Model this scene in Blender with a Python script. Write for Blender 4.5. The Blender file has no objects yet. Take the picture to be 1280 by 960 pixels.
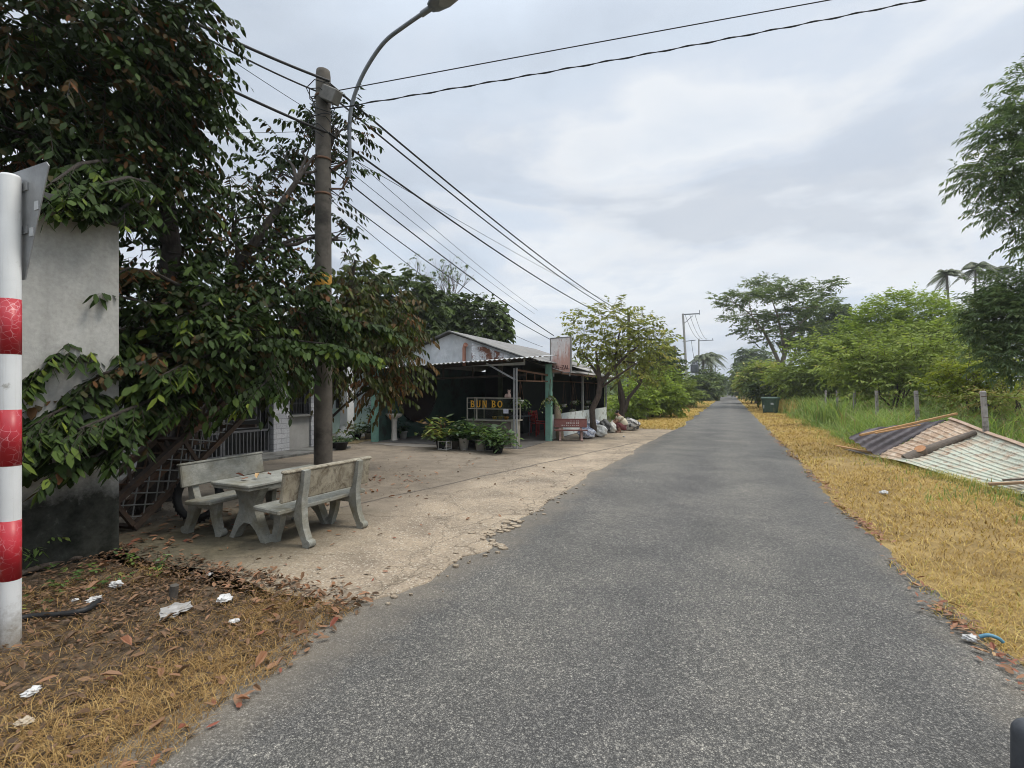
import bpy, bmesh, math, random
import numpy as np
from mathutils import Vector, Matrix
random.seed(7)
RNG = np.random.default_rng(11)
scene = bpy.context.scene
COL = scene.collection
PI = math.pi
# ------------------------------------------------------------------ camera frame
CAM_H = 1.65
FPX = 620.0
TH = math.atan(272.0 / FPX)
CT, ST = math.cos(TH), math.sin(TH)

def cam2w(X, Z, z):
    return Vector((X * CT - Z * ST, X * ST + Z * CT, z))

def gp(px, py, z=0.0):
    """ground point (or point at height z) seen at photo pixel px,py"""
    Z = (CAM_H - z) * FPX / (py - 488.0)
    return cam2w((px - 640.0) / FPX * Z, Z, z)

def ap(px, py, Z):
    """point at camera depth Z seen at photo pixel px,py"""
    return cam2w((px - 640.0) / FPX * Z, Z, CAM_H + (488.0 - py) / FPX * Z)

cam = bpy.data.cameras.new('camera')
camo = bpy.data.objects.new('camera', cam)
COL.objects.link(camo)
camo.location = (0, 0, CAM_H)
camo.rotation_euler = (PI / 2, 0, TH)
cam.sensor_width = 36.0
cam.lens = FPX / 1280.0 * 36.0
cam.shift_y = 8.0 / 1280.0
cam.clip_start = 0.05
cam.clip_end = 3000
scene.camera = camo

# ------------------------------------------------------------------ tagging
def tag(o, label=None, cat=None, group=None, kind=None):
    if label: o['label'] = label
    if cat: o['category'] = cat
    if group: o['group'] = group
    if kind: o['kind'] = kind
    return o

def root(name, loc, label, cat, group=None, rz=0.0):
    o = bpy.data.objects.new(name, None)
    o.empty_display_size = 0.1
    COL.objects.link(o)
    o.location = loc
    o.rotation_euler = (0, 0, rz)
    return tag(o, label, cat, group)

def link_mesh(name, me, mats, parent=None):
    if not isinstance(mats, (list, tuple)): mats = [mats]
    for m in mats: me.materials.append(m)
    o = bpy.data.objects.new(name, me)
    COL.objects.link(o)
    if parent is not None: o.parent = parent
    return o

def copy_tree(o, parent=None):
    c = o.copy()
    COL.objects.link(c)
    if parent is not None:
        c.parent = parent
        c.matrix_parent_inverse = o.matrix_parent_inverse
    for ch in list(o.children):
        copy_tree(ch, c)
    return c

# ------------------------------------------------------------------ mesh builder
class MB:
    def __init__(s):
        s.v = []; s.f = []; s.m = []; s.sm = []
    def add(s, verts, faces, mi=0, smooth=False):
        b = len(s.v)
        s.v.extend([tuple(v) for v in verts])
        for f in faces:
            s.f.append([b + i for i in f]); s.m.append(mi); s.sm.append(smooth)
    def box(s, c, d, R=None, mi=0, ch=0.0):
        """box centre c, full size d, optional 3x3 rotation, chamfer ch"""
        bm = bmesh.new()
        bmesh.ops.create_cube(bm, size=1.0)
        for v in bm.verts: v.co = Vector((v.co.x * d[0], v.co.y * d[1], v.co.z * d[2]))
        if ch > 0:
            bmesh.ops.bevel(bm, geom=list(bm.edges), offset=ch, segments=1, affect='EDGES')
        M = Matrix.Identity(3) if R is None else R
        c = Vector(c)
        bm.verts.ensure_lookup_table()
        s.add([M @ v.co + c for v in bm.verts], [[v.index for v in f.verts] for f in bm.faces], mi)
        bm.free()
    def box2(s, a, b, mi=0, ch=0.0):
        s.box([(a[i] + b[i]) / 2 for i in range(3)], [abs(b[i] - a[i]) for i in range(3)], None, mi, ch)
    def bar(s, p, q, w, h, up=(0, 0, 1), mi=0, ch=0.0):
        p, q = Vector(p), Vector(q)
        y = (q - p); L = y.length; y.normalize()
        x = y.cross(Vector(up))
        if x.length < 1e-4: x = y.cross(Vector((1, 0, 0)))
        x.normalize(); z = x.cross(y)
        s.box((p + q) / 2, (w, L, h), Matrix((x, y, z)).transposed(), mi, ch)
    def tube(s, pts, rad, n=8, mi=0, caps=True, smooth=True):
        pts = [Vector(p) for p in pts]
        if not isinstance(rad, (list, tuple)): rad = [rad] * len(pts)
        vs, fs = [], []
        t0 = (pts[1] - pts[0]).normalized()
        x = t0.cross(Vector((0, 0, 1)))
        if x.length < 1e-3: x = t0.cross(Vector((1, 0, 0)))
        x.normalize()
        for i, p in enumerate(pts):
            if i == 0: t = pts[1] - pts[0]
            elif i == len(pts) - 1: t = pts[-1] - pts[-2]
            else: t = pts[i + 1] - pts[i - 1]
            t.normalize()
            x = (x - t * x.dot(t)); x.normalize()
            y = t.cross(x)
            for k in range(n):
                a = 2 * PI * k / n
                vs.append(p + (x * math.cos(a) + y * math.sin(a)) * rad[i])
        for i in range(len(pts) - 1):
            for k in range(n):
                k2 = (k + 1) % n
                fs.append([i * n + k, i * n + k2, (i + 1) * n + k2, (i + 1) * n + k])
        s.add(vs, fs, mi, smooth)
        if caps:
            s.add(vs[:n], [list(range(n))[::-1]], mi)
            s.add(vs[-n:], [list(range(n))], mi)
    def lathe(s, prof, c=(0, 0, 0), n=20, mi=0, smooth=True):
        """profile of (r,z) turned round the z axis through c"""
        vs, fs = [], []
        for r, z in prof:
            for k in range(n):
                a = 2 * PI * k / n
                vs.append((c[0] + r * math.cos(a), c[1] + r * math.sin(a), c[2] + z))
        for i in range(len(prof) - 1):
            for k in range(n):
                k2 = (k + 1) % n
                fs.append([i * n + k, i * n + k2, (i + 1) * n + k2, (i + 1) * n + k])
        s.add(vs, fs, mi, smooth)
    def prism(s, poly, o, ax, ay, az, th, mi=0):
        """2D polygon placed at o with axes ax, ay and extruded th along az"""
        o, ax, ay, az = Vector(o), Vector(ax), Vector(ay), Vector(az)
        n = len(poly)
        a = [o + ax * p[0] + ay * p[1] for p in poly]
        b = [p + az * th for p in a]
        s.add(a + b, [list(range(n))[::-1], list(range(n, 2 * n))] + [[i, (i + 1) % n, n + (i + 1) % n, n + i] for i in range(n)], mi)
    def grid(s, fn, nu, nv, mi=0, smooth=False):
        vs = [fn(i / nu, j / nv) for j in range(nv + 1) for i in range(nu + 1)]
        fs = [[j * (nu + 1) + i, j * (nu + 1) + i + 1, (j + 1) * (nu + 1) + i + 1, (j + 1) * (nu + 1) + i] for j in range(nv) for i in range(nu)]
        s.add(vs, fs, mi, smooth)
    def build(s, name, mats, parent=None, world=False, bevel=0.0):
        me = bpy.data.meshes.new(name)
        vs = s.v
        if world and parent is not None:
            off = parent.location
            p = parent
            while p.parent is not None:
                p = p.parent; off = off + p.location
            vs = [(v[0] - off[0], v[1] - off[1], v[2] - off[2]) for v in vs]
        me.from_pydata(vs, [], s.f)
        me.polygons.foreach_set('material_index', s.m)
        me.polygons.foreach_set('use_smooth', s.sm)
        bm = bmesh.new(); bm.from_mesh(me)
        bmesh.ops.recalc_face_normals(bm, faces=bm.faces)
        bm.to_mesh(me); bm.free()
        me.update()
        return link_mesh(name, me, mats, parent)

def np_mesh(name, V, quads, tint=None, mi=None, smooth=False):
    """fast mesh from numpy arrays: V (N,3), quads (F,4); tint per face"""
    me = bpy.data.meshes.new(name)
    V = np.asarray(V, dtype=np.float32); Q = np.asarray(quads, dtype=np.int32)
    me.vertices.add(len(V)); me.vertices.foreach_set('co', V.ravel())
    me.loops.add(Q.size); me.loops.foreach_set('vertex_index', Q.ravel())
    me.polygons.add(len(Q))
    me.polygons.foreach_set('loop_start', np.arange(0, Q.size, Q.shape[1], dtype=np.int32))
    me.polygons.foreach_set('loop_total', np.full(len(Q), Q.shape[1], dtype=np.int32))
    if mi is not None: me.polygons.foreach_set('material_index', np.asarray(mi, dtype=np.int32))
    me.polygons.foreach_set('use_smooth', np.full(len(Q), smooth, dtype=bool))
    me.update(calc_edges=True)
    if tint is not None:
        at = me.attributes.new('tint', 'FLOAT', 'FACE')
        at.data.foreach_set('value', np.asarray(tint, dtype=np.float32))
    me.validate()
    return me

# ------------------------------------------------------------------ materials
MATS = {}
def new_mat(name):
    m = bpy.data.materials.new(name); m.use_nodes = True
    nt = m.node_tree
    for n in list(nt.nodes): nt.nodes.remove(n)
    out = nt.nodes.new('ShaderNodeOutputMaterial')
    b = nt.nodes.new('ShaderNodeBsdfPrincipled')
    nt.links.new(b.outputs[0], out.inputs[0])
    return m, nt, b, out

def N(nt, t, **kw):
    n = nt.nodes.new(t)
    for k, v in kw.items():
        if k.startswith('i_'):
            key = k[2:]
            key = int(key) if key.isdigit() else key
            n.inputs[key].default_value = v
        else: setattr(n, k, v)
    return n

def ramp(nt, fac, stops, interp='LINEAR'):
    r = nt.nodes.new('ShaderNodeValToRGB')
    cr = r.color_ramp; cr.interpolation = interp
    while len(cr.elements) < len(stops): cr.elements.new(0.5)
    for e, (p, c) in zip(cr.elements, stops):
        e.position = p
        e.color = (c[0], c[1], c[2], 1) if not isinstance(c, (int, float)) else (c, c, c, 1)
    nt.links.new(fac, r.inputs[0])
    return r.outputs[0]

def mixc(nt, fac, a, b, blend='MIX'):
    n = nt.nodes.new('ShaderNodeMix'); n.data_type = 'RGBA'; n.blend_type = blend
    for sock, val in ((n.inputs[0], fac), (n.inputs[6], a), (n.inputs[7], b)):
        if hasattr(val, 'is_output'): nt.links.new(val, sock)
        elif isinstance(val, (int, float)): sock.default_value = val
        else: sock.default_value = (val[0], val[1], val[2], 1)
    return n.outputs[2]

def math_n(nt, op, a, b=None, c=None, clamp=False):
    n = nt.nodes.new('ShaderNodeMath'); n.operation = op; n.use_clamp = clamp
    for i, val in enumerate((a, b, c)):
        if val is None: continue
        if hasattr(val, 'is_output'): nt.links.new(val, n.inputs[i])
        else: n.inputs[i].default_value = val
    return n.outputs[0]

def coords(nt, kind='Object', scale=(1, 1, 1)):
    if kind == 'World':
        g = nt.nodes.new('ShaderNodeNewGeometry'); o = g.outputs['Position']
    else:
        t = nt.nodes.new('ShaderNodeTexCoord'); o = t.outputs[kind]
    if scale != (1, 1, 1):
        mp = nt.nodes.new('ShaderNodeMapping'); mp.inputs['Scale'].default_value = scale
        nt.links.new(o, mp.inputs[0]); o = mp.outputs[0]
    return o

def noise(nt, co, scale, detail=4, rough=0.55, dist=0.0, out='Fac'):
    n = N(nt, 'ShaderNodeTexNoise', i_Scale=scale, i_Detail=detail, i_Roughness=rough, i_Distortion=dist)
    nt.links.new(co, n.inputs['Vector'])
    return n.outputs[out]

def voro(nt, co, scale, feature='F1', out='Distance', rnd=1.0):
    n = N(nt, 'ShaderNodeTexVoronoi', feature=feature, i_Scale=scale, i_Randomness=rnd)
    nt.links.new(co, n.inputs['Vector'])
    return n.outputs[out]

def bump(nt, b, h, strength=0.3, dist=0.01):
    n = N(nt, 'ShaderNodeBump', i_Strength=strength, i_Distance=dist)
    nt.links.new(h, n.inputs['Height'])
    nt.links.new(n.outputs[0], b.inputs['Normal'])

def simple(name, c1, c2=None, scale=8.0, rough=0.7, metal=0.0, bmp=0.15, bdist=0.005, stain=None, stain_scale=1.5, stain_at=(0.5, 0.65), kind='World', sc=(1, 1, 1), spec=0.4):
    """mottled paint/plaster/metal: two tones by fine noise plus optional shaped stains"""
    if name in MATS: return MATS[name]
    m, nt, b, out = new_mat(name)
    co = coords(nt, kind, sc)
    if c2 is None: c2 = tuple(x * 0.75 for x in c1)
    n1 = noise(nt, co, scale, 6, 0.6)
    col = ramp(nt, n1, [(0.3, c2), (0.7, c1)])
    if stain is not None:
        n2 = noise(nt, co, stain_scale, 6, 0.65)
        f = ramp(nt, n2, [(stain_at[0], 0.0), (stain_at[1], 1.0)])
        col = mixc(nt, f, col, stain)
    nt.links.new(col, b.inputs['Base Color'])
    b.inputs['Roughness'].default_value = rough
    b.inputs['Metallic'].default_value = metal
    b.inputs['Specular IOR Level'].default_value = spec
    if bmp > 0: bump(nt, b, noise(nt, co, scale * 4, 5, 0.6), bmp, bdist)
    MATS[name] = m
    return m

def leaf_mat(name, stops, rough=0.5, trans=0.3, spec=0.35):
    """leaf colour varies from leaf to leaf (age, kind) through the 'tint' attribute"""
    if name in MATS: return MATS[name]
    m, nt, b, out = new_mat(name)
    a = N(nt, 'ShaderNodeAttribute', attribute_name='tint')
    col = ramp(nt, a.outputs['Fac'], stops)
    nt.links.new(col, b.inputs['Base Color'])
    b.inputs['Roughness'].default_value = rough
    b.inputs['Specular IOR Level'].default_value = spec
    tr = nt.nodes.new('ShaderNodeBsdfTranslucent')
    tc = mixc(nt, 1.0, col, (1.0, 1.05, 0.6), 'MULTIPLY')
    nt.links.new(tc, tr.inputs[0])
    mx = nt.nodes.new('ShaderNodeMixShader'); mx.inputs[0].default_value = trans
    nt.links.new(b.outputs[0], mx.inputs[1]); nt.links.new(tr.outputs[0], mx.inputs[2])
    nt.links.new(mx.outputs[0], out.inputs[0])
    MATS[name] = m
    return m

# ------------------------------------------------------------------ sky, sun
def build_world():
    w = bpy.data.worlds.new('World'); scene.world = w; w.use_nodes = True
    nt = w.node_tree
    for n in list(nt.nodes): nt.nodes.remove(n)
    out = nt.nodes.new('ShaderNodeOutputWorld'); bg = nt.nodes.new('ShaderNodeBackground')
    nt.links.new(bg.outputs[0], out.inputs[0])
    sky = nt.nodes.new('ShaderNodeTexSky'); sky.sky_type = 'NISHITA'; sky.sun_disc = False
    sky.sun_elevation = SUN_EL; sky.sun_rotation = SUN_ROT; sky.air_density = 1.2; sky.dust_density = 2.5
    tc = nt.nodes.new('ShaderNodeTexCoord')
    sep = nt.nodes.new('ShaderNodeSeparateXYZ'); nt.links.new(tc.outputs['Generated'], sep.inputs[0])
    z = math_n(nt, 'MAXIMUM', sep.outputs['Z'], 0.0)
    den = math_n(nt, 'ADD', z, 0.16)
    cx = math_n(nt, 'DIVIDE', sep.outputs['X'], den); cy = math_n(nt, 'DIVIDE', sep.outputs['Y'], den)
    cmb = nt.nodes.new('ShaderNodeCombineXYZ'); nt.links.new(cx, cmb.inputs[0]); nt.links.new(cy, cmb.inputs[1])
    cmb.inputs[2].default_value = SKY_OFF
    big = noise(nt, cmb.outputs[0], 0.55, 7, 0.55, 0.35)
    fine = noise(nt, cmb.outputs[0], 1.6, 8, 0.55, 0.2)
    f = math_n(nt, 'ADD', math_n(nt, 'MULTIPLY', big, 0.65), math_n(nt, 'MULTIPLY', fine, 0.35))
    cloud = ramp(nt, f, SKY_STOPS)
    # cloud banks low in the sky: bright rims, blue grey bellies
    mpb = nt.nodes.new('ShaderNodeMapping'); mpb.inputs['Scale'].default_value = (1.5, 1.5, 4.2); mpb.inputs['Location'].default_value = (BANK_OFF, BANK_OFF * .7, 0)
    nt.links.new(tc.outputs['Generated'], mpb.inputs[0])
    bk = noise(nt, mpb.outputs[0], 1.5, 9, 0.52, 0.25)
    mask = ramp(nt, z, [(0.02, 0.5), (0.10, 1.0), (0.34, 1.0), (0.52, 0.12)])
    rim = math_n(nt, 'MULTIPLY', ramp(nt, bk, [(0.40, 0.0), (0.49, 0.6), (0.53, 0.0)]), mask)
    belly = math_n(nt, 'MULTIPLY', ramp(nt, bk, [(0.485, 0.0), (0.575, 0.62)]), mask)
    cloud = mixc(nt, rim, cloud, (0.685, 0.705, 0.735)); cloud = mixc(nt, belly, cloud, (0.455, 0.50, 0.57))
    mr = nt.nodes.new('ShaderNodeMapRange'); mr.interpolation_type = 'SMOOTHSTEP'; nt.links.new(z, mr.inputs[0]); mr.inputs[1].default_value = .55; mr.inputs[2].default_value = .95
    lift = math_n(nt, 'ADD', math_n(nt, 'MULTIPLY', mr.outputs[0], SKY_ZEN), 1.0)
    sc_ = nt.nodes.new('ShaderNodeVectorMath'); sc_.operation = 'SCALE'
    cloud = mixc(nt, mr.outputs[0], cloud, mixc(nt, 1.0, cloud, (1.06, 0.99, 0.90), 'MULTIPLY'))
    nt.links.new(cloud, sc_.inputs[0]); nt.links.new(math_n(nt, 'MULTIPLY', lift, 10.0), sc_.inputs['Scale'])
    mx = mixc(nt, 0.93, sky.outputs[0], sc_.outputs[0])
    nt.links.new(mx, bg.inputs[0]); bg.inputs[1].default_value = 0.1
    sun = bpy.data.lights.new('sun', 'SUN'); sun.energy = SUN_E; sun.angle = math.radians(SUN_ANG); sun.color = (1.0, 0.93, 0.82)
    so = bpy.data.objects.new('sun', sun); COL.objects.link(so)
    # sun direction: azimuth measured like the sky node (rotation about z from +Y, clockwise)
    d = Vector((math.sin(SUN_ROT) * math.cos(SUN_EL), math.cos(SUN_ROT) * math.cos(SUN_EL), math.sin(SUN_EL)))
    so.rotation_euler = d.to_track_quat('Z', 'Y').to_euler()
    so.location = d * 60

SUN_EL = math.radians(58); SUN_ROT = math.radians(70); SUN_E = 1.5; SUN_ANG = 16.0
SKY_ZEN = 2.6; SKY_OFF = 1.3; BANK_OFF = 3.1
SKY_STOPS = [(0.38, (0.439, 0.496, 0.575)), (0.45, (0.515, 0.577, 0.661)), (0.50, (0.569, 0.638, 0.728)), (0.54, (0.605, 0.663, 0.743)), (0.585, (0.735, 0.765, 0.799)), (0.68, (0.625, 0.679, 0.748))]
build_world()

vs = scene.view_settings
scene.display_settings.display_device = 'sRGB'
vs.view_transform = 'Standard'; vs.look = 'None'; vs.gamma = 1.0; vs.exposure = 0.28
vs.use_curve_mapping = False
scene.render.engine = 'CYCLES'
cy = scene.cycles
cy.use_denoising = True
cy.filter_width = 1.0
cy.use_adaptive_sampling = True
cy.adaptive_threshold = 0.02
cy.max_bounces = 6; cy.diffuse_bounces = 3; cy.glossy_bounces = 3; cy.transmission_bounces = 4; cy.transparent_max_bounces = 8
cy.sample_clamp_indirect = 4.0
cy.caustics_reflective = False; cy.caustics_refractive = False
# ================================================================== GROUND
def ragged(v, seed, amp=0.06):
    r = 0
    for i, (f, a) in enumerate(((0.7, 1.0), (1.9, .6), (4.7, .45), (11.3, .3), (23.0, .18))):
        r += a * math.sin(f * v + seed * (i + 1.7) * 2.3)
    return r * amp * 0.5

def mat_asphalt():
    m, nt, b, out = new_mat('asphalt')
    co = coords(nt, 'World')
    v = N(nt, 'ShaderNodeTexVoronoi', feature='F1', i_Scale=125.0); nt.links.new(co, v.inputs['Vector'])
    v2 = N(nt, 'ShaderNodeTexVoronoi', feature='F1', i_Scale=70.0); nt.links.new(co, v2.inputs['Vector'])
    sep = N(nt, 'ShaderNodeSeparateColor'); nt.links.new(v.outputs['Color'], sep.inputs[0])
    sep2 = N(nt, 'ShaderNodeSeparateColor'); nt.links.new(v2.outputs['Color'], sep2.inputs[0])
    stone = ramp(nt, sep.outputs[0], [(0.0, (0.075, 0.075, 0.075)), (0.45, (0.125, 0.124, 0.121)), (0.7, (0.195, 0.192, 0.185)), (0.9, (0.29, 0.283, 0.265)), (1.0, (0.44, 0.425, 0.39))])
    stone2 = ramp(nt, sep2.outputs[1], [(0.0, (0.075, 0.075, 0.074)), (0.8, (0.125, 0.124, 0.12)), (0.95, (0.36, 0.35, 0.325)), (1.0, (0.52, 0.50, 0.45))])
    col = mixc(nt, 0.4, stone, stone2)
    gap = ramp(nt, v.outputs['Distance'], [(0.25, 1.0), (0.62, 0.45)])
    col = mixc(nt, 1.0, col, gap, 'MULTIPLY')
    patch = noise(nt, co, 0.9, 5, 0.6, 0.5)
    pt = ramp(nt, patch, [(0.3, (0.80, 0.79, 0.77)), (0.5, (1.02, 1.0, 0.965)), (0.72, (1.34, 1.29, 1.2))])
    col = mixc(nt, 1.0, col, pt, 'MULTIPLY')
    # long faint wear bands where wheels run
    pos = N(nt, 'ShaderNodeSeparateXYZ'); nt.links.new(co, pos.inputs[0])
    wob = math_n(nt, 'ADD', pos.outputs[0], math_n(nt, 'MULTIPLY', noise(nt, co, 0.25, 2), 0.5))
    band = math_n(nt, 'SINE', math_n(nt, 'MULTIPLY', wob, 3.9))
    bt = ramp(nt, math_n(nt, 'MULTIPLY_ADD', band, 0.5, 0.5), [(0.0, (0.93, 0.93, 0.94)), (1.0, (1.10, 1.09, 1.07))])
    col = mixc(nt, 1.0, col, bt, 'MULTIPLY')
    # sand and dust blown in along both edges
    e1 = math_n(nt, 'ADD', pos.outputs[0], math_n(nt, 'MULTIPLY', math_n(nt, 'SUBTRACT', noise(nt, co, 2.2, 6, .65), 0.5), 0.9))
    dl = ramp(nt, math_n(nt, 'MULTIPLY_ADD', e1, -1.0, -1.95), [(0.0, 0.0), (0.6, 0.6)])
    dr = ramp(nt, math_n(nt, 'ADD', e1, -1.2), [(0.0, 0.0), (0.5, 0.4)])
    col = mixc(nt, dl, col, (0.22, 0.185, 0.14)); col = mixc(nt, dr, col, (0.2, 0.165, 0.12))
    nt.links.new(col, b.inputs['Base Color'])
    b.inputs['Roughness'].default_value = 0.82
    b.inputs['Specular IOR Level'].default_value = 0.35
    h = math_n(nt, 'ADD', math_n(nt, 'MULTIPLY', v.outputs['Distance'], -1.0), math_n(nt, 'MULTIPLY', sep2.outputs[1], 0.5))
    bump(nt, b, h, 0.7, 0.006)
    return m

def mat_pad():
    m, nt, b, out = new_mat('worn_concrete')
    co = coords(nt, 'World')
    n1 = noise(nt, co, 1.1, 8, 0.62, 0.3)
    col = ramp(nt, n1, [(0.28, (0.17, 0.137, 0.102)), (0.45, (0.27, 0.218, 0.16)), (0.58, (0.345, 0.277, 0.2)), (0.75, (0.40, 0.33, 0.245))])
    n2 = noise(nt, co, 34.0, 6, 0.75)
    col = mixc(nt, 1.0, col, ramp(nt, n2, [(0.3, 0.72), (0.7, 1.22)]), 'MULTIPLY')
    # grit
    v = N(nt, 'ShaderNodeTexVoronoi', feature='F1', i_Scale=70.0); nt.links.new(co, v.inputs['Vector'])
    sp = N(nt, 'ShaderNodeSeparateColor'); nt.links.new(v.outputs['Color'], sp.inputs[0])
    col = mixc(nt, ramp(nt, sp.outputs[0], [(0.82, 0.0), (0.95, 0.6)]), col, (0.5, 0.45, 0.37))
    col = mixc(nt, ramp(nt, sp.outputs[1], [(0.86, 0.0), (0.97, 0.6)]), col, (0.13, 0.10, 0.08))
    # grey-brown old cement towards the houses, mossy by the tree: stains of the slab itself
    pos = N(nt, 'ShaderNodeSeparateXYZ'); nt.links.new(co, pos.inputs[0])
    wob = math_n(nt, 'MULTIPLY', math_n(nt, 'SUBTRACT', noise(nt, co, 0.8, 6, .6), 0.5), 1.6)
    fu = math_n(nt, 'SUBTRACT', math_n(nt, 'MULTIPLY', pos.outputs[0], -1.0), math_n(nt, 'ADD', wob, 3.75))
    f_old = ramp(nt, fu, [(0.0, 0.0), (0.9, 1.0)])
    old = ramp(nt, noise(nt, co, 2.3, 7, .65), [(0.3, (0.12, 0.10, 0.078)), (0.7, (0.235, 0.195, 0.15))])
    col = mixc(nt, math_n(nt, 'MULTIPLY', f_old, 0.85), col, old)
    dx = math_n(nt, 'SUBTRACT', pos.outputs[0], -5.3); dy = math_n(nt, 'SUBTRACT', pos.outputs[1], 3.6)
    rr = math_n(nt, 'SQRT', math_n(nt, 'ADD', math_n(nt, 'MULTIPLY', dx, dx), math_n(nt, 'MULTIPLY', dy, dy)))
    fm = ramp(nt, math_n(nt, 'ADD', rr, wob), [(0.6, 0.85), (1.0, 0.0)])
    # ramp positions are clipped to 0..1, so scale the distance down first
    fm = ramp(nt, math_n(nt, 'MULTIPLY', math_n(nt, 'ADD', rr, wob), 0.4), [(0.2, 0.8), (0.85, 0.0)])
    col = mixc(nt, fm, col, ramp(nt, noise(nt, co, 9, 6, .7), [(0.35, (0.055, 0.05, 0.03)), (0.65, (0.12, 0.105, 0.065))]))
    # cracks
    wv = nt.nodes.new('ShaderNodeVectorMath'); wv.operation = 'MULTIPLY_ADD'
    nt.links.new(noise(nt, co, 2.5, 5, .6, out='Color'), wv.inputs[0]); wv.inputs[1].default_value = (0.55, 0.55, 0.0); nt.links.new(co, wv.inputs[2])
    ck = voro(nt, wv.outputs[0], 0.62, 'DISTANCE_TO_EDGE')
    ck2 = voro(nt, wv.outputs[0], 2.6, 'DISTANCE_TO_EDGE')
    gate = ramp(nt, math_n(nt, 'MULTIPLY', math_n(nt, 'ADD', pos.outputs[0], math_n(nt, 'MULTIPLY', wob, 0.5)), -1.0), [(0.0, 0.0), (1.0, 0.0)])
    near_edge = ramp(nt, math_n(nt, 'ADD', math_n(nt, 'ADD', pos.outputs[0], 3.35), math_n(nt, 'MULTIPLY', wob, 0.4)), [(0.25, 0.0), (0.6, 1.0)])
    c1 = ramp(nt, ck, [(0.002, 0.5), (0.007, 0.0)])
    c2 = math_n(nt, 'MULTIPLY', ramp(nt, ck2, [(0.006, 0.6), (0.022, 0.0)]), near_edge)
    crack = math_n(nt, 'MAXIMUM', c1, c2)
    col = mixc(nt, crack, col, (0.07, 0.055, 0.04))
    nt.links.new(col, b.inputs['Base Color'])
    b.inputs['Roughness'].default_value = 0.9
    b.inputs['Specular IOR Level'].default_value = 0.25
    h = math_n(nt, 'SUBTRACT', math_n(nt, 'ADD', n2, math_n(nt, 'MULTIPLY', n1, 1.5)), math_n(nt, 'MULTIPLY', crack, 0.9))
    bump(nt, b, h, 0.55, 0.015)
    return m

def mat_soil(name, a, c, d, scale=3.0):
    m, nt, b, out = new_mat(name)
    co = coords(nt, 'World')
    col = ramp(nt, noise(nt, co, scale, 8, .68, .3), [(0.3, a), (0.52, c), (0.7, d)])
    col = mixc(nt, 1.0, col, ramp(nt, noise(nt, co, 55, 5, .7), [(0.3, 0.6), (0.7, 1.3)]), 'MULTIPLY')
    nt.links.new(col, b.inputs['Base Color'])
    b.inputs['Roughness'].default_value = 0.95; b.inputs['Specular IOR Level'].default_value = 0.2
    bump(nt, b, noise(nt, co, 28, 8, .7), 0.8, 0.03)
    return m

M_ASPH = mat_asphalt(); M_PAD = mat_pad()
M_DIRT = mat_soil('litter_soil', (0.05, 0.036, 0.025), (0.11, 0.08, 0.053), (0.20, 0.15, 0.10))
M_VERGE = mat_soil('verge_soil', (0.17, 0.115, 0.05), (0.30, 0.21, 0.085), (0.40, 0.29, 0.125), 2.0)
M_FIELD = mat_soil('field_soil', (0.05, 0.055, 0.02), (0.08, 0.085, 0.03), (0.12, 0.11, 0.05), 0.7)

def sheet(name, rows, z, mat, cols=10):
    """strip surface: rows = [(v, u_left, u_right)]"""
    mb = MB()
    vs = [(ul + (ur - ul) * i / cols, v, z(ul + (ur - ul) * i / cols, v) if callable(z) else z) for v, ul, ur in rows for i in range(cols + 1)]
    fs = [[j * (cols + 1) + i, j * (cols + 1) + i + 1, (j + 1) * (cols + 1) + i + 1, (j + 1) * (cols + 1) + i] for j in range(len(rows) - 1) for i in range(cols)]
    mb.add(vs, fs, 0, True)
    return tag(mb.build(name, mat), kind='structure')

def vsteps(a, b, fine_to, step=0.08):
    out = []; v = a
    while v < b:
        out.append(v)
        v += step if v < fine_to else step * (1 + (v - fine_to) * 0.6)
    return out + [b]

def bank_z(u, v):
    """land right of the verge lifts a little towards the fence"""
    t = min(max((u - 4.7) / 2.2, 0), 1)
    return 0.30 * t * t * (3 - 2 * t)

g = MB()
gx = [-300, -120, -60, -16, 4.6] + [4.6 + .3 * i for i in range(1, 9)] + [20, 60, 120, 300]
gy = [-60, -40, -6, 0, 5, 10, 20, 40, 80, 200, 400, 700]
gv = [(x, y, bank_z(x, y)) for y in gy for x in gx]
nx = len(gx)
g.add(gv, [[j * nx + i, j * nx + i + 1, (j + 1) * nx + i + 1, (j + 1) * nx + i] for j in range(len(gy) - 1) for i in range(nx - 1)], 0, True)
tag(g.build('ground', M_FIELD), kind='structure')

def road_left(v):
    if v < 2.9: base = -2.15 - 0.3 * max(0, (v - 1.2)) / 1.7
    elif v < 20: base = -2.46
    else: base = -2.46 + min(0.55, (v - 20) * 0.2)
    return base
def road_right(v): return 1.44

rows = [(v, road_left(v) - .35 + ragged(v, 1.3, .08), road_right(v) + .06 + ragged(v, 4.1, .09) + (0.1 * math.sin(v * .6) if v < 12 else 0)) for v in vsteps(-6, 430, 12)]
sheet('road', rows, lambda u, v: 0.008 + 0.03 * max(0, 1 - ((u + .45) / 1.9) ** 2), M_ASPH)
# verge soil right and left of the road
sheet('verge', [(v, 1.2, 3.7 + ragged(v, 2.2, .3)) for v in vsteps(-6, 400, 16, .2)], lambda u, v: 0.004 + bank_z(u, v), M_VERGE)
sheet('verge', [(v, -4.6 + ragged(v, 2.9, .4), -1.7) for v in vsteps(21.0, 400, 30, .3)], 0.004, M_VERGE)
sheet('verge', [(v, -8.5, -1.9) for v in vsteps(-6, 3.3, 6, .3)], 0.004, M_DIRT)

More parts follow.
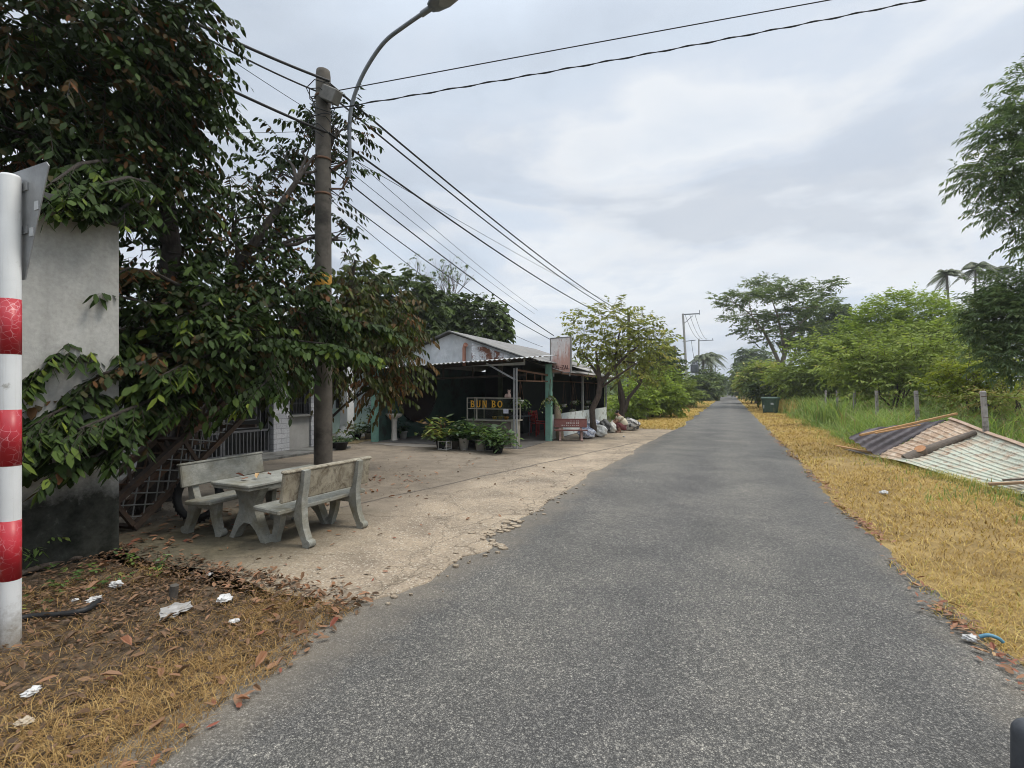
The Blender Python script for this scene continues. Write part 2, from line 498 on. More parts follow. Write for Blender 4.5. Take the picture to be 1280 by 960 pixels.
# concrete apron: one sheet with a broken edge along the road
def pad_edge(v):
    e = -2.43 + ragged(v, 7.7, .06 if v > 5.8 else .09) + (0.05 if v < 5.8 else .02) * math.sin(v * 9.1) * math.sin(v * 2.3)
    for cv, w, d in ((4.55, .25, .12), (5.1, .3, -.16), (5.6, .2, -.22), (9.5, .5, -.1), (13, .6, .12), (17, .9, .1)):
        e += d * math.exp(-((v - cv) / w) ** 2)
    if v < 3.3: e -= .5 * ((3.3 - v) / .5) ** 1.4
    if v > 15: e += (v - 15) * 0.05
    return e
padrows = []
for v in vsteps(2.75, 22.2, 9, .05):
    padrows.append((v, -17.0, pad_edge(v)))
mb = MB()
us = [0, .35, .6, .75, .85, .92, .97, 1]
vs_ = []
for j, (v, ul, ur) in enumerate(padrows):
    for t in us:
        u = ul + (ur - ul) * t
        vv = v
        if j == 0: vv = 2.95 + ragged(u, 3.3, .22) + (0.1 if u < -4 else 0)
        if j == 0 and u > -3: vv -= (u + 3) * .3
        vs_.append((u, vv, 0.02))
n = len(us)
mb.add(vs_, [[j * n + i, j * n + i + 1, (j + 1) * n + i + 1, (j + 1) * n + i] for j in range(len(padrows) - 1) for i in range(n - 1)])
# broken lip down to the road
lip = [(r[2], r[0]) for r in padrows]
mb.add([(u, v, .02) for u, v in lip] + [(u + .03, v, -.02) for u, v in lip], [[i, i + 1, len(lip) + i + 1, len(lip) + i] for i in range(len(lip) - 1)])
tag(mb.build('pavement', M_PAD), kind='structure')
# bits of broken edge lying in front of the slab
mb = MB()
for k in range(90):
    v = random.choice([random.uniform(2.6, 8.5), random.uniform(4.2, 6.2)])
    u = pad_edge(v) + random.gauss(0.05, .09)
    r = random.uniform(.008, .045) * (1.3 if 4.4 < v < 5.8 else .7)
    n = random.randint(5, 7)
    zt = random.uniform(.008, .02)
    poly = [(u + r * random.uniform(.6, 1.1) * math.cos(2 * PI * i / n) * 1.3, v + r * random.uniform(.6, 1.1) * math.sin(2 * PI * i / n)) for i in range(n)]
    mb.prism(poly, (0, 0, .012), (1, 0, 0), (0, 1, 0), (0, 0, 1), zt)
tag(mb.build('rubble', M_PAD), 'crumbled bits of tan concrete along the broken slab edge', 'rubble', kind='stuff')
# lighter cement patches and the long joint across the apron
m_joint = simple('old_cement_patch', (0.33, 0.30, 0.26), (0.22, 0.19, 0.16), 3, .9)
mb = MB()
j0, j1 = gp(410, 640), gp(800, 553)
pp = [j0.lerp(j1, t / 30) + Vector((random.gauss(0, .02), 0, 0)) for t in range(31)]
d = (j1 - j0).normalized(); pr = Vector((d.y, -d.x, 0))
mb.add([(p.x - pr.x * .018, p.y - pr.y * .018, .0245) for p in pp] + [(p.x + pr.x * (.01 + .03 * random.random()), p.y + pr.y * (.01 + .03 * random.random()), .0245) for p in pp], [[i, i + 1, 31 + i + 1, 31 + i] for i in range(30)])
tag(mb.build('pavement', simple('joint_dark', (0.09, 0.078, 0.065), (0.18, 0.15, 0.12), 2.5, .95)), kind='structure')
mb = MB()
def blob_sheet(mb, c, rx, ry, z, n=28, seed=0):
    mb.add([(c[0] + rx * math.cos(2 * PI * i / n) * (1 + .18 * math.sin(3 * i + seed) + .1 * math.sin(7 * i + seed)), c[1] + ry * math.sin(2 * PI * i / n) * (1 + .15 * math.sin(4 * i + seed * 2)), z) for i in range(n)], [list(range(n))])
blob_sheet(mb, (-8.6, 12.25), 1.5, .3, .0285, seed=1)
blob_sheet(mb, (-6.6, 12.0), .9, .25, .0285, seed=3)
tag(mb.build('pavement', m_joint), kind='structure')
mb = MB(); blob_sheet(mb, (-11.4, 12.7), 1.05, 1.5, .0325, seed=5)
tag(mb.build('path', mat_soil('yard_soil', (0.16, 0.11, 0.05), (0.25, 0.19, 0.10), (0.33, 0.25, 0.14), 3)), kind='structure')

# ================================================================== GRASS AND LITTER (uncountable)
def blades(n, pos, length, width, lean, tint_rng, seed, flat=0.0):
    """pos (n,3) roots; returns V,Q,tint - each blade two quads, bending over"""
    r = np.random.default_rng(seed)
    a = r.uniform(0, 2 * PI, n)
    d = np.stack([np.cos(a), np.sin(a), np.zeros(n)], 1)
    s = np.stack([-np.sin(a), np.cos(a), np.zeros(n)], 1)
    L = length * r.uniform(.5, 1.25, n); W = width * r.uniform(.6, 1.3, n); le = lean * r.uniform(.4, 1.4, n)
    up = np.array([0, 0, 1.0])
    rise = (1 - flat * r.uniform(.4, 1, n))[:, None]
    p0 = pos
    p1 = pos + up * (L * .55)[:, None] * rise + d * (L * le * .35)[:, None]
    p2 = pos + up * (L * .8)[:, None] * rise * .95 + d * (L * le)[:, None]
    w = (W / 2)[:, None]
    V = np.stack([p0 - s * w, p0 + s * w, p1 + s * w * .8, p1 - s * w * .8, p2 + s * w * .15, p2 - s * w * .15], 1).reshape(-1, 3)
    b = (np.arange(n) * 6)[:, None]
    Q = np.concatenate([b + np.array([[0, 1, 2, 3]]), b + np.array([[3, 2, 4, 5]])], 1).reshape(-1, 4)
    t = np.repeat(r.uniform(tint_rng[0], tint_rng[1], n), 2)
    return V, Q, t

def merge(parts):
    Vs, Qs, Ts = [], [], []; o = 0
    for V, Q, t in parts:
        Vs.append(V); Qs.append(Q + o); Ts.append(t); o += len(V)
    return np.concatenate(Vs), np.concatenate(Qs), np.concatenate(Ts)

def noise2(u, v, s=0):
    return (np.sin(u * 1.7 + s) + np.sin(v * 1.3 + 2 * s) + np.sin(u * 3.1 - v * 2.3 + s) + np.sin(u * 5.3 + v * 4.7 + 3 * s) * .7 + np.sin(v * 9.1 - u * 7.7) * .5) / 4.2

M_DRY = leaf_mat('dry_grass', [(0.0, (0.13, 0.08, 0.035)), (0.2, (0.32, 0.20, 0.07)), (0.5, (0.50, 0.345, 0.115)), (0.8, (0.62, 0.47, 0.20)), (0.95, (0.36, 0.34, 0.09)), (1.0, (0.20, 0.24, 0.06))], .75, .3, .15)
M_BROWN = leaf_mat('brown_dry_grass', [(0.0, (0.088, 0.055, 0.030)), (0.3, (0.237, 0.140, 0.057)), (0.6, (0.425, 0.275, 0.109)), (0.85, (0.575, 0.415, 0.184)), (1.0, (0.325, 0.305, 0.081))], .75, .25, .15)
M_GREEN = leaf_mat('tall_grass_blades', [(0.0, (0.320, 0.242, 0.118)), (0.15, (0.150, 0.223, 0.059)), (0.6, (0.230, 0.335, 0.088)), (1.0, (0.360, 0.428, 0.137))], .55, .45, .3)

def field(n, urange, vrange, z, seed, pw=1.0):
    r = np.random.default_rng(seed)
    u = r.uniform(*urange, n); v = vrange[0] + (vrange[1] - vrange[0]) * r.uniform(0, 1, n) ** pw
    return np.stack([u, v, np.full(n, z)], 1)

parts = []
for (v0, v1, dens, L, W) in ((-1.0, 3.0, 2300, .075, .0045), (3.0, 6.5, 1900, .085, .006), (6.5, 12, 900, .095, .010), (12, 22, 420, .11, .018), (22, 45, 170, .14, .035), (45, 110, 40, .2, .09)):
    n = int((v1 - v0) * 2.5 * dens)
    P = field(n, (1.36, 3.95), (v0, v1), .006, int(v0 * 10 + 99))
    nz = noise2(P[:, 0], P[:, 1], 1.0); nz2 = noise2(P[:, 0] * 2.1, P[:, 1] * 2.1, 4.0)
    edge = 1.47 + .07 * np.sin(P[:, 1] * 2.1) + .05 * np.sin(P[:, 1] * 5.3) + (.06 * np.sin(P[:, 1] * 12))
    keep = (P[:, 0] > edge) & (RNG.uniform(0, 1, n) < .80 + nz * .4)
    # bare brown patch beside the wreck
    keep &= ~((np.abs(P[:, 0] - 2.7 - nz2 * .4) < .7) & (np.abs(P[:, 1] - 13.6 - nz * .5) < .8) & (RNG.uniform(0, 1, n) < .8))
    P = P[keep]; nz = nz[keep]; nz2 = nz2[keep]
    V, Q, t = blades(len(P), P, L, W, .95, (.15, .85), int(v0 + 50), .55)
    big = noise2(P[:, 0] * .9 + 3, P[:, 1] * .55, 2.5)
    grn = np.clip(.55 - P[:, 1] * .07, 0, .5) * (np.random.default_rng(4).uniform(0, 1, len(P)) < .35)
    t = np.clip(t + np.repeat(nz * .2 + .04 + big * .22 + (nz2 > .6) * .18 - (nz2 < -.62) * .3 + grn * .5, 2), 0, 1)
    parts.append((V, Q, t))
V, Q, T = merge(parts)
tag(link_mesh('verge_grass', np_mesh('verge_grass', V, Q, T), M_DRY), 'short dry yellow grass along the right edge of the road', 'grass', kind='stuff')

parts = []
for (v0, v1, dens, L, W) in ((21.4, 34, 240, .12, .03), (34, 60, 90, .16, .06), (60, 120, 30, .22, .11)):
    n = int((v1 - v0) * 3 * dens)
    P = field(n, (-4.6, -1.8), (v0, v1), .006, int(v0 * 10 + 7))
    nz = noise2(P[:, 0], P[:, 1], 2.0)
    P = P[P[:, 0] < -1.98 + .1 * np.sin(P[:, 1] * 1.1)]
    V, Q, t = blades(len(P), P, L, W, .9, (.25, .9), int(v0 + 150), .45)
    parts.append((V, Q, t))
V, Q, T = merge(parts)
tag(link_mesh('roadside_grass', np_mesh('roadside_grass', V, Q, T), M_DRY), 'yellow grass strip on the left of the road beyond the concrete apron', 'grass', kind='stuff')

# dry grass on the litter patch, thickest along the road
parts = []
P = field(90000, (-5.2, -2.05), (-1.0, 3.05), .008, 5)
nz = noise2(P[:, 0] * 1.6, P[:, 1] * 1.6, 3.0)
le = np.where(P[:, 1] < 2.9, -2.22 - .3 * np.clip((P[:, 1] - 1.2) / 1.7, 0, 1), -2.5)
dd = le - P[:, 0]
dens = np.clip(np.exp(-((dd - .42) / .42) ** 2) + .30, 0, 1) * np.clip(.75 + nz * .8, .06, 1)
keep = (dd > .06 + .05 * np.sin(P[:, 1] * 8)) & (RNG.uniform(0, 1, len(P)) < dens) & (P[:, 1] < 2.92)
P = P[keep]; nz = nz[keep]
V, Q, t = blades(len(P), P, .085, .0036, 1.0, (.1, .8), 77, .6)
gre = np.clip(1.1 - P[:, 1] * .45, 0, .6) * np.random.default_rng(3).uniform(0, 1, len(P))
t = np.clip(t * .85 + np.repeat(nz * .15 + gre * .25, 2), 0, 1)
tag(link_mesh('dry_grass', np_mesh('dry_grass', V, Q, t), M_BROWN), 'tufts of straw coloured grass on the littered ground at lower left', 'grass', kind='stuff')

# green weeds mixed into the outer part of the dry verge, and grass overgrowing the foot of the wreck
parts = []
P = field(5200, (2.5, 4.1), (8.0, 40), .004, 61, 1.5)
nz = noise2(P[:, 0] * 1.3, P[:, 1] * 1.3, 5.0)
P = P[(RNG.uniform(0, 1, len(P)) < np.clip((P[:, 0] - 2.3) / 1.7, 0, 1) * np.clip(.5 + nz, 0, 1))]
V, Q, t = blades(len(P), P, .22, .012, .7, (.0, .6), 62, .25); parts.append((V, Q, t))
q = RNG.uniform(0, 1, 1500)
P = np.stack([3.28 + .82 * q + RNG.normal(-.06, .10, 1500), 14.55 - 4.5 * q + RNG.normal(0, .12, 1500), np.full(1500, .004)], 1)
wf = blades(len(P), P, .17, .010, .7, (.80, 1.0), 63, .3)
V, Q, T = merge(parts)
tag(link_mesh('verge_weeds', np_mesh('verge_weeds', V, Q, T), M_GREEN), 'green weeds sprouting through the dry verge and along the fallen roof', 'weeds', kind='stuff')
tag(link_mesh('edge_grass', np_mesh('edge_grass', *wf), M_DRY), 'olive grass growing over the lower edge of the fallen roof', 'grass', kind='stuff')
c = gp(992, 516); n = 2600
P = np.stack([c.x + RNG.normal(.2, .75, n), c.y + RNG.normal(1.0, 1.9, n), np.full(n, .0)], 1)
V, Q, t = blades(len(P), P, 1.15, .03, .35, (.3, .85), 64, 0)
tag(link_mesh('dry_reeds', np_mesh('dry_reeds', V, Q, t), M_DRY), 'tall straw coloured reeds between the green bin and the green grass', 'reeds', kind='stuff')

# tall green grass between the verge and the fence
parts = []
for (v0, v1, u0, u1, dens, L, W) in ((7.0, 10, 4.9, 9.5, 260, 1.1, .015), (10, 15, 3.6, 10, 260, 1.15, .017), (15, 24, 3.3, 12, 170, 1.3, .024), (24, 45, 3.1, 14, 55, 1.6, .042), (45, 90, 3.0, 9, 12, 1.5, .1)):
    n = int((v1 - v0) * (u1 - u0) * dens)
    P = field(n, (u0, u1), (v0, v1), 0, int(v0 * 13))
    nz = noise2(P[:, 0], P[:, 1], 6.0)
    e = 3.45 + .35 * np.sin(P[:, 1] * .9) + .2 * np.sin(P[:, 1] * 2.3)
    # the wreck keeps the grass down where it lies
    onw = (P[:, 1] > 9.4) & (P[:, 1] < 16.8) & (P[:, 0] < 5.45)
    keep = (P[:, 0] > e) & ~onw & (RNG.uniform(0, 1, n) < .8 + nz * .3)
    P = P[keep]; nz = nz[keep]
    tt = np.clip((P[:, 0] - 4.7) / 2.2, 0, 1); P[:, 2] = .3 * tt * tt * (3 - 2 * tt)
    sh = np.clip((P[:, 0] - e[keep]) / .7, .4, 1)
    V, Q, t = blades(len(P), P, L, W, .5, (.12, 1.0), int(v0 + 350), 0)
    V = V.reshape(-1, 6, 3); z0 = P[:, 2][:, None]
    V[:, :, 2] = z0 + (V[:, :, 2] - z0) * (sh * (.75 + .35 * nz))[:, None]
    V = V.reshape(-1, 3)
    brown = (np.random.default_rng(9).uniform(0, 1, len(P)) < .1 + .12 * (P[:, 0] > 6.5)) * .8
    t = np.clip(t + np.repeat(nz * .15 - brown, 2), 0, 1)
    parts.append((V, Q, t))
V, Q, T = merge(parts)
tag(link_mesh('tall_grass', np_mesh('tall_grass', V, Q, T), M_GREEN), 'tall green grass growing round the concrete fence posts', 'grass', kind='stuff')

def flat_leaves(P, size, seed, tint=(0, 1), curl=.35, aspect=.45):
    """dead leaves lying about: six-point outline folded along the midrib, one end lifted"""
    r = np.random.default_rng(seed); n = len(P)
    a = r.uniform(0, 2 * PI, n)
    d = np.stack([np.cos(a), np.sin(a), r.uniform(-.05, .35, n)], 1); d /= np.linalg.norm(d, axis=1)[:, None]
    nr = np.stack([r.normal(0, .3, n), r.normal(0, .3, n), np.ones(n)], 1)
    s = np.cross(d, nr); s /= np.linalg.norm(s, axis=1)[:, None]
    up = np.cross(s, d)
    L = (size * r.uniform(.55, 1.25, n))[:, None]; W = L * aspect * r.uniform(.75, 1.2, n)[:, None]
    c = (curl * r.uniform(-.2, 1.2, n))[:, None] * W
    b = P - d * L * .5; t_ = P + d * L * .5 + up * c * .6
    r1 = P - d * L * .2 + s * W * .42 + up * c * .6; r2 = P + d * L * .18 + s * W * .4 + up * c
    l1 = P - d * L * .2 - s * W * .42 + up * c * .6; l2 = P + d * L * .18 - s * W * .4 + up * c
    V = np.stack([b, r1, r2, t_, l2, l1], 1).reshape(-1, 3)
    k = (np.arange(n) * 6)[:, None]
    Q = np.concatenate([k + np.array([[0, 1, 2, 3]]), k + np.array([[0, 3, 4, 5]])], 1).reshape(-1, 4)
    return V, Q, np.repeat(r.uniform(tint[0], tint[1], n), 2)

M_DEAD = leaf_mat('dead_leaf', [(0.0, (0.05, 0.033, 0.022)), (0.3, (0.125, 0.078, 0.045)), (0.55, (0.22, 0.125, 0.07)), (0.75, (0.30, 0.155, 0.085)), (0.88, (0.22, 0.07, 0.045)), (1.0, (0.46, 0.31, 0.16))], .6, .1, .3)
parts = []
r = np.random.default_rng(21)
# carpet on the litter patch
n = 21000
P = np.stack([r.uniform(-6.2, -2.45, n), r.uniform(-.4, 3.15, n), r.uniform(.012, .05, n)], 1)
dd = (-2.4 - P[:, 0])
keep = r.uniform(0, 1, n) < np.clip(.10 + dd * .38, 0, 1) * np.clip(.7 + .6 * noise2(P[:, 0], P[:, 1], 8.), .1, 1)
P = P[keep]
parts.append(flat_leaves(P, .05, 31, (0, .62), .5, .4))
n = 210
P = np.stack([r.uniform(-5.6, -2.5, n), r.uniform(.3, 3.1, n), r.uniform(.03, .06, n)], 1)
parts.append(flat_leaves(P, .095, 32, (.25, .85), .8, .42))
# windrow at the end of the patch and along its road edge
n = 420
v = r.uniform(-.3, 3.0, n); u = -2.2 - .3 * np.clip((v - 1.2) / 1.7, 0, 1) - np.abs(r.normal(.02, .12, n))
parts.append(flat_leaves(np.stack([u, v, np.full(n, .03)], 1)[::4], .075, 33, (.4, .95), .8))
n = 260
P = np.stack([r.uniform(-4.3, -2.55, n), 2.95 + r.normal(0, .14, n), r.uniform(.03, .06, n)], 1)
parts.append(flat_leaves(P, .07, 34, (.15, .8), .8))
V, Q, T = merge(parts)
tag(link_mesh('leaf_litter', np_mesh('leaf_litter', V, Q, T), M_DEAD), 'brown dead leaves covering the ground at lower left', 'leaves', kind='stuff')
# red-brown leaves blown against the right road edge
parts = []
n = 1900
v = 1.2 + 20 * r.uniform(0, 1, n) ** 1.4; u = 1.46 + .05 * np.sin(v * 2.1) + r.normal(0, .06, n)
keep = r.uniform(0, 1, n) < np.clip(.55 + .5 * np.sin(v * 1.9) + .3 * np.sin(v * 4.7), .1, 1)
parts.append(flat_leaves(np.stack([u, v, np.full(n, .035)], 1)[keep], .065, 41, (.45, 1.0)))
V, Q, T = merge(parts)
tag(link_mesh('leaf_windrow', np_mesh('leaf_windrow', V, Q, T), M_DEAD), 'line of reddish dead leaves along the right road edge', 'leaves', kind='stuff')
# thin scatter on the apron
n = 230
P = np.stack([r.uniform(-8, -2.6, n), 3.2 + 8 * r.uniform(0, 1, n) ** 1.6, np.full(n, .032)], 1)
parts = [flat_leaves(P, .07, 43, (.3, .95))]
c = gp(480, 600)
P = np.stack([c.x + r.normal(0, .45, 46), c.y + r.normal(0, .5, 46), np.full(46, .034)], 1)
parts.append(flat_leaves(P, .10, 44, (.55, .95)))
P = np.stack([r.uniform(-6.6, -5.2, 240), r.uniform(3.1, 6.5, 240), np.full(240, .034)], 1)
parts.append(flat_leaves(P, .10, 45, (.2, .9)))
V, Q, T = merge(parts)
tag(link_mesh('scattered_leaves', np_mesh('scattered_leaves', V, Q, T), M_DEAD), 'scattered dead leaves on the concrete apron round the benches', 'leaves', kind='stuff')
# ================================================================== NEIGHBOUR'S SIDE WALL (left)
M_WALL = None
def mat_damp_wall():
    m, nt, b, out = new_mat('damp_cement_wall')
    co = coords(nt, 'World')
    n1 = noise(nt, co, 1.3, 7, .6, .3)
    col = ramp(nt, n1, [(0.3, (0.35, 0.345, 0.325)), (0.7, (0.48, 0.475, 0.45))])
    col = mixc(nt, 1.0, col, ramp(nt, noise(nt, co, 26, 5, .65), [(0.3, 0.85), (0.7, 1.1)]), 'MULTIPLY')
    st = noise(nt, coords(nt, 'World', (6, 6, .5)), 1.0, 5, .6)
    col = mixc(nt, math_n(nt, 'MULTIPLY', ramp(nt, st, [(0.5, 0.0), (0.75, 1.0)]), .35), col, (0.17, 0.165, 0.15))
    pos = N(nt, 'ShaderNodeSeparateXYZ'); nt.links.new(co, pos.inputs[0])
    wob = math_n(nt, 'MULTIPLY', math_n(nt, 'SUBTRACT', noise(nt, co, 1.7, 7, .65), .5), 1.1)
    hz = math_n(nt, 'ADD', pos.outputs[2], wob)
    damp = ramp(nt, hz, [(0.55, 1.0), (0.85, 0.0)])
    mold = ramp(nt, noise(nt, co, 7, 7, .7), [(0.35, (0.012, 0.013, 0.010)), (0.6, (0.04, 0.042, 0.035)), (0.72, (0.10, 0.10, 0.09))])
    col = mixc(nt, damp, col, mold)
    nt.links.new(col, b.inputs['Base Color']); b.inputs['Roughness'].default_value = .9; b.inputs['Specular IOR Level'].default_value = .2
    bump(nt, b, noise(nt, co, 40, 6, .65), .35, .008)
    return m
M_WALL = mat_damp_wall()
m_slab = simple('weathered_concrete', (0.20, 0.20, 0.19), (0.10, 0.10, 0.095), 5, .9, stain=(0.045, 0.045, 0.04), stain_scale=2.0)
H1 = root('neighbour_house', (-7.6, -.5, 0), 'grey cement house with a mouldy wall base behind the striped post', 'house')
mb = MB(); mb.box2((-9.5, -5, 0), (-5.72, 3.03, 3.32)); mb.build('wall', M_WALL, H1, True)
mb = MB(); mb.box2((-9.7, -5.2, 3.323), (-5.62, 3.07, 3.43)); mb.build('roof', simple('dark_concrete', (0.10, 0.10, 0.095), (0.05, 0.05, 0.047), 5, .9), H1, True)  # thin overhanging slab in a darker concrete tone than the wall

# ================================================================== TILED HOUSE
def mat_tile():
    m, nt, b, out = new_mat('white_brick_tile')
    co = coords(nt, 'Object')
    sep = N(nt, 'ShaderNodeSeparateXYZ'); nt.links.new(co, sep.inputs[0])
    cb = N(nt, 'ShaderNodeCombineXYZ'); nt.links.new(math_n(nt, 'ADD', sep.outputs[1], sep.outputs[0]), cb.inputs[0]); nt.links.new(sep.outputs[2], cb.inputs[1])
    br = N(nt, 'ShaderNodeTexBrick', i_Scale=1.0); nt.links.new(cb.outputs[0], br.inputs['Vector'])
    br.inputs['Brick Width'].default_value = .34; br.inputs['Row Height'].default_value = .13; br.inputs['Mortar Size'].default_value = .006
    br.inputs['Color1'].default_value = (.50, .51, .53, 1); br.inputs['Color2'].default_value = (.33, .34, .37, 1); br.inputs['Mortar'].default_value = (.18, .18, .19, 1)
    vein = noise(nt, co, 9, 6, .7, 1.6)
    col = mixc(nt, ramp(nt, vein, [(0.47, 0.0), (0.5, 0.8), (0.53, 0.0)]), br.outputs['Color'], (.2, .2, .22))
    nt.links.new(col, b.inputs['Base Color']); b.inputs['Roughness'].default_value = .35
    bump(nt, b, br.outputs['Fac'], -.3, .006)
    return m
M_TILE = mat_tile()
m_plaster = simple('grey_plaster', (0.33, 0.325, 0.31), (0.26, 0.255, 0.245), 4, .9)
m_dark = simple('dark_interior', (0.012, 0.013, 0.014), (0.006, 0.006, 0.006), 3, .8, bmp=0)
m_iron = simple('grey_iron', (0.07, 0.072, 0.078), (0.04, 0.04, 0.045), 12, .5, .4, bmp=.05)
m_gate = simple('grey_painted_steel', (0.13, 0.135, 0.145), (0.09, 0.092, 0.10), 10, .5, .2, bmp=.05)
m_white = simple('white_plaster', (0.72, 0.73, 0.74), (0.6, 0.61, 0.62), 5, .8, bmp=.1)
FU = -10.8
H2 = root('tiled_house', (FU, 8, 0), 'house faced in white marble tile with an iron gate behind the left bench', 'house')
mb = MB()
# facade pieces round the gate (8.0-9.2) and window (9.75-10.45)
mb.box2((FU - .25, 3.6, .02), (FU, 6.6, 2.95)); mb.build('tiled_wall', M_TILE, H2, True)
for y0, y1, dx in ((9.22, 9.72, .06), (10.50, 10.82, .03)):
    mb = MB(); mb.box2((FU - .25, y0, .02), (FU + dx, y1, 2.95)); mb.build('tile_pillar', M_TILE, H2, True)
for a_, b_ in (((FU - .25, 9.722, .02), (FU - .03, 10.498, .98)), ((FU - .25, 9.722, 2.25), (FU - .03, 10.498, 2.95)), ((FU - .25, 6.602, 2.5), (FU - .03, 9.218, 2.95)), ((FU - 5, 10.823, .02), (FU - .1, 11.0, 2.95)), ((FU - 5, 3.42, .02), (FU - .1, 3.598, 2.95))):
    mb = MB(); mb.box2(a_, b_); mb.build('wall', m_plaster, H2, True)
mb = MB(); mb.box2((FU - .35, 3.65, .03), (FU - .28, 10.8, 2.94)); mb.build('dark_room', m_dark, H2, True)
mb = MB(); mb.box2((FU - 5.2, 3.2, 2.953), (FU + .9, 11.1, 3.12)); mb.build('roof', m_slab, H2, True)
mb = MB(); mb.box2((FU - .02, 9.68, .94), (FU + .1, 10.54, .983)); mb.build('sill', m_slab, H2, True)
mb = MB()
for t in (9.722, 10.498): mb.box2((FU - .09, t - .02, .985), (FU - .05, t + .02, 2.25))
for k in range(8): mb.box2((FU - .08, 9.79 + k * .09, 1.0), (FU - .06, 9.806 + k * .09, 2.24))
for z in (1.0, 1.3, 1.95, 2.23): mb.box2((FU - .085, 9.73, z - .012), (FU - .057, 10.49, z + .012))
win = mb.build('window', m_iron, H2, True)
def gate_leaf(y0, y1):
    mb = MB(); x0, x1 = FU - .10, FU - .06
    for y in (y0, y1 - .05): mb.box2((x0, y, .06), (x1, y + .05, 2.45))
    for z in (.06, .62, 2.4): mb.box2((x0, y0 + .052, z), (x1, y1 - .052, z + .05))
    k = y0 + .13
    while k < y1 - .1:
        mb.box2((x0 + .01, k, .112), (x1 - .01, k + .022, .618)); k += .1
    # square spiral pattern in the upper panel
    cy_, cz = (y0 + y1) / 2, 1.32
    for i, s in enumerate((.13, .25, .37)):
        hw = min(s, (y1 - y0) / 2 - .055)
        for sg in (-1, 1):
            mb.box2((x0 + .01, cy_ + sg * hw - .011, cz - s * 1.6), (x1 - .01, cy_ + sg * hw + .011, cz + s * 1.6))
            mb.box2((x0 + .013, cy_ - hw + .012, cz + sg * s * 1.6 - .011), (x1 - .013, cy_ + hw - .012, cz + sg * s * 1.6 + .011))
    mb.box2((x0 + .012, cy_ - .011, .95), (x1 - .012, cy_ + .011, 1.7))
    g = mb.build('gate', m_gate, H2, True)
    h = MB(); h.tube([(x1 + .002, y1 - .03, 1.0), (x1 + .05, y1 - .03, 1.02), (x1 + .05, y1 - .03, 1.14), (x1 + .002, y1 - .03, 1.16)], .012, 6); 
    o = h.build('handle', m_iron, None); o.parent = g
    o.location = (-H2.location[0], -H2.location[1], -H2.location[2])
for a in (6.62, 7.92): gate_leaf(a, a + 1.28)
mb = MB(); mb.box2((FU - .2, 3.6, .022), (FU + 1.0, 11.0, .07)); mb.build('step', m_slab, H2, True)

# ================================================================== MINT HOUSE behind the yard
m_mint = simple('mint_paint', (0.40, 0.52, 0.48), (0.32, 0.43, 0.39), 3, .8, stain=(0.25, 0.30, 0.27), stain_at=(.55, .75))
m_pale = simple('pale_wall', (0.52, 0.57, 0.56), (0.43, 0.48, 0.47), 3, .85, stain=(0.3, 0.33, 0.3), stain_at=(.55, .8))
MU = -13.6
H3 = root('mint_house', (MU, 14.5, 0), 'pale mint house with a white porch column seen behind the utility pole', 'house')
mb = MB()
wz = [(12.0, 12.9), (13.35, 14.05), (14.45, 15.2)]
prev = 11.3
for a, b_ in wz + [(18.0, 18.0)]:
    mb.box2((MU - .2, prev, .03), (MU, a, 3.2)); prev = b_
    if b_ < 18: mb.box2((MU - .2, a + .001, .03), (MU - .02, b_ - .001, .95)); mb.box2((MU - .2, a + .001, 2.35), (MU - .02, b_ - .001, 3.2))
mb.build('wall', m_pale, H3, True)
mb = MB(); mb.box2((MU + .003, 11.3, .04), (MU + .02, 18, .95)); mb.build('dado', m_mint, H3, True)
for a, b_ in wz:
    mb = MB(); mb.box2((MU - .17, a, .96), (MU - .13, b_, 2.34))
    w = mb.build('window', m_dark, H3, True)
    mb = MB()
    for k in range(7): mb.box2((MU - .09, a + .03 + (b_ - a - .06) * k / 6 - .01, .97), (MU - .07, a + .03 + (b_ - a - .06) * k / 6 + .01, 2.33))
    for z in (.98, 1.6, 2.32): mb.box2((MU - .092, a, z - .015), (MU - .068, b_, z + .015))
    mb.build('window_bars', m_iron, H3, True)
cc = gp(437, 549)
for dv in (-3.2, 0, 3.4):
    mb = MB(); x, y = -12.15, 13.45 + dv
    mb.box2((x - .17, y - .17, .42), (x + .17, y + .17, 3.0), ch=.015)
    mb.lathe([(.36, .03), (.36, .1), (.30, .14), (.24, .42), (.24, .43)], (x, y, 0), 4 * 6)
    mb.box2((x - .26, y - .26, 3.003), (x + .26, y + .26, 3.12))
    mb.build('column', m_white, H3, True)
mb = MB(); mb.box2((MU - 4, 10.6, 3.203), (-11.7, 18.4, 3.4)); mb.build('roof', m_slab, H3, True)
mb = MB(); mb.box2((MU + .001, 10.9, .006), (-11.75, 18.0, .036)); mb.build('porch_floor', m_slab, H3, True)

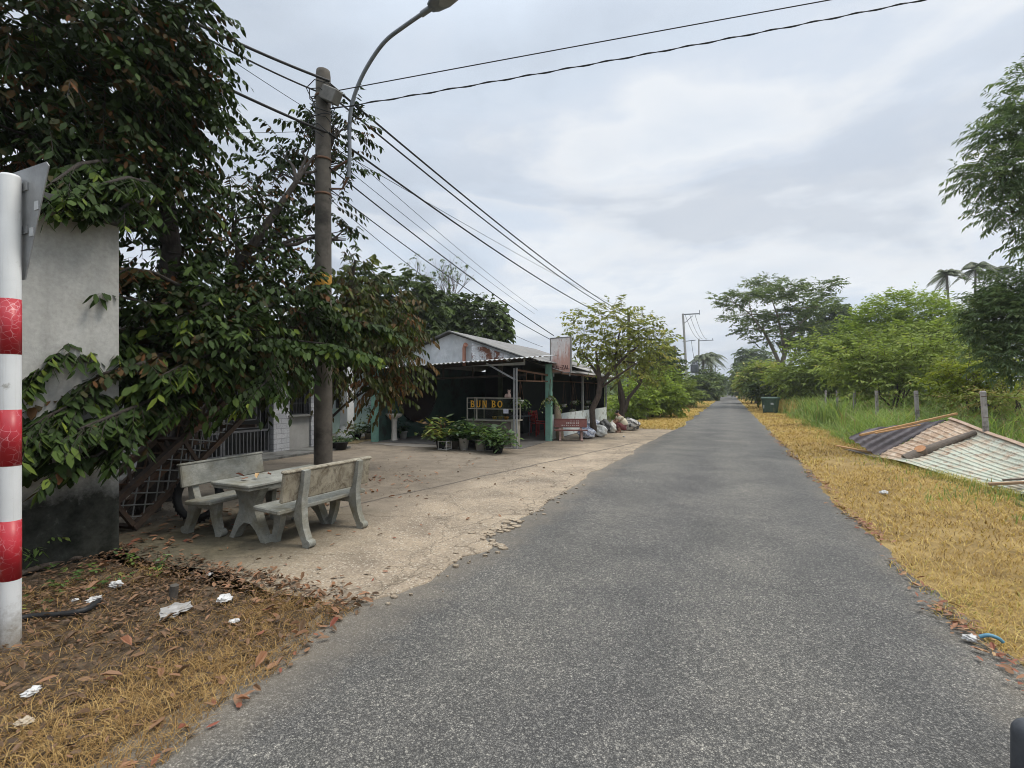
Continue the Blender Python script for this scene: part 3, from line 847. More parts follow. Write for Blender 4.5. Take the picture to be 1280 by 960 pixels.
# ================================================================== NOODLE SHACK
m_greenpost = simple('green_painted_wood', (0.22, 0.42, 0.34), (0.16, 0.32, 0.26), 6, .7, stain=(0.12, 0.14, 0.12), stain_at=(.56, .75))
m_greenwall = simple('green_shack_wall', (0.05, 0.10, 0.08), (0.03, 0.07, 0.055), 3, .8, stain=(0.025, 0.03, 0.025))
m_steel = simple('galvanised_steel', (0.42, 0.43, 0.44), (0.28, 0.29, 0.30), 9, .45, .5, bmp=.05)
m_rust = simple('rusty_steel', (0.16, 0.085, 0.05), (0.08, 0.045, 0.03), 10, .85, .1, stain=(0.22, 0.20, 0.18), stain_at=(.6, .75))
m_tin = simple('old_tin_roof', (0.25, 0.245, 0.235), (0.16, 0.155, 0.15), 3, .7, .1, stain=(0.13, 0.09, 0.06), stain_at=(.58, .78))
m_gable = None
def mat_gable():
    m, nt, b, out = new_mat('dented_tin_sheet')
    co = coords(nt, 'World')
    col = ramp(nt, noise(nt, co, 2.2, 6, .6, .5), [(0.3, (0.48, 0.50, 0.51)), (0.7, (0.70, 0.71, 0.72))])
    nt.links.new(col, b.inputs['Base Color']); b.inputs['Metallic'].default_value = .1; b.inputs['Roughness'].default_value = .55
    bump(nt, b, noise(nt, coords(nt, 'World', (1.6, 1, .7)), 2.2, 3, .5, .5), .8, .12)
    return m
m_gable = mat_gable()
m_shiny = simple('crumpled_foil_sheet', (0.80, 0.81, 0.83), (0.6, 0.6, 0.61), 3, .4, .2, bmp=.8, bdist=.08, stain=(0.17, 0.07, 0.04), stain_scale=2.4, stain_at=(.45, .52))
m_ppipe = simple('clay_red_pipe', (0.42, 0.20, 0.14), (0.32, 0.15, 0.10), 8, .7)
m_cement = simple('shack_floor', (0.14, 0.13, 0.12), (0.09, 0.085, 0.08), 4, .85)
m_peel = simple('peeling_white_paint', (0.66, 0.70, 0.69), (0.52, 0.57, 0.56), 3, .85, stain=(0.30, 0.31, 0.28), stain_scale=3.0, stain_at=(.53, .62))
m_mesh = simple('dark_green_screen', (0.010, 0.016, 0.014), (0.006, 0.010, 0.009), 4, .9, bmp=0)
UL, UR = -10.3, -5.4
VF, VG, VB = 12.6, 13.25, 20.5
S = root('noodle_shack', (-7.8, 14, 0), 'low tin roofed noodle shack with dark open front and green posts', 'shack')
def part(mb, name, mat): return mb.build(name, mat, S, True)
mb = MB(); mb.box2((UL - .06, VF + .1, .012), (UR + .1, 23.6, .03)); part(mb, 'floor', m_cement)
mb = MB(); mb.box2((UL - .08, VF + .15, .03), (UL + .02, VB, 2.5)); part(mb, 'wall', m_greenwall)
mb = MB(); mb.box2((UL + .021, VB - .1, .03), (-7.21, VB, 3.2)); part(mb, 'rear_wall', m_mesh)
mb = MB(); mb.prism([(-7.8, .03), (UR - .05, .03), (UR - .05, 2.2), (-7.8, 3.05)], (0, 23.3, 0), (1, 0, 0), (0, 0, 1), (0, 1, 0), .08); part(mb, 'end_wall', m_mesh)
mb = MB(); mb.box2((UL - .09, VF - .02, .02), (UL + .09, VF + .13, 2.42)); part(mb, 'post', m_greenpost)
mb = MB(); mb.box2((UR - .03, 15.05, .02), (UR + .15, 15.23, 2.5)); part(mb, 'post', m_greenpost)
for v in (16.9, 19.0):  # inner posts
    mb = MB(); mb.box2((-8.0, v, .03), (-7.85, v + .15, 2.6)); part(mb, 'post', simple('olive_post', (0.05, 0.06, 0.035), (0.03, 0.04, 0.025), 5, .8))
# front steel posts and frame
pf = (-5.43, 12.7)
for dx, dy in ((0, 0), (-.12, .10)):
    mb = MB(); mb.box2((pf[0] + dx - .022, pf[1] + dy - .022, .02), (pf[0] + dx + .022, pf[1] + dy + .022, 2.28), ch=.004); part(mb, 'post', m_steel)
mb = MB(); mb.bar((-5.43, 12.73, 2.22), (-5.36, 15.05, 2.14), .05, .05); mb.bar((-5.43, 12.73, 1.92), (-5.36, 15.05, 1.94), .035, .035)
for t in (.28, .55, .8): mb.bar((-5.43 + .07 * t, 12.73 + 2.32 * t, 1.94), (-5.43 + .07 * t, 12.73 + 2.32 * t, 2.17), .025, .025, up=(0, 1, 0))
part(mb, 'header_frame', m_rust)
mb = MB(); mb.bar((-5.47, 12.68, 1.95), (-6.35, 12.66, 2.42), .05, .04); part(mb, 'brace', m_steel)
mb = MB(); mb.bar((-5.45, 13.25, 2.52), (UL, 13.25, 2.30), .06, .1); mb.bar((-5.45, 13.4, 2.1), (UL, 13.4, 1.98), .05, .06)
for t in (.16, .36, .58, .8): mb.bar((-5.45 - 4.8 * t, 13.4, 2.05 - .1 * t), (-5.45 - 4.8 * t, 13.4, 2.5 - .2 * t), .05, .05, up=(0, 1, 0))
part(mb, 'roof_frame', simple('dark_timber', (0.05, 0.04, 0.032), (0.03, 0.025, 0.02), 6, .85))
# awning of corrugated tin along the front
def awning(s, t):
    u = UL - .5 + (UR + .88 - UL + .5) * s
    v = 12.42 + 1.1 * t
    z = 2.30 + (2.56 - 2.30) * s + .10 * t + .018 * math.sin(s * 2 * PI * 42)
    return (u, v, z)
mb = MB(); mb.grid(awning, 336, 4); part(mb, 'awning', simple('awning_tin', (0.5, 0.51, 0.52), (0.36, 0.37, 0.38), 4, .5, .4, stain=(.3, .25, .2), stain_at=(.58, .75)))
# main gable roof, ridge along the road direction
UC = (UL + UR) / 2
def slope(side):
    def f(s, t):
        u = UC + side * (UR + .32 - UC) * s
        return (u, VG - .12 + t * (VB + .2 - VG), 3.47 - (3.47 - 2.52) * s + .014 * math.sin(t * 2 * PI * 60))
    return f
mb = MB(); mb.grid(slope(1), 6, 480); mb.grid(slope(-1), 6, 480); part(mb, 'roof', m_tin)
mb = MB(); mb.bar((UC, VG - .14, 3.46), (UR + .32, VG - .14, 2.50), .03, .09, up=(0, 1, 0)); mb.bar((UC, VG - .14, 3.46), (UL - .32, VG - .14, 2.50), .03, .09, up=(0, 1, 0)); part(mb, 'bargeboard', m_slab)
mb = MB()
for i in range(16):
    a, b_ = i / 16, (i + 1) / 16
    ua, ub = UL + (UR - UL) * a, UL + (UR - UL) * b_
    zt = lambda u: 3.40 - abs(u - UC) / (UR + .32 - UC) * .95
    mb.add([(ua, VG, 2.38), (ub, VG, 2.38), (ub, VG, max(2.39, zt(ub))), (ua, VG, max(2.39, zt(ua)))], [[0, 1, 2, 3]])
part(mb, 'gable', m_gable)
mb = MB()
def foil(s, t):
    u = -7.1 + 1.25 * s; top = 3.34 - abs(u - UC) / (UR + .32 - UC) * .95
    return (u, VG - .07 - .03 * math.sin(s * 17 + t * 3) - .02 * math.sin(s * 31), 2.50 + (top - 2.50) * t)
mb.grid(foil, 30, 8, smooth=True); part(mb, 'foil_sheet', m_shiny)
mb = MB(); mb.tube([(-7.35, VG - .1, 2.4), (-7.35, VG - .1, 2.92), (-7.32, VG - .1, 3.0), (-7.27, VG - .14, 3.03)], [.055, .055, .065, .07], 10); part(mb, 'vent_pipe', m_ppipe)
# side wing facing the road
mb = MB(); mb.box2((UR - .06, 15.25, .03), (UR + .03, 23.5, .84)); part(mb, 'half_wall', m_peel)
for v in (19.3, 23.42):
    mb = MB(); mb.box2((UR - .03, v, .843), (UR + .04, v + .08, 2.3)); part(mb, 'post', m_steel)
mb = MB(); mb.box2((UR - .03, 21.2, .843), (UR + .02, 21.26, 2.3)); part(mb, 'post', m_mesh)
def wing(s, t):
    return (UR + .55 - 3.0 * s, 15.05 + t * 8.9, 2.25 + .95 * s + .016 * math.sin(t * 2 * PI * 66))
mb = MB(); mb.grid(wing, 4, 528); part(mb, 'wing_roof', simple('pale_fibre_cement', (0.42, 0.41, 0.39), (0.30, 0.29, 0.275), 3, .85, stain=(0.2, 0.18, 0.16)))
mb = MB(); mb.bar((UR + .5, 15.1, 2.2), (UR + .5, 23.9, 2.2), .05, .06); part(mb, 'eave_beam', m_rust)
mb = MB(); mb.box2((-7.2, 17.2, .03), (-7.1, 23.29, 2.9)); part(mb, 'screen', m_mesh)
# shelf rail inside the wing that the pots hang from
mb = MB(); mb.bar((UR - .25, 15.3, 1.98), (UR - .25, 23.4, 1.98), .03, .03); part(mb, 'rail', m_rust)

# round dark panel on the inner green wall
R_ = root('dark_disc', (UL + .06, 14.9, 1.75), 'large dark round panel on the inner green wall of the shack', 'panel')
mb = MB(); c = R_.location
poly = [(1.25 * math.cos(2 * PI * i / 40), 1.22 * math.sin(2 * PI * i / 40)) for i in range(40)]
poly = [(x, min(y, .7)) for x, y in poly]
mb.prism(poly, (c.x - .03, c.y, c.z), (0, 1, 0), (0, 0, 1), (1, 0, 0), .05)
mb.build('board', simple('dark_brown_board', (0.028, 0.014, 0.012), (0.016, 0.009, 0.008), 4, .8), R_, True)
mb = MB(); mb.tube([(c.x + .035, c.y + x, c.z + y) for x, y in poly], .02, 6); mb.build('rim', m_dark, R_, True)

# pedestal sink
sp = (-10.0, 13.25)
SK = root('pedestal_sink', (sp[0], sp[1], .03), 'white pedestal wash basin standing just inside the left green post', 'sink')
m_cer = simple('white_ceramic', (0.62, 0.58, 0.52), (0.5, 0.46, 0.41), 6, .3, bmp=.02)
mb = MB(); mb.lathe([(.12, 0), (.10, .05), (.085, .3), (.09, .62), (.11, .70)], n=16); mb.build('pedestal', m_cer, SK)
mb = MB(); mb.lathe([(.10, .70), (.22, .76), (.27, .84), (.275, .86), (.25, .86), (.20, .80), (.05, .75), (.0, .75)], n=20); mb.build('basin', m_cer, SK)
mb = MB(); mb.tube([(-.2, 0, .86), (-.2, 0, .98), (-.12, 0, 1.0), (-.08, 0, .96)], .014, 8); mb.build('tap', m_steel, SK)

# ------------------------------------------------------------------ glass food cabinet
def arc(cx, cy, rx, ry, a0, a1, th, n=14):
    """thick arc as list of quads in 2D"""
    q = []
    for i in range(n):
        a, b_ = math.radians(a0 + (a1 - a0) * i / n), math.radians(a0 + (a1 - a0) * (i + 1) / n)
        q.append([(cx + rx * math.cos(a), cy + ry * math.sin(a)), (cx + rx * math.cos(b_), cy + ry * math.sin(b_)), (cx + (rx - th) * math.cos(b_), cy + (ry - th * .8) * math.sin(b_)), (cx + (rx - th) * math.cos(a), cy + (ry - th * .8) * math.sin(a))])
    return q
def rect(x0, y0, x1, y1): return [[(x0, y0), (x1, y0), (x1, y1), (x0, y1)]]
def glyph(ch):
    """slab-serif capitals in a 0.75 x 1 box"""
    if ch == 'B':
        return rect(.0, 0, .28, .07) + rect(.0, .93, .28, 1) + rect(.08, .07, .24, .93) + arc(.28, .74, .34, .26, -90, 90, .15) + arc(.28, .27, .40, .27, -90, 90, .16) + rect(.24, .0, .30, .1) + rect(.24, .9, .30, 1) + rect(.24, .46, .30, .56)
    if ch == 'U':
        return rect(-.02, .93, .30, 1) + rect(.44, .93, .76, 1) + rect(.06, .3, .22, .93) + rect(.53, .3, .66, .93) + arc(.36, .32, .30, .32, 180, 360, .15)
    if ch == 'N':
        return rect(-.02, 0, .26, .07) + rect(-.02, .93, .2, 1) + rect(.5, .93, .78, 1) + rect(.06, .07, .18, .93) + rect(.58, .0, .70, .93) + [[(.12, 1), (.30, 1), (.68, 0), (.52, 0)]]
    if ch == 'O':
        return arc(.38, .5, .40, .5, 0, 360, .18, 26)
    if ch == 'Z':
        return rect(.02, .86, .7, 1) + rect(.02, 0, .72, .14) + [[(.50, .86), (.70, .86), (.22, .14), (.02, .14)]]
    if ch == 'A':
        return [[(0, 0), (.16, 0), (.44, 1), (.28, 1)], [(.56, 0), (.74, 0), (.46, 1), (.30, 1)], [(.16, .26), (.58, .26), (.54, .40), (.2, .40)]]
    if ch == 'L':
        return rect(.05, 0, .2, 1) + rect(.2, 0, .65, .14)
    if ch == '-':
        return rect(.05, .4, .6, .54)
    return []
def write(mb, text, o, ax, ay, az, h, adv=.92, th=.006):
    o, ax, ay, az = Vector(o), Vector(ax), Vector(ay), Vector(az); x = 0
    for ch in text:
        for i, poly in enumerate(glyph(ch)):
            mb.prism([((p[0] + x) * h, p[1] * h) for p in poly], o + az * (.0007 * (i % 5)), ax, ay, az, th)
        x += adv if ch != ' ' else .55
CV = 12.95
m_alu = simple('dull_aluminium', (0.40, 0.38, 0.32), (0.28, 0.26, 0.22), 8, .5, .4)
def glass_mat():
    m, nt, b, out = new_mat('dusty_glass')
    co = coords(nt, 'World')
    gl = nt.nodes.new('ShaderNodeBsdfGlossy'); gl.inputs['Roughness'].default_value = .08
    tr = nt.nodes.new('ShaderNodeBsdfTransparent'); tr.inputs[0].default_value = (.80, .84, .82, 1)
    fr = nt.nodes.new('ShaderNodeFresnel'); fr.inputs[0].default_value = 1.4
    mx = nt.nodes.new('ShaderNodeMixShader'); nt.links.new(fr.outputs[0], mx.inputs[0]); nt.links.new(tr.outputs[0], mx.inputs[1]); nt.links.new(gl.outputs[0], mx.inputs[2])
    nt.links.new(mx.outputs[0], out.inputs[0]); return m
m_glass = glass_mat()
cx0, cx1 = -7.15, -5.62
c0, c1 = CV, CV + .5
F = root('food_cabinet', ((cx0 + cx1) / 2, CV + .25, .02), 'glass noodle cabinet lettered in yellow at the shack front', 'cabinet')
mb = MB(); mb.box2((cx0, c0 + .03, .03), (cx1 - .1, c1, .76)); mb.build('base', simple('stained_cabinet_base', (0.16, 0.13, 0.11), (0.09, 0.07, 0.06), 5, .7, stain=(0.25, 0.23, 0.2)), F, True)
mb = MB(); mb.box2((cx1 - .098, c0 + .01, .03), (cx1 - .02, c1, .76)); mb.build('leg', m_alu, F, True)
mb = MB(); mb.box2((cx0 - .06, c0 - .03, .763), (cx1 + .05, c1 + .03, .80)); mb.build('counter', m_alu, F, True)
mb = MB()
for x in (cx0, cx0 + .32, cx1 - .03):
    for y in (c0, c1 - .03): mb.box2((x, y, .803), (x + .03, y + .03, 1.44))
for y in (c0 + .003, c1 - .027):
    for z in (1.10, 1.415): mb.box2((cx0 + .033, y, z), (cx1 - .033, y + .022, z + .022))
for x in (cx0 + .004, cx1 - .026):
    for z in (1.10, 1.27, 1.415): mb.box2((x, c0 + .033, z), (x + .022, c1 - .033, z + .022))
mb.build('frame', m_alu, F, True)
mb = MB(); mb.box2((cx0 + .035, c0 + .012, .81), (cx1 - .035, c0 + .016, 1.41)); mb.build('glass_front', m_glass, F, True)
mb = MB(); mb.box2((cx0 + .035, c0 + .035, 1.112), (cx1 - .035, c1 - .035, 1.118)); mb.build('shelf', m_glass, F, True)
def letters(text, o, h, adv, mat, par, world):
    for i, ch in enumerate(text):
        mb = MB(); write(mb, ch, (o[0] + i * adv * h, o[1], o[2]), (1, 0, 0), (0, 0, 1), (0, -1, 0), h); mb.build('letter', mat, par, world)
m_ylet = simple('yellow_lettering', (0.62, 0.34, 0.03), (0.5, 0.26, 0.02), 20, .6, bmp=0)
letters('BUN', (cx0 + .13, c0 - .004, 1.15), .2, .98, m_ylet, F, True); letters('BO', (cx0 + .82, c0 - .004, 1.155), .2, .98, m_ylet, F, True)
mb = MB(); mb.box2((cx0 + 1.2, c0 - .006, .99), (cx0 + 1.36, c0 - .002, 1.12)); mb.build('notice', simple('notice_paper', (0.62, 0.62, 0.66), (0.35, 0.36, 0.45), 40, .7, bmp=0), F, True)
# bowls inside
for i, (x, col, lab) in enumerate(((.85, (0.6, 0.33, 0.04), 'yellow bowl on the left inside the glass food cabinet'), (1.03, (0.55, 0.38, 0.10), 'pale yellow bowl in the middle inside the glass food cabinet'), (1.22, (0.65, 0.27, 0.05), 'orange bowl on the right inside the glass food cabinet'))):
    mb = MB(); mb.lathe([(.035, 0), (.07, .045), (.08, .09), (.072, .09), (.03, .02), (0, .02)], n=14)
    o = mb.build('bowl', simple('bowl_%d' % i, col, None, 20, .4, bmp=0)); o.location = (cx0 + x, c0 + .15, .803); tag(o, lab, 'bowl', 'bowls in the glass cabinet')
# figurine
mb = MB(); mb.lathe([(.0, 0), (.06, 0), (.065, .05), (.05, .11), (.03, .14), (.045, .17), (.04, .21), (0, .225)], n=12)
mb.lathe([(0, 0), (.045, 0), (.05, .05), (.03, .1), (0, .12)], (-.1, .02, 0), 12); mb.tube([(.03, 0, .2), (.035, 0, .245)], [.015, .004], 6); mb.tube([(-.03, 0, .2), (-.035, 0, .245)], [.015, .004], 6)
o = mb.build('figurine', simple('pinkish_porcelain', (0.62, 0.46, 0.40), (0.5, 0.3, 0.26), 14, .4, bmp=0)); o.location = (cx1 - .22, c0 + .15, 1.437); tag(o, 'small pinkish figurine on top of the glass food cabinet', 'figurine')

# shop sign board above the green post
SB = root('shop_sign', (-4.95, 15.17, 2.2), 'faded rusty pink and white sign board above the right green post', 'sign')
def mat_sign():
    m, nt, b, out = new_mat('faded_sign')
    co = coords(nt, 'Object')
    base = ramp(nt, noise(nt, co, 3, 6, .65), [(0.3, (0.55, 0.52, 0.50)), (0.7, (0.72, 0.69, 0.67))])
    sep = N(nt, 'ShaderNodeSeparateXYZ'); nt.links.new(co, sep.inputs[0])
    w = math_n(nt, 'ADD', math_n(nt, 'MULTIPLY', sep.outputs[2], -.75), math_n(nt, 'MULTIPLY', sep.outputs[0], .55))
    f = math_n(nt, 'ADD', math_n(nt, 'ADD', w, 1.02), math_n(nt, 'MULTIPLY', math_n(nt, 'SUBTRACT', noise(nt, coords(nt, 'Object', (6, 6, 1.4)), 1.6, 7, .7), .5), 1.5))
    col = mixc(nt, ramp(nt, f, [(0.35, 0.0), (0.75, .85)]), base, (0.50, 0.26, 0.20))
    col = mixc(nt, ramp(nt, noise(nt, coords(nt, 'Object', (9, 9, 2.5)), 2.2, 5, .7), [(0.58, 0.0), (0.66, .7)]), col, (0.30, 0.13, 0.10))
    nt.links.new(col, b.inputs['Base Color']); b.inputs['Roughness'].default_value = .7; return m
ax = Vector((.97, -.24, 0)).normalized(); az = Vector((-.24, -.97, 0)).normalized()
SB.rotation_euler = (0, 0, math.atan2(ax.y, ax.x))
mb = MB(); mb.box2((-.36, -.03, .03), (.36, .03, 1.12)); mb.build('board', mat_sign(), SB)
mb = MB()
mb.box2((-.39, -.04, 0), (.39, .04, .028)); mb.box2((-.39, -.04, 1.122), (.39, .04, 1.15)); mb.box2((-.39, -.04, .03), (-.362, .04, 1.12)); mb.box2((.362, -.04, .03), (.39, .04, 1.12))
mb.build('frame', m_tin, SB)
mb = MB(); write(mb, '-', (-.02, -.033, .13), (1, 0, 0), (0, 0, 1), (0, -1, 0), .12); write(mb, 'ZAL', (.05, -.033, .12), (1, 0, 0), (0, 0, 1), (0, -1, 0), .13, .78)
for x, w_, h_ in ((-.30, .03, .12), (-.25, .02, .13), (-.21, .05, .04), (-.14, .025, .12), (-.10, .05, .035), (-.09, .02, .11)):
    mb.box2((x, -.038, .125), (x + w_, -.0305, .125 + h_))
mb.build('lettering', simple('dark_red_paint', (0.07, 0.03, 0.03), (0.12, 0.06, 0.05), 30, .7, bmp=0), SB)
for x in (-.3, .3):
    mb = MB(); mb.tube([(x, .05, -.1), (x, .05, 1.1)], .02, 6); mb.build('pole', m_steel, SB)

# ------------------------------------------------------------------ wall hung things, pots inside the wing
m_pot = simple('white_plastic_pot', (0.62, 0.61, 0.58), (0.5, 0.49, 0.46), 12, .5, bmp=.02)
m_dpot = simple('dark_pot', (0.035, 0.037, 0.042), (0.02, 0.02, 0.024), 12, .5, bmp=.02)
M_HOUSEPLANT = leaf_mat('houseplant_leaf', [(0.0, (0.025, 0.05, 0.015)), (0.5, (0.06, 0.115, 0.03)), (0.85, (0.13, 0.19, 0.045)), (1.0, (0.26, 0.27, 0.06))], .4, .25, .5)
# ================================================================== FOLIAGE TOOLS
def unit(a): return a / np.maximum(np.linalg.norm(a, axis=1), 1e-6)[:, None]

def leaf_geo(B, D, NR, L, W, six=True, droop=.25, fold=.25):
    S_ = unit(np.cross(D, NR)); U = unit(np.cross(S_, D))
    L = L[:, None]; W = W[:, None]; n = len(B); k = np.arange(n)[:, None]
    if six:
        T_ = B + D * L - U * L * droop
        r1 = B + D * L * .30 + S_ * W * .48 - U * W * fold * .5; r2 = B + D * L * .66 + S_ * W * .40 - U * (W * fold * .5 + L * droop * .45)
        l1 = B + D * L * .30 - S_ * W * .48 - U * W * fold * .5; l2 = B + D * L * .66 - S_ * W * .40 - U * (W * fold * .5 + L * droop * .45)
        V = np.stack([B, r1, r2, T_, l2, l1], 1).reshape(-1, 3)
        Q = np.concatenate([k * 6 + np.array([[0, 1, 2, 3]]), k * 6 + np.array([[0, 3, 4, 5]])], 1).reshape(-1, 4); rep = 2
    else:
        T_ = B + D * L - U * L * droop
        r = B + D * L * .45 + S_ * W * .5 - U * W * fold * .5; l = B + D * L * .45 - S_ * W * .5 - U * W * fold * .5
        V = np.stack([B, r, T_, l], 1).reshape(-1, 3)
        Q = (k * 4 + np.array([[0, 1, 2, 3]])); rep = 1
    return V, Q, rep

def sprays(seed, O, D, length, nleaf, L, W, droop=.35, hang=.35, six=True, tint=(.2, .8), spread=.75, twig=0.0, young=0.0, upbias=1.0):
    """twigs at O along D carrying alternate leaves; returns leaf (V,Q,t) and twig (V,Q,t)"""
    r = np.random.default_rng(seed); S_ = len(O)
    D = unit(D)
    length = length * r.uniform(.6, 1.3, S_)
    t = ((np.arange(nleaf) + .6)[None, :] + r.uniform(-.35, .35, (S_, nleaf))) / nleaf
    dn = np.array([0, 0, -1.0])
    P = O[:, None, :] + D[:, None, :] * (length[:, None] * t)[:, :, None] + dn * (length[:, None] * droop * t ** 2)[:, :, None]
    tan = D[:, None, :] + dn * (2 * droop * t)[:, :, None]
    tan = tan / np.linalg.norm(tan, axis=2)[:, :, None]
    up = np.array([0, 0, 1.0])
    side = np.cross(tan, np.broadcast_to(up, tan.shape)); side /= np.maximum(np.linalg.norm(side, axis=2), 1e-3)[:, :, None]
    sg = np.where((np.arange(nleaf) % 2) == 0, 1.0, -1.0)[None, :, None]
    LD = tan * .55 + side * sg * spread + dn * hang + r.normal(0, .2, P.shape)
    NR = up * upbias + side * sg * .35 + r.normal(0, .3, P.shape)
    n = S_ * nleaf
    LD = unit(LD.reshape(n, 3)); NR = unit(NR.reshape(n, 3))
    Ls = L * r.uniform(.6, 1.2, n); Ws = W * r.uniform(.7, 1.2, n)
    V, Q, rep = leaf_geo(P.reshape(n, 3), LD, NR, Ls, Ws, six)
    ts = np.clip(np.repeat(r.uniform(tint[0], tint[1], S_), nleaf) + r.normal(0, .08, n) + young * (t.reshape(n) > .72) * r.uniform(.3, 1, n), 0, 1)
    out = [(V, Q, np.repeat(ts, rep))]
    tw = None
    if twig > 0:
        s0 = unit(np.cross(D, np.broadcast_to(up, D.shape)))
        a = O; b = O + D * (length * .5)[:, None] + dn * (length * droop * .25)[:, None]; c = O + D * length[:, None] + dn * (length * droop)[:, None]
        w = twig
        V2 = np.stack([a - s0 * w, a + s0 * w, b + s0 * w * .7, b - s0 * w * .7, c + s0 * w * .3, c - s0 * w * .3], 1).reshape(-1, 3)
        k = (np.arange(S_) * 6)[:, None]
        Q2 = np.concatenate([k + np.array([[0, 1, 2, 3]]), k + np.array([[3, 2, 4, 5]])], 1).reshape(-1, 4)
        tw = (V2, Q2, np.zeros(len(Q2)))
    return out[0], tw

def ellipsoid_points(rng, c, rad, n, inner=.45, squash_low=0.0):
    d = unit(rng.normal(0, 1, (n, 3)))
    f = (inner + (1 - inner) * rng.uniform(0, 1, n) ** .6)[:, None]
    P = np.asarray(c) + d * f * np.asarray(rad)
    return P, d

def crown_mesh(name, blobs, mat, seed, nleaf=9, L=.14, W=.06, length=.5, droop=.35, hang=.35, six=True, tint=(.2, .8), twig=0.0, young=0.0, inner=.45, out_bias=.8, up=.15, spread=.75, twig_mat=None, flat=False, upbias=1.0):
    """blobs: (centre, radii, number of sprays[, tint shift])"""
    r = np.random.default_rng(seed); leaves, twigs = [], []
    for i, bl in enumerate(blobs):
        c, rad, n = bl[:3]; sh = bl[3] if len(bl) > 3 else 0.0
        if n < 1: continue
        O, d = ellipsoid_points(r, c, rad, int(n), inner)
        dd = d * out_bias + r.normal(0, .45, d.shape)
        dd[:, 2] = dd[:, 2] * (.35 if flat else .7) + up
        lf, tw = sprays(seed * 100 + i, O, dd, length, nleaf, L, W, droop, hang, six, (tint[0] + sh, tint[1] + sh), spread, twig, young, upbias)
        leaves.append(lf)
        if tw: twigs.append(tw)
    V, Q, T = merge(leaves)
    mats = [mat]; mi = np.zeros(len(Q), int)
    if twigs:
        V2, Q2, T2 = merge(twigs)
        Q = np.concatenate([Q, Q2 + len(V)]); V = np.concatenate([V, V2]); T = np.concatenate([T, T2]); mi = np.concatenate([mi, np.ones(len(Q2), int)])
        mats.append(twig_mat)
    return np_mesh(name, V, Q, np.clip(T, 0, 1), mi), mats

def limb(mb, p, q, r0, r1, sag=.15, n=6, wob=.06, seed=0, sides=7):
    rr = random.Random(seed); p, q = Vector(p), Vector(q); pts, rad = [], []
    L = (q - p).length
    for i in range(n + 1):
        t = i / n
        x = p.lerp(q, t) + Vector((0, 0, sag * L * math.sin(PI * t)))
        if 0 < i < n: x += Vector((rr.uniform(-1, 1), rr.uniform(-1, 1), rr.uniform(-1, 1))) * wob * L * .5
        pts.append(x); rad.append(r0 + (r1 - r0) * t)
    mb.tube(pts, rad, sides, caps=True)
    return pts

m_bark = simple('grey_brown_bark', (0.13, 0.10, 0.08), (0.055, 0.042, 0.033), 18, .9, bmp=.8, bdist=.03, kind='Object', sc=(1, 1, .35))
m_dbark = simple('dark_bark', (0.06, 0.048, 0.04), (0.022, 0.018, 0.015), 16, .9, bmp=.8, bdist=.03, kind='Object', sc=(1, 1, .35))
m_pbark = simple('pale_bark', (0.30, 0.26, 0.21), (0.16, 0.135, 0.105), 16, .9, bmp=.6, bdist=.03, kind='Object', sc=(1, 1, .35))

def tree(name, label, cat, base, stems, blobs, crown, bark, group=None, limbs=True, seed=1, limb_r=.05, sides=7):
    """stems: list of ([points], [radii]); blobs absolute world coordinates; crown = kwargs for crown_mesh"""
    base = Vector(base)
    ro = root(name, base, label, cat, group)
    off = np.array(base)
    mb = MB(); ends = []
    for pts, rad in stems:
        mb.tube([Vector(p) - base for p in pts], rad, 9)
        ends.append(([Vector(p) - base for p in pts], rad))
    if limbs:
        for i, bl in enumerate(blobs):
            c = Vector(bl[0]) - base
            # spring from the nearest stem point that lies lower
            best = None
            for pts, rad in ends:
                for k, p in enumerate(pts[1:], 1):
                    if p.z > c.z + .2: continue
                    d = (p - c).length + (0 if k > len(pts) * .4 else 1.0)
                    if best is None or d < best[0]: best = (d, p, rad[k])
            if best is None: best = (0, ends[0][0][-1], ends[0][1][-1])
            r0 = min(limb_r * (.6 + .5 * random.random()), best[2] * .8)
            pts = limb(mb, best[1], c, r0, r0 * .25, .08, 6, .07, seed * 31 + i, sides)
            rr = random.Random(seed + i)
            for j in range(4):
                e = c + Vector((rr.uniform(-1, 1) * bl[1][0], rr.uniform(-1, 1) * bl[1][1], rr.uniform(-.2, .9) * bl[1][2])) * .8
                limb(mb, pts[rr.choice([2, 3, 4, 5])], e, r0 * .45, r0 * .12, .05, 4, .07, seed * 77 + i * 5 + j, 5)
    mb.build('trunk', bark, ro)
    bl2 = [((np.array(b[0]) - off),) + tuple(b[1:]) for b in blobs]
    me, mats = crown_mesh('crown', bl2, seed=seed, **crown)
    link_mesh('crown', me, mats, ro)
    return ro

def px_blob(px, py, Z, rx, ry, n, rz=None, sh=0.0):
    """blob seen round pixel px,py at depth Z with pixel half-sizes rx,ry"""
    c = ap(px, py, Z); k = Z / FPX
    return (tuple(c), (rx * k, (rz if rz is not None else rx * k * .8), ry * k), n, sh)

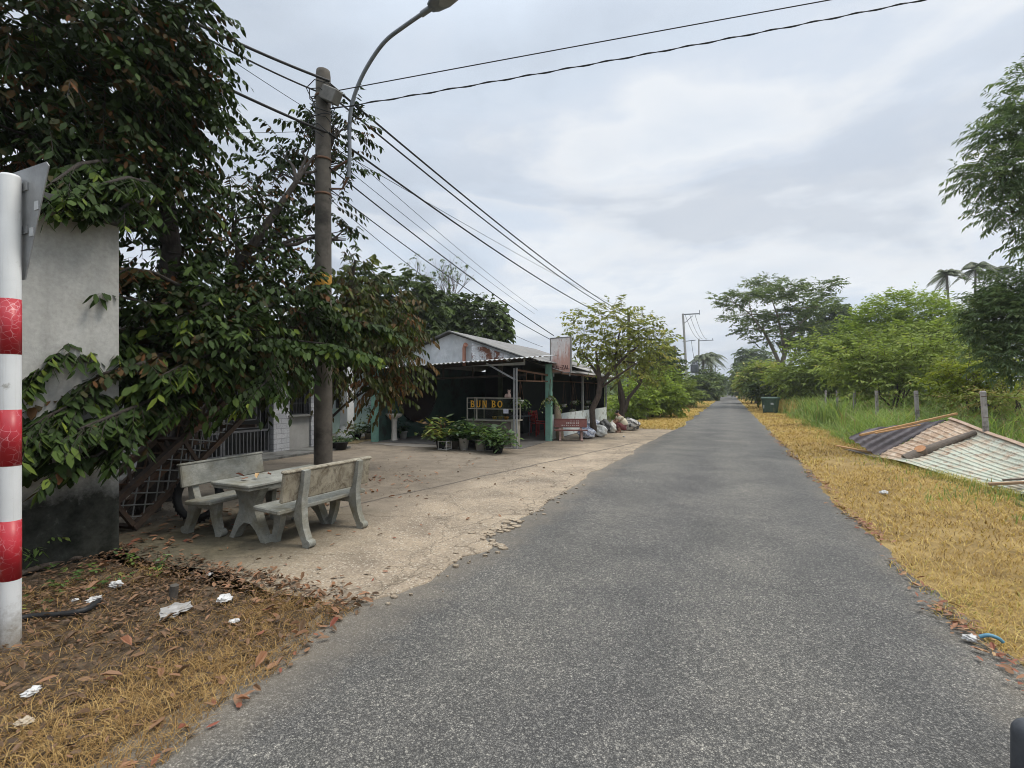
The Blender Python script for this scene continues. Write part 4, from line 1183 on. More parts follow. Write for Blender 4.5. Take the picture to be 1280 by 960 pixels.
# ================================================================== LEFT FOREGROUND TREE
M_BIG = leaf_mat('broad_leaf', [(0.0, (0.13, 0.055, 0.022)), (0.12, (0.075, 0.05, 0.02)), (0.22, (0.022, 0.034, 0.013)), (0.6, (0.036, 0.062, 0.016)), (0.8, (0.062, 0.098, 0.02)), (1.0, (0.17, 0.215, 0.033))], .62, .14, .12)
b0 = gp(180, 640, .02); b1 = gp(207, 625, .02)
stems = [([b0, b0 + Vector((.05, .1, .9)), b0 + Vector((-.05, .15, 2.0)), b0 + Vector((.1, .3, 3.6)), b0 + Vector((-.2, .3, 5.4)), b0 + Vector((-.1, .5, 7.2))], [.19, .15, .135, .115, .08, .035]),
         ([b1, b1 + Vector((.1, .1, .8)), b1 + Vector((.2, .3, 2.0)), b1 + Vector((.5, .8, 3.6)), b1 + Vector((.9, 1.6, 5.2))], [.15, .12, .105, .08, .04])]
blobs = [
    # high dark mass
    px_blob(40, 30, 5.4, 90, 60, 117), px_blob(140, 40, 6.0, 80, 70, 163), px_blob(222, 28, 6.5, 40, 60, 85), px_blob(85, 120, 5.8, 90, 55, 148), px_blob(185, 120, 6.5, 60, 50, 132),
    px_blob(20, 170, 5.2, 60, 45, 78), px_blob(120, 200, 6.2, 80, 40, 132), px_blob(222, 150, 6.8, 34, 34, 54), px_blob(265, 130, 7.4, 30, 26, 28), px_blob(215, 70, 6.5, 36, 40, 62),
    px_blob(-60, 80, 5.2, 80, 110, 93),
    # middle
    px_blob(205, 240, 7.0, 66, 42, 102), px_blob(290, 262, 8.2, 62, 42, 85), px_blob(345, 225, 9.6, 36, 34, 42), px_blob(372, 285, 9.7, 26, 40, 35), px_blob(195, 320, 6.8, 52, 42, 72), px_blob(285, 330, 8.0, 66, 34, 72), px_blob(330, 305, 8.8, 40, 30, 35),
    px_blob(352, 190, 9.7, 20, 22, 14), px_blob(392, 175, 9.6, 26, 40, 42), px_blob(438, 158, 9.6, 16, 28, 24), px_blob(430, 205, 9.6, 20, 22, 14), px_blob(415, 255, 9.7, 20, 26, 14), px_blob(432, 300, 9.6, 8, 24, 5),
    # low skirt right of the wall corner
    px_blob(180, 390, 6.0, 46, 30, 70), px_blob(260, 390, 6.8, 76, 32, 150, sh=.02), px_blob(345, 375, 7.6, 60, 30, 130), px_blob(290, 432, 6.5, 70, 22, 110, sh=.06), px_blob(385, 410, 8.2, 50, 28, 110, sh=.05),
    px_blob(205, 450, 5.8, 52, 26, 80), px_blob(240, 470, 6.6, 60, 18, 60, sh=-.1), px_blob(320, 450, 7.4, 40, 14, 50),
]
crown = dict(mat=M_BIG, nleaf=13, L=.135, W=.058, length=.55, droop=.35, hang=.5, six=True, tint=(.09, .54), twig=.005, young=.25, twig_mat=m_dbark, inner=.30, out_bias=.75, up=.1)
LT = tree('broadleaf_tree', 'big dark broad leaved tree over the concrete table and the left wall', 'tree', b0, stems, blobs, crown, m_dbark, seed=3, limb_r=.055)
# boughs reaching out in front of the wall, part of the same tree
bough = MB(); leaves_, twigs_ = [], []
def bough_path(pts, r0, nspray, seed, L=.14, W=.066, tint=(.3, .75)):
    pts = [Vector(p) for p in pts]
    bough.tube([p - b0 for p in pts], [r0 * (1 - .8 * i / (len(pts) - 1)) for i in range(len(pts))], 6)
    nspray = int(nspray * 1.55); r = np.random.default_rng(seed); O, D = [], []
    for k in range(nspray):
        t = (.12 + .88 * (k + r.uniform(0, 1)) / nspray) * (len(pts) - 1); i = min(int(t), len(pts) - 2)
        p = pts[i].lerp(pts[i + 1], t - i); d = (pts[i + 1] - pts[i]).normalized()
        s = d.cross(Vector((0, 0, 1))).normalized() * random.choice([-1, 1])
        v = d * .9 + s * r.uniform(.2, .9) + Vector((0, 0, r.uniform(-.15, .2)))
        O.append(p - b0); D.append(v)
    lf, tw = sprays(seed, np.array(O), np.array(D), .40, 13, L, W, .3, .42, True, (tint[0] - .06, tint[1] - .12), .75, .005, .32, 1.3)
    leaves_.append(lf); twigs_.append(tw)
P_ = lambda x, y, Z: ap(x, y, Z)
for k, (pts, ns, tn) in enumerate((
    ([P_(205, 490, 6.2), P_(160, 478, 5.4), P_(110, 496, 4.8), P_(60, 520, 4.45), P_(36, 535, 4.3)], 42, (.35, .8)),
    ([P_(230, 470, 6.0), P_(190, 500, 5.3), P_(140, 520, 4.75), P_(90, 540, 4.4), P_(50, 560, 4.3)], 42, (.3, .75)),
    ([P_(210, 450, 6.2), P_(160, 425, 5.6), P_(110, 435, 5.0), P_(70, 440, 4.7), P_(34, 462, 4.5)], 44, (.35, .8)),
    ([P_(205, 415, 6.6), P_(170, 410, 5.8), P_(120, 418, 5.2), P_(95, 415, 5.0), P_(72, 404, 4.9)], 9, (.2, .6)),
    ([P_(210, 440, 6.0), P_(175, 455, 5.2), P_(120, 470, 4.9), P_(60, 490, 4.7), P_(34, 500, 4.6)], 40, (.15, .5)),
    ([P_(230, 380, 6.6), P_(190, 380, 5.9), P_(155, 372, 5.3), P_(125, 365, 5.1)], 12, (.3, .75)),
    ([P_(230, 360, 6.6), P_(190, 340, 6.0), P_(160, 335, 5.5), P_(142, 345, 5.3)], 14, (.1, .5)),
    ([P_(250, 480, 6.4), P_(220, 500, 5.6), P_(180, 525, 5.0), P_(150, 545, 4.8)], 20, (.3, .7)),
    ([P_(220, 500, 6.0), P_(160, 545, 5.0), P_(120, 570, 4.6), P_(85, 575, 4.4)], 14, (.05, .6)),
    ([P_(300, 430, 7.2), P_(270, 440, 6.2), P_(230, 455, 5.6), P_(200, 470, 5.2)], 24, (.4, .85)),
    ([P_(330, 440, 7.6), P_(340, 462, 6.6), P_(330, 480, 6.2), P_(300, 500, 6.0)], 18, (.35, .8)),
    ([P_(300, 420, 7.4), P_(360, 425, 7.2), P_(410, 430, 7.2), P_(450, 440, 7.4)], 26, (.35, .8)),
    ([P_(280, 370, 7.4), P_(250, 385, 6.4), P_(215, 400, 5.8)], 18, (.45, .85)),
    ([P_(340, 380, 7.8), P_(320, 395, 6.8), P_(280, 410, 6.2)], 18, (.45, .9)),
    ([P_(350, 385, 8.2), P_(400, 398, 7.8), P_(450, 402, 7.8), P_(480, 408, 8.0)], 26, (.25, .7)),
    ([P_(120, 250, 6.0), P_(90, 225, 5.0), P_(60, 225, 4.7), P_(45, 232, 4.6)], 16, (.4, .85)),
    ([P_(160, 240, 6.2), P_(130, 235, 5.4), P_(110, 240, 5.2)], 16, (.4, .85)),
    ([P_(190, 230, 6.2), P_(160, 222, 5.3), P_(135, 228, 4.95), P_(100, 238, 4.75)], 24, (.3, .75)),
    ([P_(180, 250, 6.2), P_(165, 252, 5.4), P_(150, 262, 5.0), P_(125, 258, 4.85)], 20, (.25, .7)),
    ([P_(140, 200, 5.8), P_(100, 205, 5.0), P_(70, 225, 4.7), P_(50, 240, 4.5)], 22, (.3, .75)),
)): bough_path(pts, .028, ns, 500 + k, tint=tn)
bough.build('branch', m_dbark, LT)
V, Q, T = merge(leaves_); V2, Q2, T2 = merge(twigs_)
link_mesh('bough_leaves', np_mesh('bough_leaves', np.concatenate([V, V2]), np.concatenate([Q, Q2 + len(V)]), np.concatenate([T, T2]), np.concatenate([np.zeros(len(Q), int), np.ones(len(Q2), int)])), [M_BIG, m_dbark], LT)

# brownish companion tree round and behind the utility pole
M_RUSSET = leaf_mat('russet_leaf', [(0.0, (0.17, 0.075, 0.025)), (0.25, (0.115, 0.07, 0.024)), (0.4, (0.055, 0.055, 0.018)), (0.7, (0.055, 0.08, 0.02)), (1.0, (0.17, 0.19, 0.035))], .55, .22, .22)
b2 = gp(404, 583, .02)
st = [([b2, b2 + Vector((.05, 0, .9)), b2 + Vector((.2, .1, 2.0)), b2 + Vector((.5, .1, 3.2)), b2 + Vector((.7, .2, 4.4))], [.11, .09, .08, .06, .03])]
bl = [px_blob(420, 400, 10.0, 50, 50, 100), px_blob(470, 395, 10.6, 48, 45, 100, sh=-.1), px_blob(440, 350, 10.5, 38, 28, 44), px_blob(490, 440, 10.4, 36, 40, 80, sh=-.12), px_blob(430, 455, 9.9, 55, 35, 80), px_blob(480, 480, 10.4, 30, 22, 36, sh=-.3), px_blob(500, 410, 10.8, 25, 38, 40, sh=-.2), px_blob(390, 440, 10.2, 50, 50, 80)]
tree('russet_tree', 'tree with browning drooping leaves around the utility pole', 'tree', b2, st, bl, dict(mat=M_RUSSET, nleaf=12, L=.16, W=.06, length=.5, droop=.5, hang=.8, tint=(.28, .88), twig=.006, twig_mat=m_dbark, inner=.3), m_dbark, seed=9, limb_r=.04)

# ================================================================== TREES BEHIND THE SHACK
M_MID = leaf_mat('mid_green_leaf', [(0.0, (0.040, 0.057, 0.022)), (0.5, (0.075, 0.109, 0.033)), (0.85, (0.121, 0.172, 0.044)), (1.0, (0.196, 0.230, 0.066))], .6, .3, .2)
bb = gp(590, 520)
bb = ap(575, 520, 30); bb.z = 0
tree('round_tree', 'dense round dark green tree behind the shack roof', 'tree', bb, [([bb, bb + Vector((0, 0, 3.0)), bb + Vector((.2, 0, 5.0))], [.3, .24, .12])],
     [px_blob(590, 400, 30, 42, 28, 420), px_blob(550, 405, 30.5, 45, 30, 360), px_blob(615, 415, 29.5, 22, 18, 160), px_blob(570, 425, 30, 60, 20, 300), px_blob(560, 382, 31, 30, 16, 110)],
     dict(mat=M_MID, nleaf=9, L=.34, W=.20, length=.6, six=False, tint=(.1, .75), inner=.5), m_bark, seed=21, limb_r=.1)
bb = ap(500, 520, 26); bb.z = 0
tree('leafy_tree', 'dark tree between the russet tree and the shack gable', 'tree', bb, [([bb, bb + Vector((0, 0, 3.0)), bb + Vector((.2, 0, 6.0))], [.25, .2, .1])],
     [px_blob(500, 370, 26, 42, 32, 260), px_blob(470, 395, 26, 40, 40, 260), px_blob(455, 350, 26.5, 24, 22, 90), px_blob(530, 385, 26, 25, 30, 160), px_blob(520, 430, 26, 40, 30, 200)],
     dict(mat=M_MID, nleaf=9, L=.34, W=.18, length=.6, six=False, tint=(.05, .6), inner=.45), m_bark, seed=22, limb_r=.09)
# leafless twigs above
bb = ap(548, 520, 34); bb.z = 0
ro = root('bare_tree', bb, 'nearly leafless tree with fine bare twigs above the shack trees', 'tree')
mb = MB(); rr = random.Random(5)
mb.tube([(0, 0, 0), (0, 0, 4), (.1, 0, 6.5)], [.25, .2, .14], 8)
tips = []
def branchy(p, d, L, r, lev):
    q = p + d * L; mid = p.lerp(q, .5) + Vector((rr.uniform(-1, 1), rr.uniform(-1, 1), rr.uniform(-.3, .6))) * L * .06
    mb.tube([p, mid, q], [r, r * .8, r * .55], 5, caps=False)
    if lev == 0: tips.append(q); return
    for i in range(rr.choice([2, 3, 3])):
        nd = (d + Vector((rr.uniform(-1, 1), rr.uniform(-.8, .8), rr.uniform(-.05, .7))) * .62).normalized()
        branchy(p.lerp(q, rr.uniform(.55, 1)), nd, L * rr.uniform(.6, .85), r * .55, lev - 1)
for a in range(5):
    branchy(Vector((0, 0, 5.5)), Vector((rr.uniform(-1.1, 1.1), rr.uniform(-.6, .6), 1)).normalized(), 2.0, .07, 4)
mb.build('trunk', m_bark, ro)
tp = np.array([tuple(t) for t in tips])
me, mats = crown_mesh('crown', [(p, (.15, .15, .15), 1) for p in tp[::3]], M_MID, 23, nleaf=4, L=.22, W=.12, length=.3, six=False)
link_mesh('crown', me, mats, ro)

# ================================================================== THE TWO YARD TREES BEYOND THE SHACK
M_YELL = leaf_mat('yellow_green_leaf', [(0.0, (0.112, 0.106, 0.037)), (0.3, (0.163, 0.188, 0.050)), (0.65, (0.275, 0.300, 0.075)), (0.9, (0.400, 0.375, 0.106)), (1.0, (0.475, 0.400, 0.163))], .6, .4, .2)
ba = gp(744, 546, .02)
def wp(px, py, Z): return ap(px, py, Z)
st = [([ba, wp(741, 530, 17.2), wp(740, 512, 17.1), wp(748, 495, 17.1), wp(750, 478, 17.1), wp(748, 462, 17.1), wp(745, 440, 17)], [.14, .11, .105, .10, .09, .06, .03]),
      ([wp(750, 480, 17.1), wp(762, 466, 17), wp(775, 452, 16.8), wp(800, 430, 16.6)], [.08, .065, .05, .02]),
      ([wp(748, 470, 17.1), wp(738, 455, 17.3), wp(728, 440, 17.5)], [.06, .045, .02]),
      ([wp(752, 484, 17.1), wp(772, 470, 16.2), wp(798, 452, 15.8)], [.045, .035, .015]),
      ([wp(766, 462, 16.9), wp(772, 430, 17.2), wp(776, 405, 17.2)], [.05, .035, .015])]
bl = [px_blob(735, 405, 17.3, 26, 22, 45), px_blob(765, 395, 17, 30, 18, 59), px_blob(795, 412, 16.8, 28, 20, 56), px_blob(745, 432, 17.2, 32, 18, 67), px_blob(782, 435, 17, 34, 20, 75), px_blob(815, 432, 16.8, 22, 20, 45), px_blob(722, 430, 17.6, 14, 18, 24), px_blob(765, 452, 17, 30, 12, 40), px_blob(800, 458, 16.8, 26, 14, 35)]
crownY = dict(mat=M_YELL, nleaf=8, L=.17, W=.085, length=.5, droop=.2, hang=.3, six=False, tint=(.2, .85), twig=.008, twig_mat=m_bark, inner=.2, up=.3)
tree('yard_tree', 'small yellowish tree with a bent trunk beside the bag pile', 'tree', ba, st, bl, crownY, m_bark, seed=31, limb_r=.035, sides=5)
bc = gp(779, 535, .0)
st = [([bc, wp(777, 518, 21), wp(779, 500, 21), wp(776, 486, 21), wp(772, 470, 21), wp(768, 450, 21)], [.17, .13, .11, .09, .06, .03]),
      ([wp(780, 515, 21), wp(786, 497, 20.9), wp(800, 480, 20.7), wp(806, 462, 20.6)], [.10, .08, .06, .025]),
      ([wp(778, 512, 21), wp(774, 498, 21.3), wp(773, 480, 21.4)], [.07, .05, .03])]
bl = [px_blob(800, 440, 21, 34, 26, 80), px_blob(822, 452, 20.8, 20, 24, 50), px_blob(775, 445, 21.2, 28, 24, 60), px_blob(800, 410, 21, 26, 18, 36), px_blob(830, 430, 20.8, 12, 18, 24), px_blob(790, 472, 21, 30, 12, 30)]
tree('yard_tree', 'forked olive green tree behind the crouching person', 'tree', bc, st, bl, dict(crownY, tint=(.0, .6)), m_bark, seed=32, limb_r=.05, sides=5)

# ================================================================== RIGHT SIDE TREES
M_FAR = leaf_mat('far_dark_leaf', [(0.0, (0.074, 0.100, 0.048)), (0.6, (0.134, 0.184, 0.076)), (1.0, (0.224, 0.273, 0.110))], .6, .4, .2)
M_BRIGHT = leaf_mat('bright_leaf', [(0.0, (0.127, 0.171, 0.034)), (0.5, (0.228, 0.310, 0.052)), (1.0, (0.366, 0.428, 0.086))], .6, .45, .2)
M_OLIVE = leaf_mat('olive_leaf', [(0.0, (0.129, 0.169, 0.041)), (0.5, (0.228, 0.294, 0.068)), (0.85, (0.334, 0.378, 0.103)), (1.0, (0.424, 0.336, 0.138))], .6, .42, .2)
M_YBUSH = leaf_mat('yellow_bush_leaf', [(0.0, (0.12, 0.15, 0.02)), (0.5, (0.24, 0.29, 0.035)), (1.0, (0.38, 0.38, 0.06))], .6, .45, .2)
# spreading tree in flat layers
Zu = 48
bu = ap(983, 505, Zu); bu.z = 0
w = lambda x, y, dz=0: ap(x, y, Zu + dz)
st = [([bu, w(978, 480), w(976, 462), w(980, 445)], [.38, .32, .28, .2]), ([w(977, 462), w(968, 440), w(955, 415, -1), w(940, 395, -2)], [.2, .17, .12, .06]),
      ([w(980, 446), w(985, 425), w(1000, 405, 1), w(1020, 385, 2)], [.2, .16, .1, .05]), ([w(980, 446), w(978, 420), w(972, 395), w(965, 375)], [.16, .13, .09, .04]), ([w(982, 462), w(992, 448), w(1000, 430, 2)], [.12, .1, .06])]
bl = []
for (x, y, rx, n, dz) in ((915, 378, 18, 50, -2), (935, 368, 26, 90, -3), (960, 352, 18, 50, 0), (965, 368, 34, 120, -1), (930, 395, 24, 70, 2), (940, 412, 22, 60, -2), (1000, 372, 30, 110, 1), (1030, 356, 20, 50, 0), (1015, 385, 30, 110, -2), (985, 392, 34, 130, 2), (955, 402, 24, 70, 0), (1000, 408, 34, 110, 1), (965, 424, 26, 60, 0), (1035, 374, 14, 30, 2), (940, 355, 14, 26, 2), (985, 358, 22, 60, -2), (1010, 425, 26, 60, 0), (902, 371, 9, 14, -2), (1045, 353, 8, 10, 1)):
    bl.append(px_blob(x, y, Zu + dz, rx, 4.5, n * .95))
tree('umbrella_tree', 'tall spreading tree with flat layered crown behind the green bin', 'tree', bu, st, bl, dict(mat=M_FAR, nleaf=10, L=.36, W=.15, length=.9, droop=.1, hang=.1, six=False, tint=(.1, .9), inner=.3, flat=True, up=.12), m_pbark, seed=41, limb_r=.12, sides=5)
bd = ap(1035, 500, 62); bd.z = 0
tree('dark_tree', 'darker round tree between the spreading tree and the bright green one', 'tree', bd, [([bd, bd + Vector((0, 0, 5)), bd + Vector((0, 0, 9))], [.4, .3, .15])],
     [px_blob(1030, 395, 62, 26, 18, 260), px_blob(1048, 402, 62, 20, 18, 200), px_blob(1020, 420, 62, 36, 16, 240), px_blob(1045, 430, 61, 30, 20, 240)],
     dict(mat=M_FAR, nleaf=8, L=.5, W=.28, length=.9, six=False, tint=(.0, .5), inner=.5), m_bark, seed=42, limb_r=.12, sides=5)
bg_ = ap(1125, 500, 36); bg_.z = .2
tree('bright_tree', 'bright green dome shaped tree rising over the thicket', 'tree', bg_, [([bg_, bg_ + Vector((0, 0, 3)), bg_ + Vector((0, 0, 5.5))], [.3, .25, .12])],
     [px_blob(1125, 395, 36, 42, 26, 520), px_blob(1095, 412, 36, 36, 26, 430), px_blob(1160, 400, 36.5, 32, 26, 380), px_blob(1075, 435, 35.5, 28, 22, 280), px_blob(1130, 430, 35, 60, 24, 520), px_blob(1185, 420, 36.5, 26, 26, 260)],
     dict(mat=M_BRIGHT, nleaf=10, L=.30, W=.12, length=.9, droop=.15, hang=.2, six=False, tint=(.15, .85), inner=.55, up=.3), m_bark, seed=43, limb_r=.1, sides=5)
# willow-like tree leaning in from the right
M_WILL = leaf_mat('narrow_leaf', [(0.0, (0.094, 0.137, 0.064)), (0.5, (0.160, 0.227, 0.101)), (0.85, (0.246, 0.319, 0.137)), (1.0, (0.395, 0.419, 0.159))], .5, .35, .3)
bw = gp(1345, 570, .3); bw = ap(1345, 545, 13.5); bw.z = .3
st = [([bw, bw + Vector((-.1, .1, 1.6)), bw + Vector((-.3, .2, 3.2)), bw + Vector((-.5, .2, 5.2)), bw + Vector((-.4, .2, 7.5))], [.26, .22, .18, .13, .05])]
bl = [px_blob(1290, 120, 12.5, 36, 40, 165), px_blob(1258, 165, 12.5, 30, 32, 135), px_blob(1290, 205, 12.5, 46, 44, 225), px_blob(1240, 215, 12.5, 34, 26, 135), px_blob(1262, 255, 12.6, 34, 26, 120), px_blob(1295, 290, 12.5, 30, 28, 105), px_blob(1340, 150, 13, 50, 80, 300), px_blob(1340, 270, 13, 50, 70, 255),
      px_blob(1275, 385, 13, 50, 34, 450), px_blob(1238, 400, 13.2, 30, 32, 270), px_blob(1275, 440, 12.8, 40, 30, 345), px_blob(1335, 400, 13.4, 56, 60, 390), px_blob(1262, 356, 13.2, 28, 14, 120)]
tree('willow_like_tree', 'tree with long narrow hanging leaves leaning in at the right', 'tree', bw, st, bl, dict(mat=M_WILL, nleaf=13, L=.16, W=.042, length=.42, droop=.15, hang=.3, six=False, tint=(.1, .85), twig=.004, twig_mat=m_bark, inner=.25), m_bark, seed=44, limb_r=.06, sides=6)
# palms
m_palmtrunk = simple('palm_trunk', (0.20, 0.18, 0.155), (0.11, 0.10, 0.085), 6, .9, kind='Object')
M_PALM = leaf_mat('palm_leaf', [(0.0, (0.063, 0.084, 0.046)), (1.0, (0.140, 0.168, 0.078))], .5, .2, .4)
def palm(label, base, h, lean, nf, fl, seed, rad=.16, name='palm_tree'):
    r = random.Random(seed); base = Vector(base)
    ro = root(name, base, label, 'palm tree')
    top = Vector((lean[0], lean[1], h))
    mb = MB(); pts = [Vector((lean[0] * (t ** 2), lean[1] * t ** 2, h * t)) for t in (0, .25, .5, .75, 1)]
    mb.tube(pts, [rad, rad * .85, rad * .8, rad * .75, rad * .7], 8); mb.build('trunk', m_palmtrunk, ro)
    vs, qs = [], []
    for k in range(nf):
        a = 2 * PI * k / nf + r.uniform(-.3, .3); el = r.uniform(-.25, 1.1)
        d = Vector((math.cos(a) * math.cos(el), math.sin(a) * math.cos(el), math.sin(el)))
        L = fl * r.uniform(.8, 1.1); s = d.cross(Vector((0, 0, 1))).normalized()
        prev = None; n = 16
        for i in range(1, n + 1):
            t = i / n; p = top + d * L * t - Vector((0, 0, 1)) * L * .75 * t * t
            tn = (d - Vector((0, 0, 1)) * 1.5 * t).normalized()
            for sg in (-1, 1):
                ld = (tn * .5 + s * sg * .8 - Vector((0, 0, 1)) * .55).normalized()
                ll = fl * .26 * math.sin(PI * (t * .85 + .12)); wv = tn * fl * .03
                b = len(vs); vs += [p - wv, p + wv, p + ld * ll + wv * .3, p + ld * ll - wv * .3]; qs.append([b, b + 1, b + 2, b + 3])
            if prev is not None:
                b = len(vs); w_ = s * fl * .012; vs += [prev - w_, prev + w_, p + w_, p - w_]; qs.append([b, b + 1, b + 2, b + 3])
            prev = p
    me = np_mesh('crown', np.array([tuple(v) for v in vs]), np.array(qs), np.array([r.random() for _ in qs]))
    link_mesh('crown', me, [M_PALM], ro)
    return ro
for (x, y, Z, sc_, lab, sd, ln) in ((1190, 343, 58, 2.3, 'leftmost slim palm on the skyline above the thicket', 1, (-.5, 0)), (1217, 336, 60, 2.7, 'middle tallest palm on the skyline above the thicket', 2, (.2, 0)), (1240, 340, 61, 2.4, 'rightmost palm on the skyline, half behind the narrow leaved tree', 3, (.6, 0))):
    t = ap(x, y, Z); palm(lab, (t.x, t.y, 0), t.z, ln, 22, sc_, sd)

# shrubs and thicket
def shrub(name, label, base, blobs, crown, seed, group=None, cat='shrub', nstem=5):
    base = Vector(base); ro = root(name, base, label, cat, group); off = np.array(base)
    mb = MB(); rr = random.Random(seed)
    for k in range(nstem):
        b_ = blobs[k % len(blobs)]; e = Vector(b_[0]) - base
        limb(mb, Vector((rr.uniform(-.2, .2), rr.uniform(-.2, .2), 0)), e, .05, .015, .1, 5, .1, seed + k, 5)
    mb.build('stem', m_bark, ro)
    me, mats = crown_mesh('foliage', [((np.array(b[0]) - off),) + tuple(b[1:]) for b in blobs], seed=seed, **crown)
    link_mesh('foliage', me, mats, ro); return ro
def gbase(px, Z, z=0.0):
    p = ap(px, 488, Z); p.z = z; return p
c_ol = dict(mat=M_OLIVE, nleaf=9, L=.22, W=.10, length=.7, droop=.15, hang=.25, six=False, inner=.4, up=.25, twig=.01, twig_mat=m_bark)
shrub('thicket_bush', 'wide olive green bush behind the second and third fence posts', gbase(1120, 22, .3), [px_blob(1120, 455, 22, 50, 26, 300), px_blob(1080, 462, 22.5, 40, 24, 230), px_blob(1165, 450, 22, 45, 28, 280), px_blob(1130, 485, 21.5, 70, 14, 240)], dict(c_ol, tint=(.2, .8)), 51)
shrub('thicket_bush', 'yellow green bush under the narrow leaved tree behind the nearest fence post', gbase(1215, 16.5, .3), [px_blob(1215, 462, 16.5, 36, 16, 110), px_blob(1240, 475, 16.3, 36, 14, 90), px_blob(1195, 478, 16.6, 28, 12, 70)], dict(c_ol, mat=M_YBUSH, L=.17, W=.08, length=.5, tint=(.1, .8)), 52)
shrub('thicket_bush', 'olive bush to the right of the spreading tree trunk', gbase(1035, 36, .2), [px_blob(1035, 465, 36, 40, 22, 260), px_blob(1000, 475, 37, 30, 20, 180), px_blob(1060, 455, 36, 34, 22, 230), px_blob(1030, 440, 38, 40, 18, 200)], dict(c_ol, L=.36, W=.17, length=1.0, tint=(.15, .75)), 53)
shrub('thicket_bush', 'dull brownish bush behind the tall grass right of the nearest post', gbase(1275, 15, .3), [px_blob(1270, 500, 15, 40, 16, 110), px_blob(1220, 500, 16, 34, 12, 80)], dict(c_ol, L=.16, W=.06, length=.5, tint=(.7, 1.0)), 54)
shrub('thicket_bush', 'tall green bush filling the gap below the bright dome tree', gbase(1090, 29, .2), [px_blob(1090, 440, 29, 40, 24, 260), px_blob(1150, 430, 29, 40, 26, 260), px_blob(1195, 440, 28, 36, 34, 260), px_blob(1060, 450, 29.5, 30, 26, 200)], dict(c_ol, L=.28, W=.13, length=.8, tint=(.05, .7)), 55)
shrub('sapling', 'young bright leaved sapling in front of the spreading tree trunk', gbase(983, 42, .1), [px_blob(985, 468, 42, 18, 7, 60), px_blob(972, 474, 42, 12, 7, 40), px_blob(998, 480, 42, 18, 9, 60)], dict(c_ol, mat=M_YBUSH, L=.34, W=.17, length=.9, tint=(.0, .6)), 56)
shrub('roadside_bush', 'dark bush right behind the green bin', gbase(965, 44), [px_blob(965, 485, 44, 22, 12, 170), px_blob(990, 490, 43, 22, 12, 170)], dict(c_ol, mat=M_MID, L=.4, W=.2, length=.9, tint=(.1, .7)), 57)
shrub('roadside_bush', 'reddish olive bush on the right of the road beyond the bin', gbase(945, 60), [px_blob(945, 472, 60, 20, 14, 220), px_blob(940, 482, 62, 16, 12, 160), px_blob(960, 468, 60, 16, 14, 160)], dict(c_ol, L=.5, W=.25, length=1.1, tint=(.45, .95)), 58)
shrub('roadside_bush', 'mid green bush hiding the foot of the farthest right trees', gbase(930, 95), [px_blob(932, 470, 95, 13, 14, 180), px_blob(927, 482, 95, 9, 10, 120), px_blob(945, 462, 90, 14, 12, 150)], dict(c_ol, mat=M_FAR, L=.8, W=.4, length=1.4, tint=(.3, 1)), 59)
bt = gbase(942, 105)
tree('distant_tree', 'tall ragged grey green tree far down the right roadside', 'tree', bt, [([bt, bt + Vector((0, 0, 6)), bt + Vector((0, 0, 10))], [.4, .3, .15])],
     [px_blob(938, 442, 105, 12, 6, 60), px_blob(950, 446, 104, 14, 8, 80), px_blob(930, 456, 106, 10, 8, 70), px_blob(944, 458, 105, 16, 10, 110)],
     dict(mat=M_FAR, nleaf=8, L=.9, W=.4, length=1.6, six=False, tint=(.1, .7), inner=.3), m_bark, seed=61, limb_r=.15, sides=5)
# far wood closing the road
fw = []
r = random.Random(4)
for k in range(60):
    v = r.uniform(150, 420); sd = r.choice([-1, 1]); u = (sd * r.uniform(3.6, 9) - .5) if v < 330 else r.uniform(-14, 12)
    h = r.uniform(3, 7) if v < 330 else r.uniform(4, 7.5)
    fw.append(((u, v, h * .5), (3.0, 4, h * .55), 60))
for k in range(70):
    v = r.uniform(60, 300); fw.append(((r.uniform(11, 40) if k % 2 else r.uniform(-45, -12), v, 3.0), (5, 5, 3.4), 70))
me, mats = crown_mesh('far_wood', fw, M_FAR, 71, nleaf=7, L=1.0, W=.55, length=1.6, six=False, tint=(.1, .9), inner=.5)
tag(link_mesh('far_wood', me, mats), 'mass of distant trees at the far end of the road', 'wood', kind='stuff')
# low undergrowth filling the ground under the right thicket and on the left verge
ug = []
for k in range(60):
    v = r.uniform(17, 60); ug.append(((r.uniform(8, 24), v, .9), (1.6, 1.6, 1.2), 34))
for k in range(26):
    v = r.uniform(26, 90); ug.append(((-5.0 - r.uniform(.2, 3), v, .6), (1.1, 1.4, .8), 40))
me, mats = crown_mesh('undergrowth', ug, M_OLIVE, 72, nleaf=8, L=.34, W=.16, length=.8, six=False, tint=(.1, .85), inner=.4)
tag(link_mesh('undergrowth', me, mats), 'tangled green undergrowth below the trees on both sides', 'undergrowth', kind='stuff')

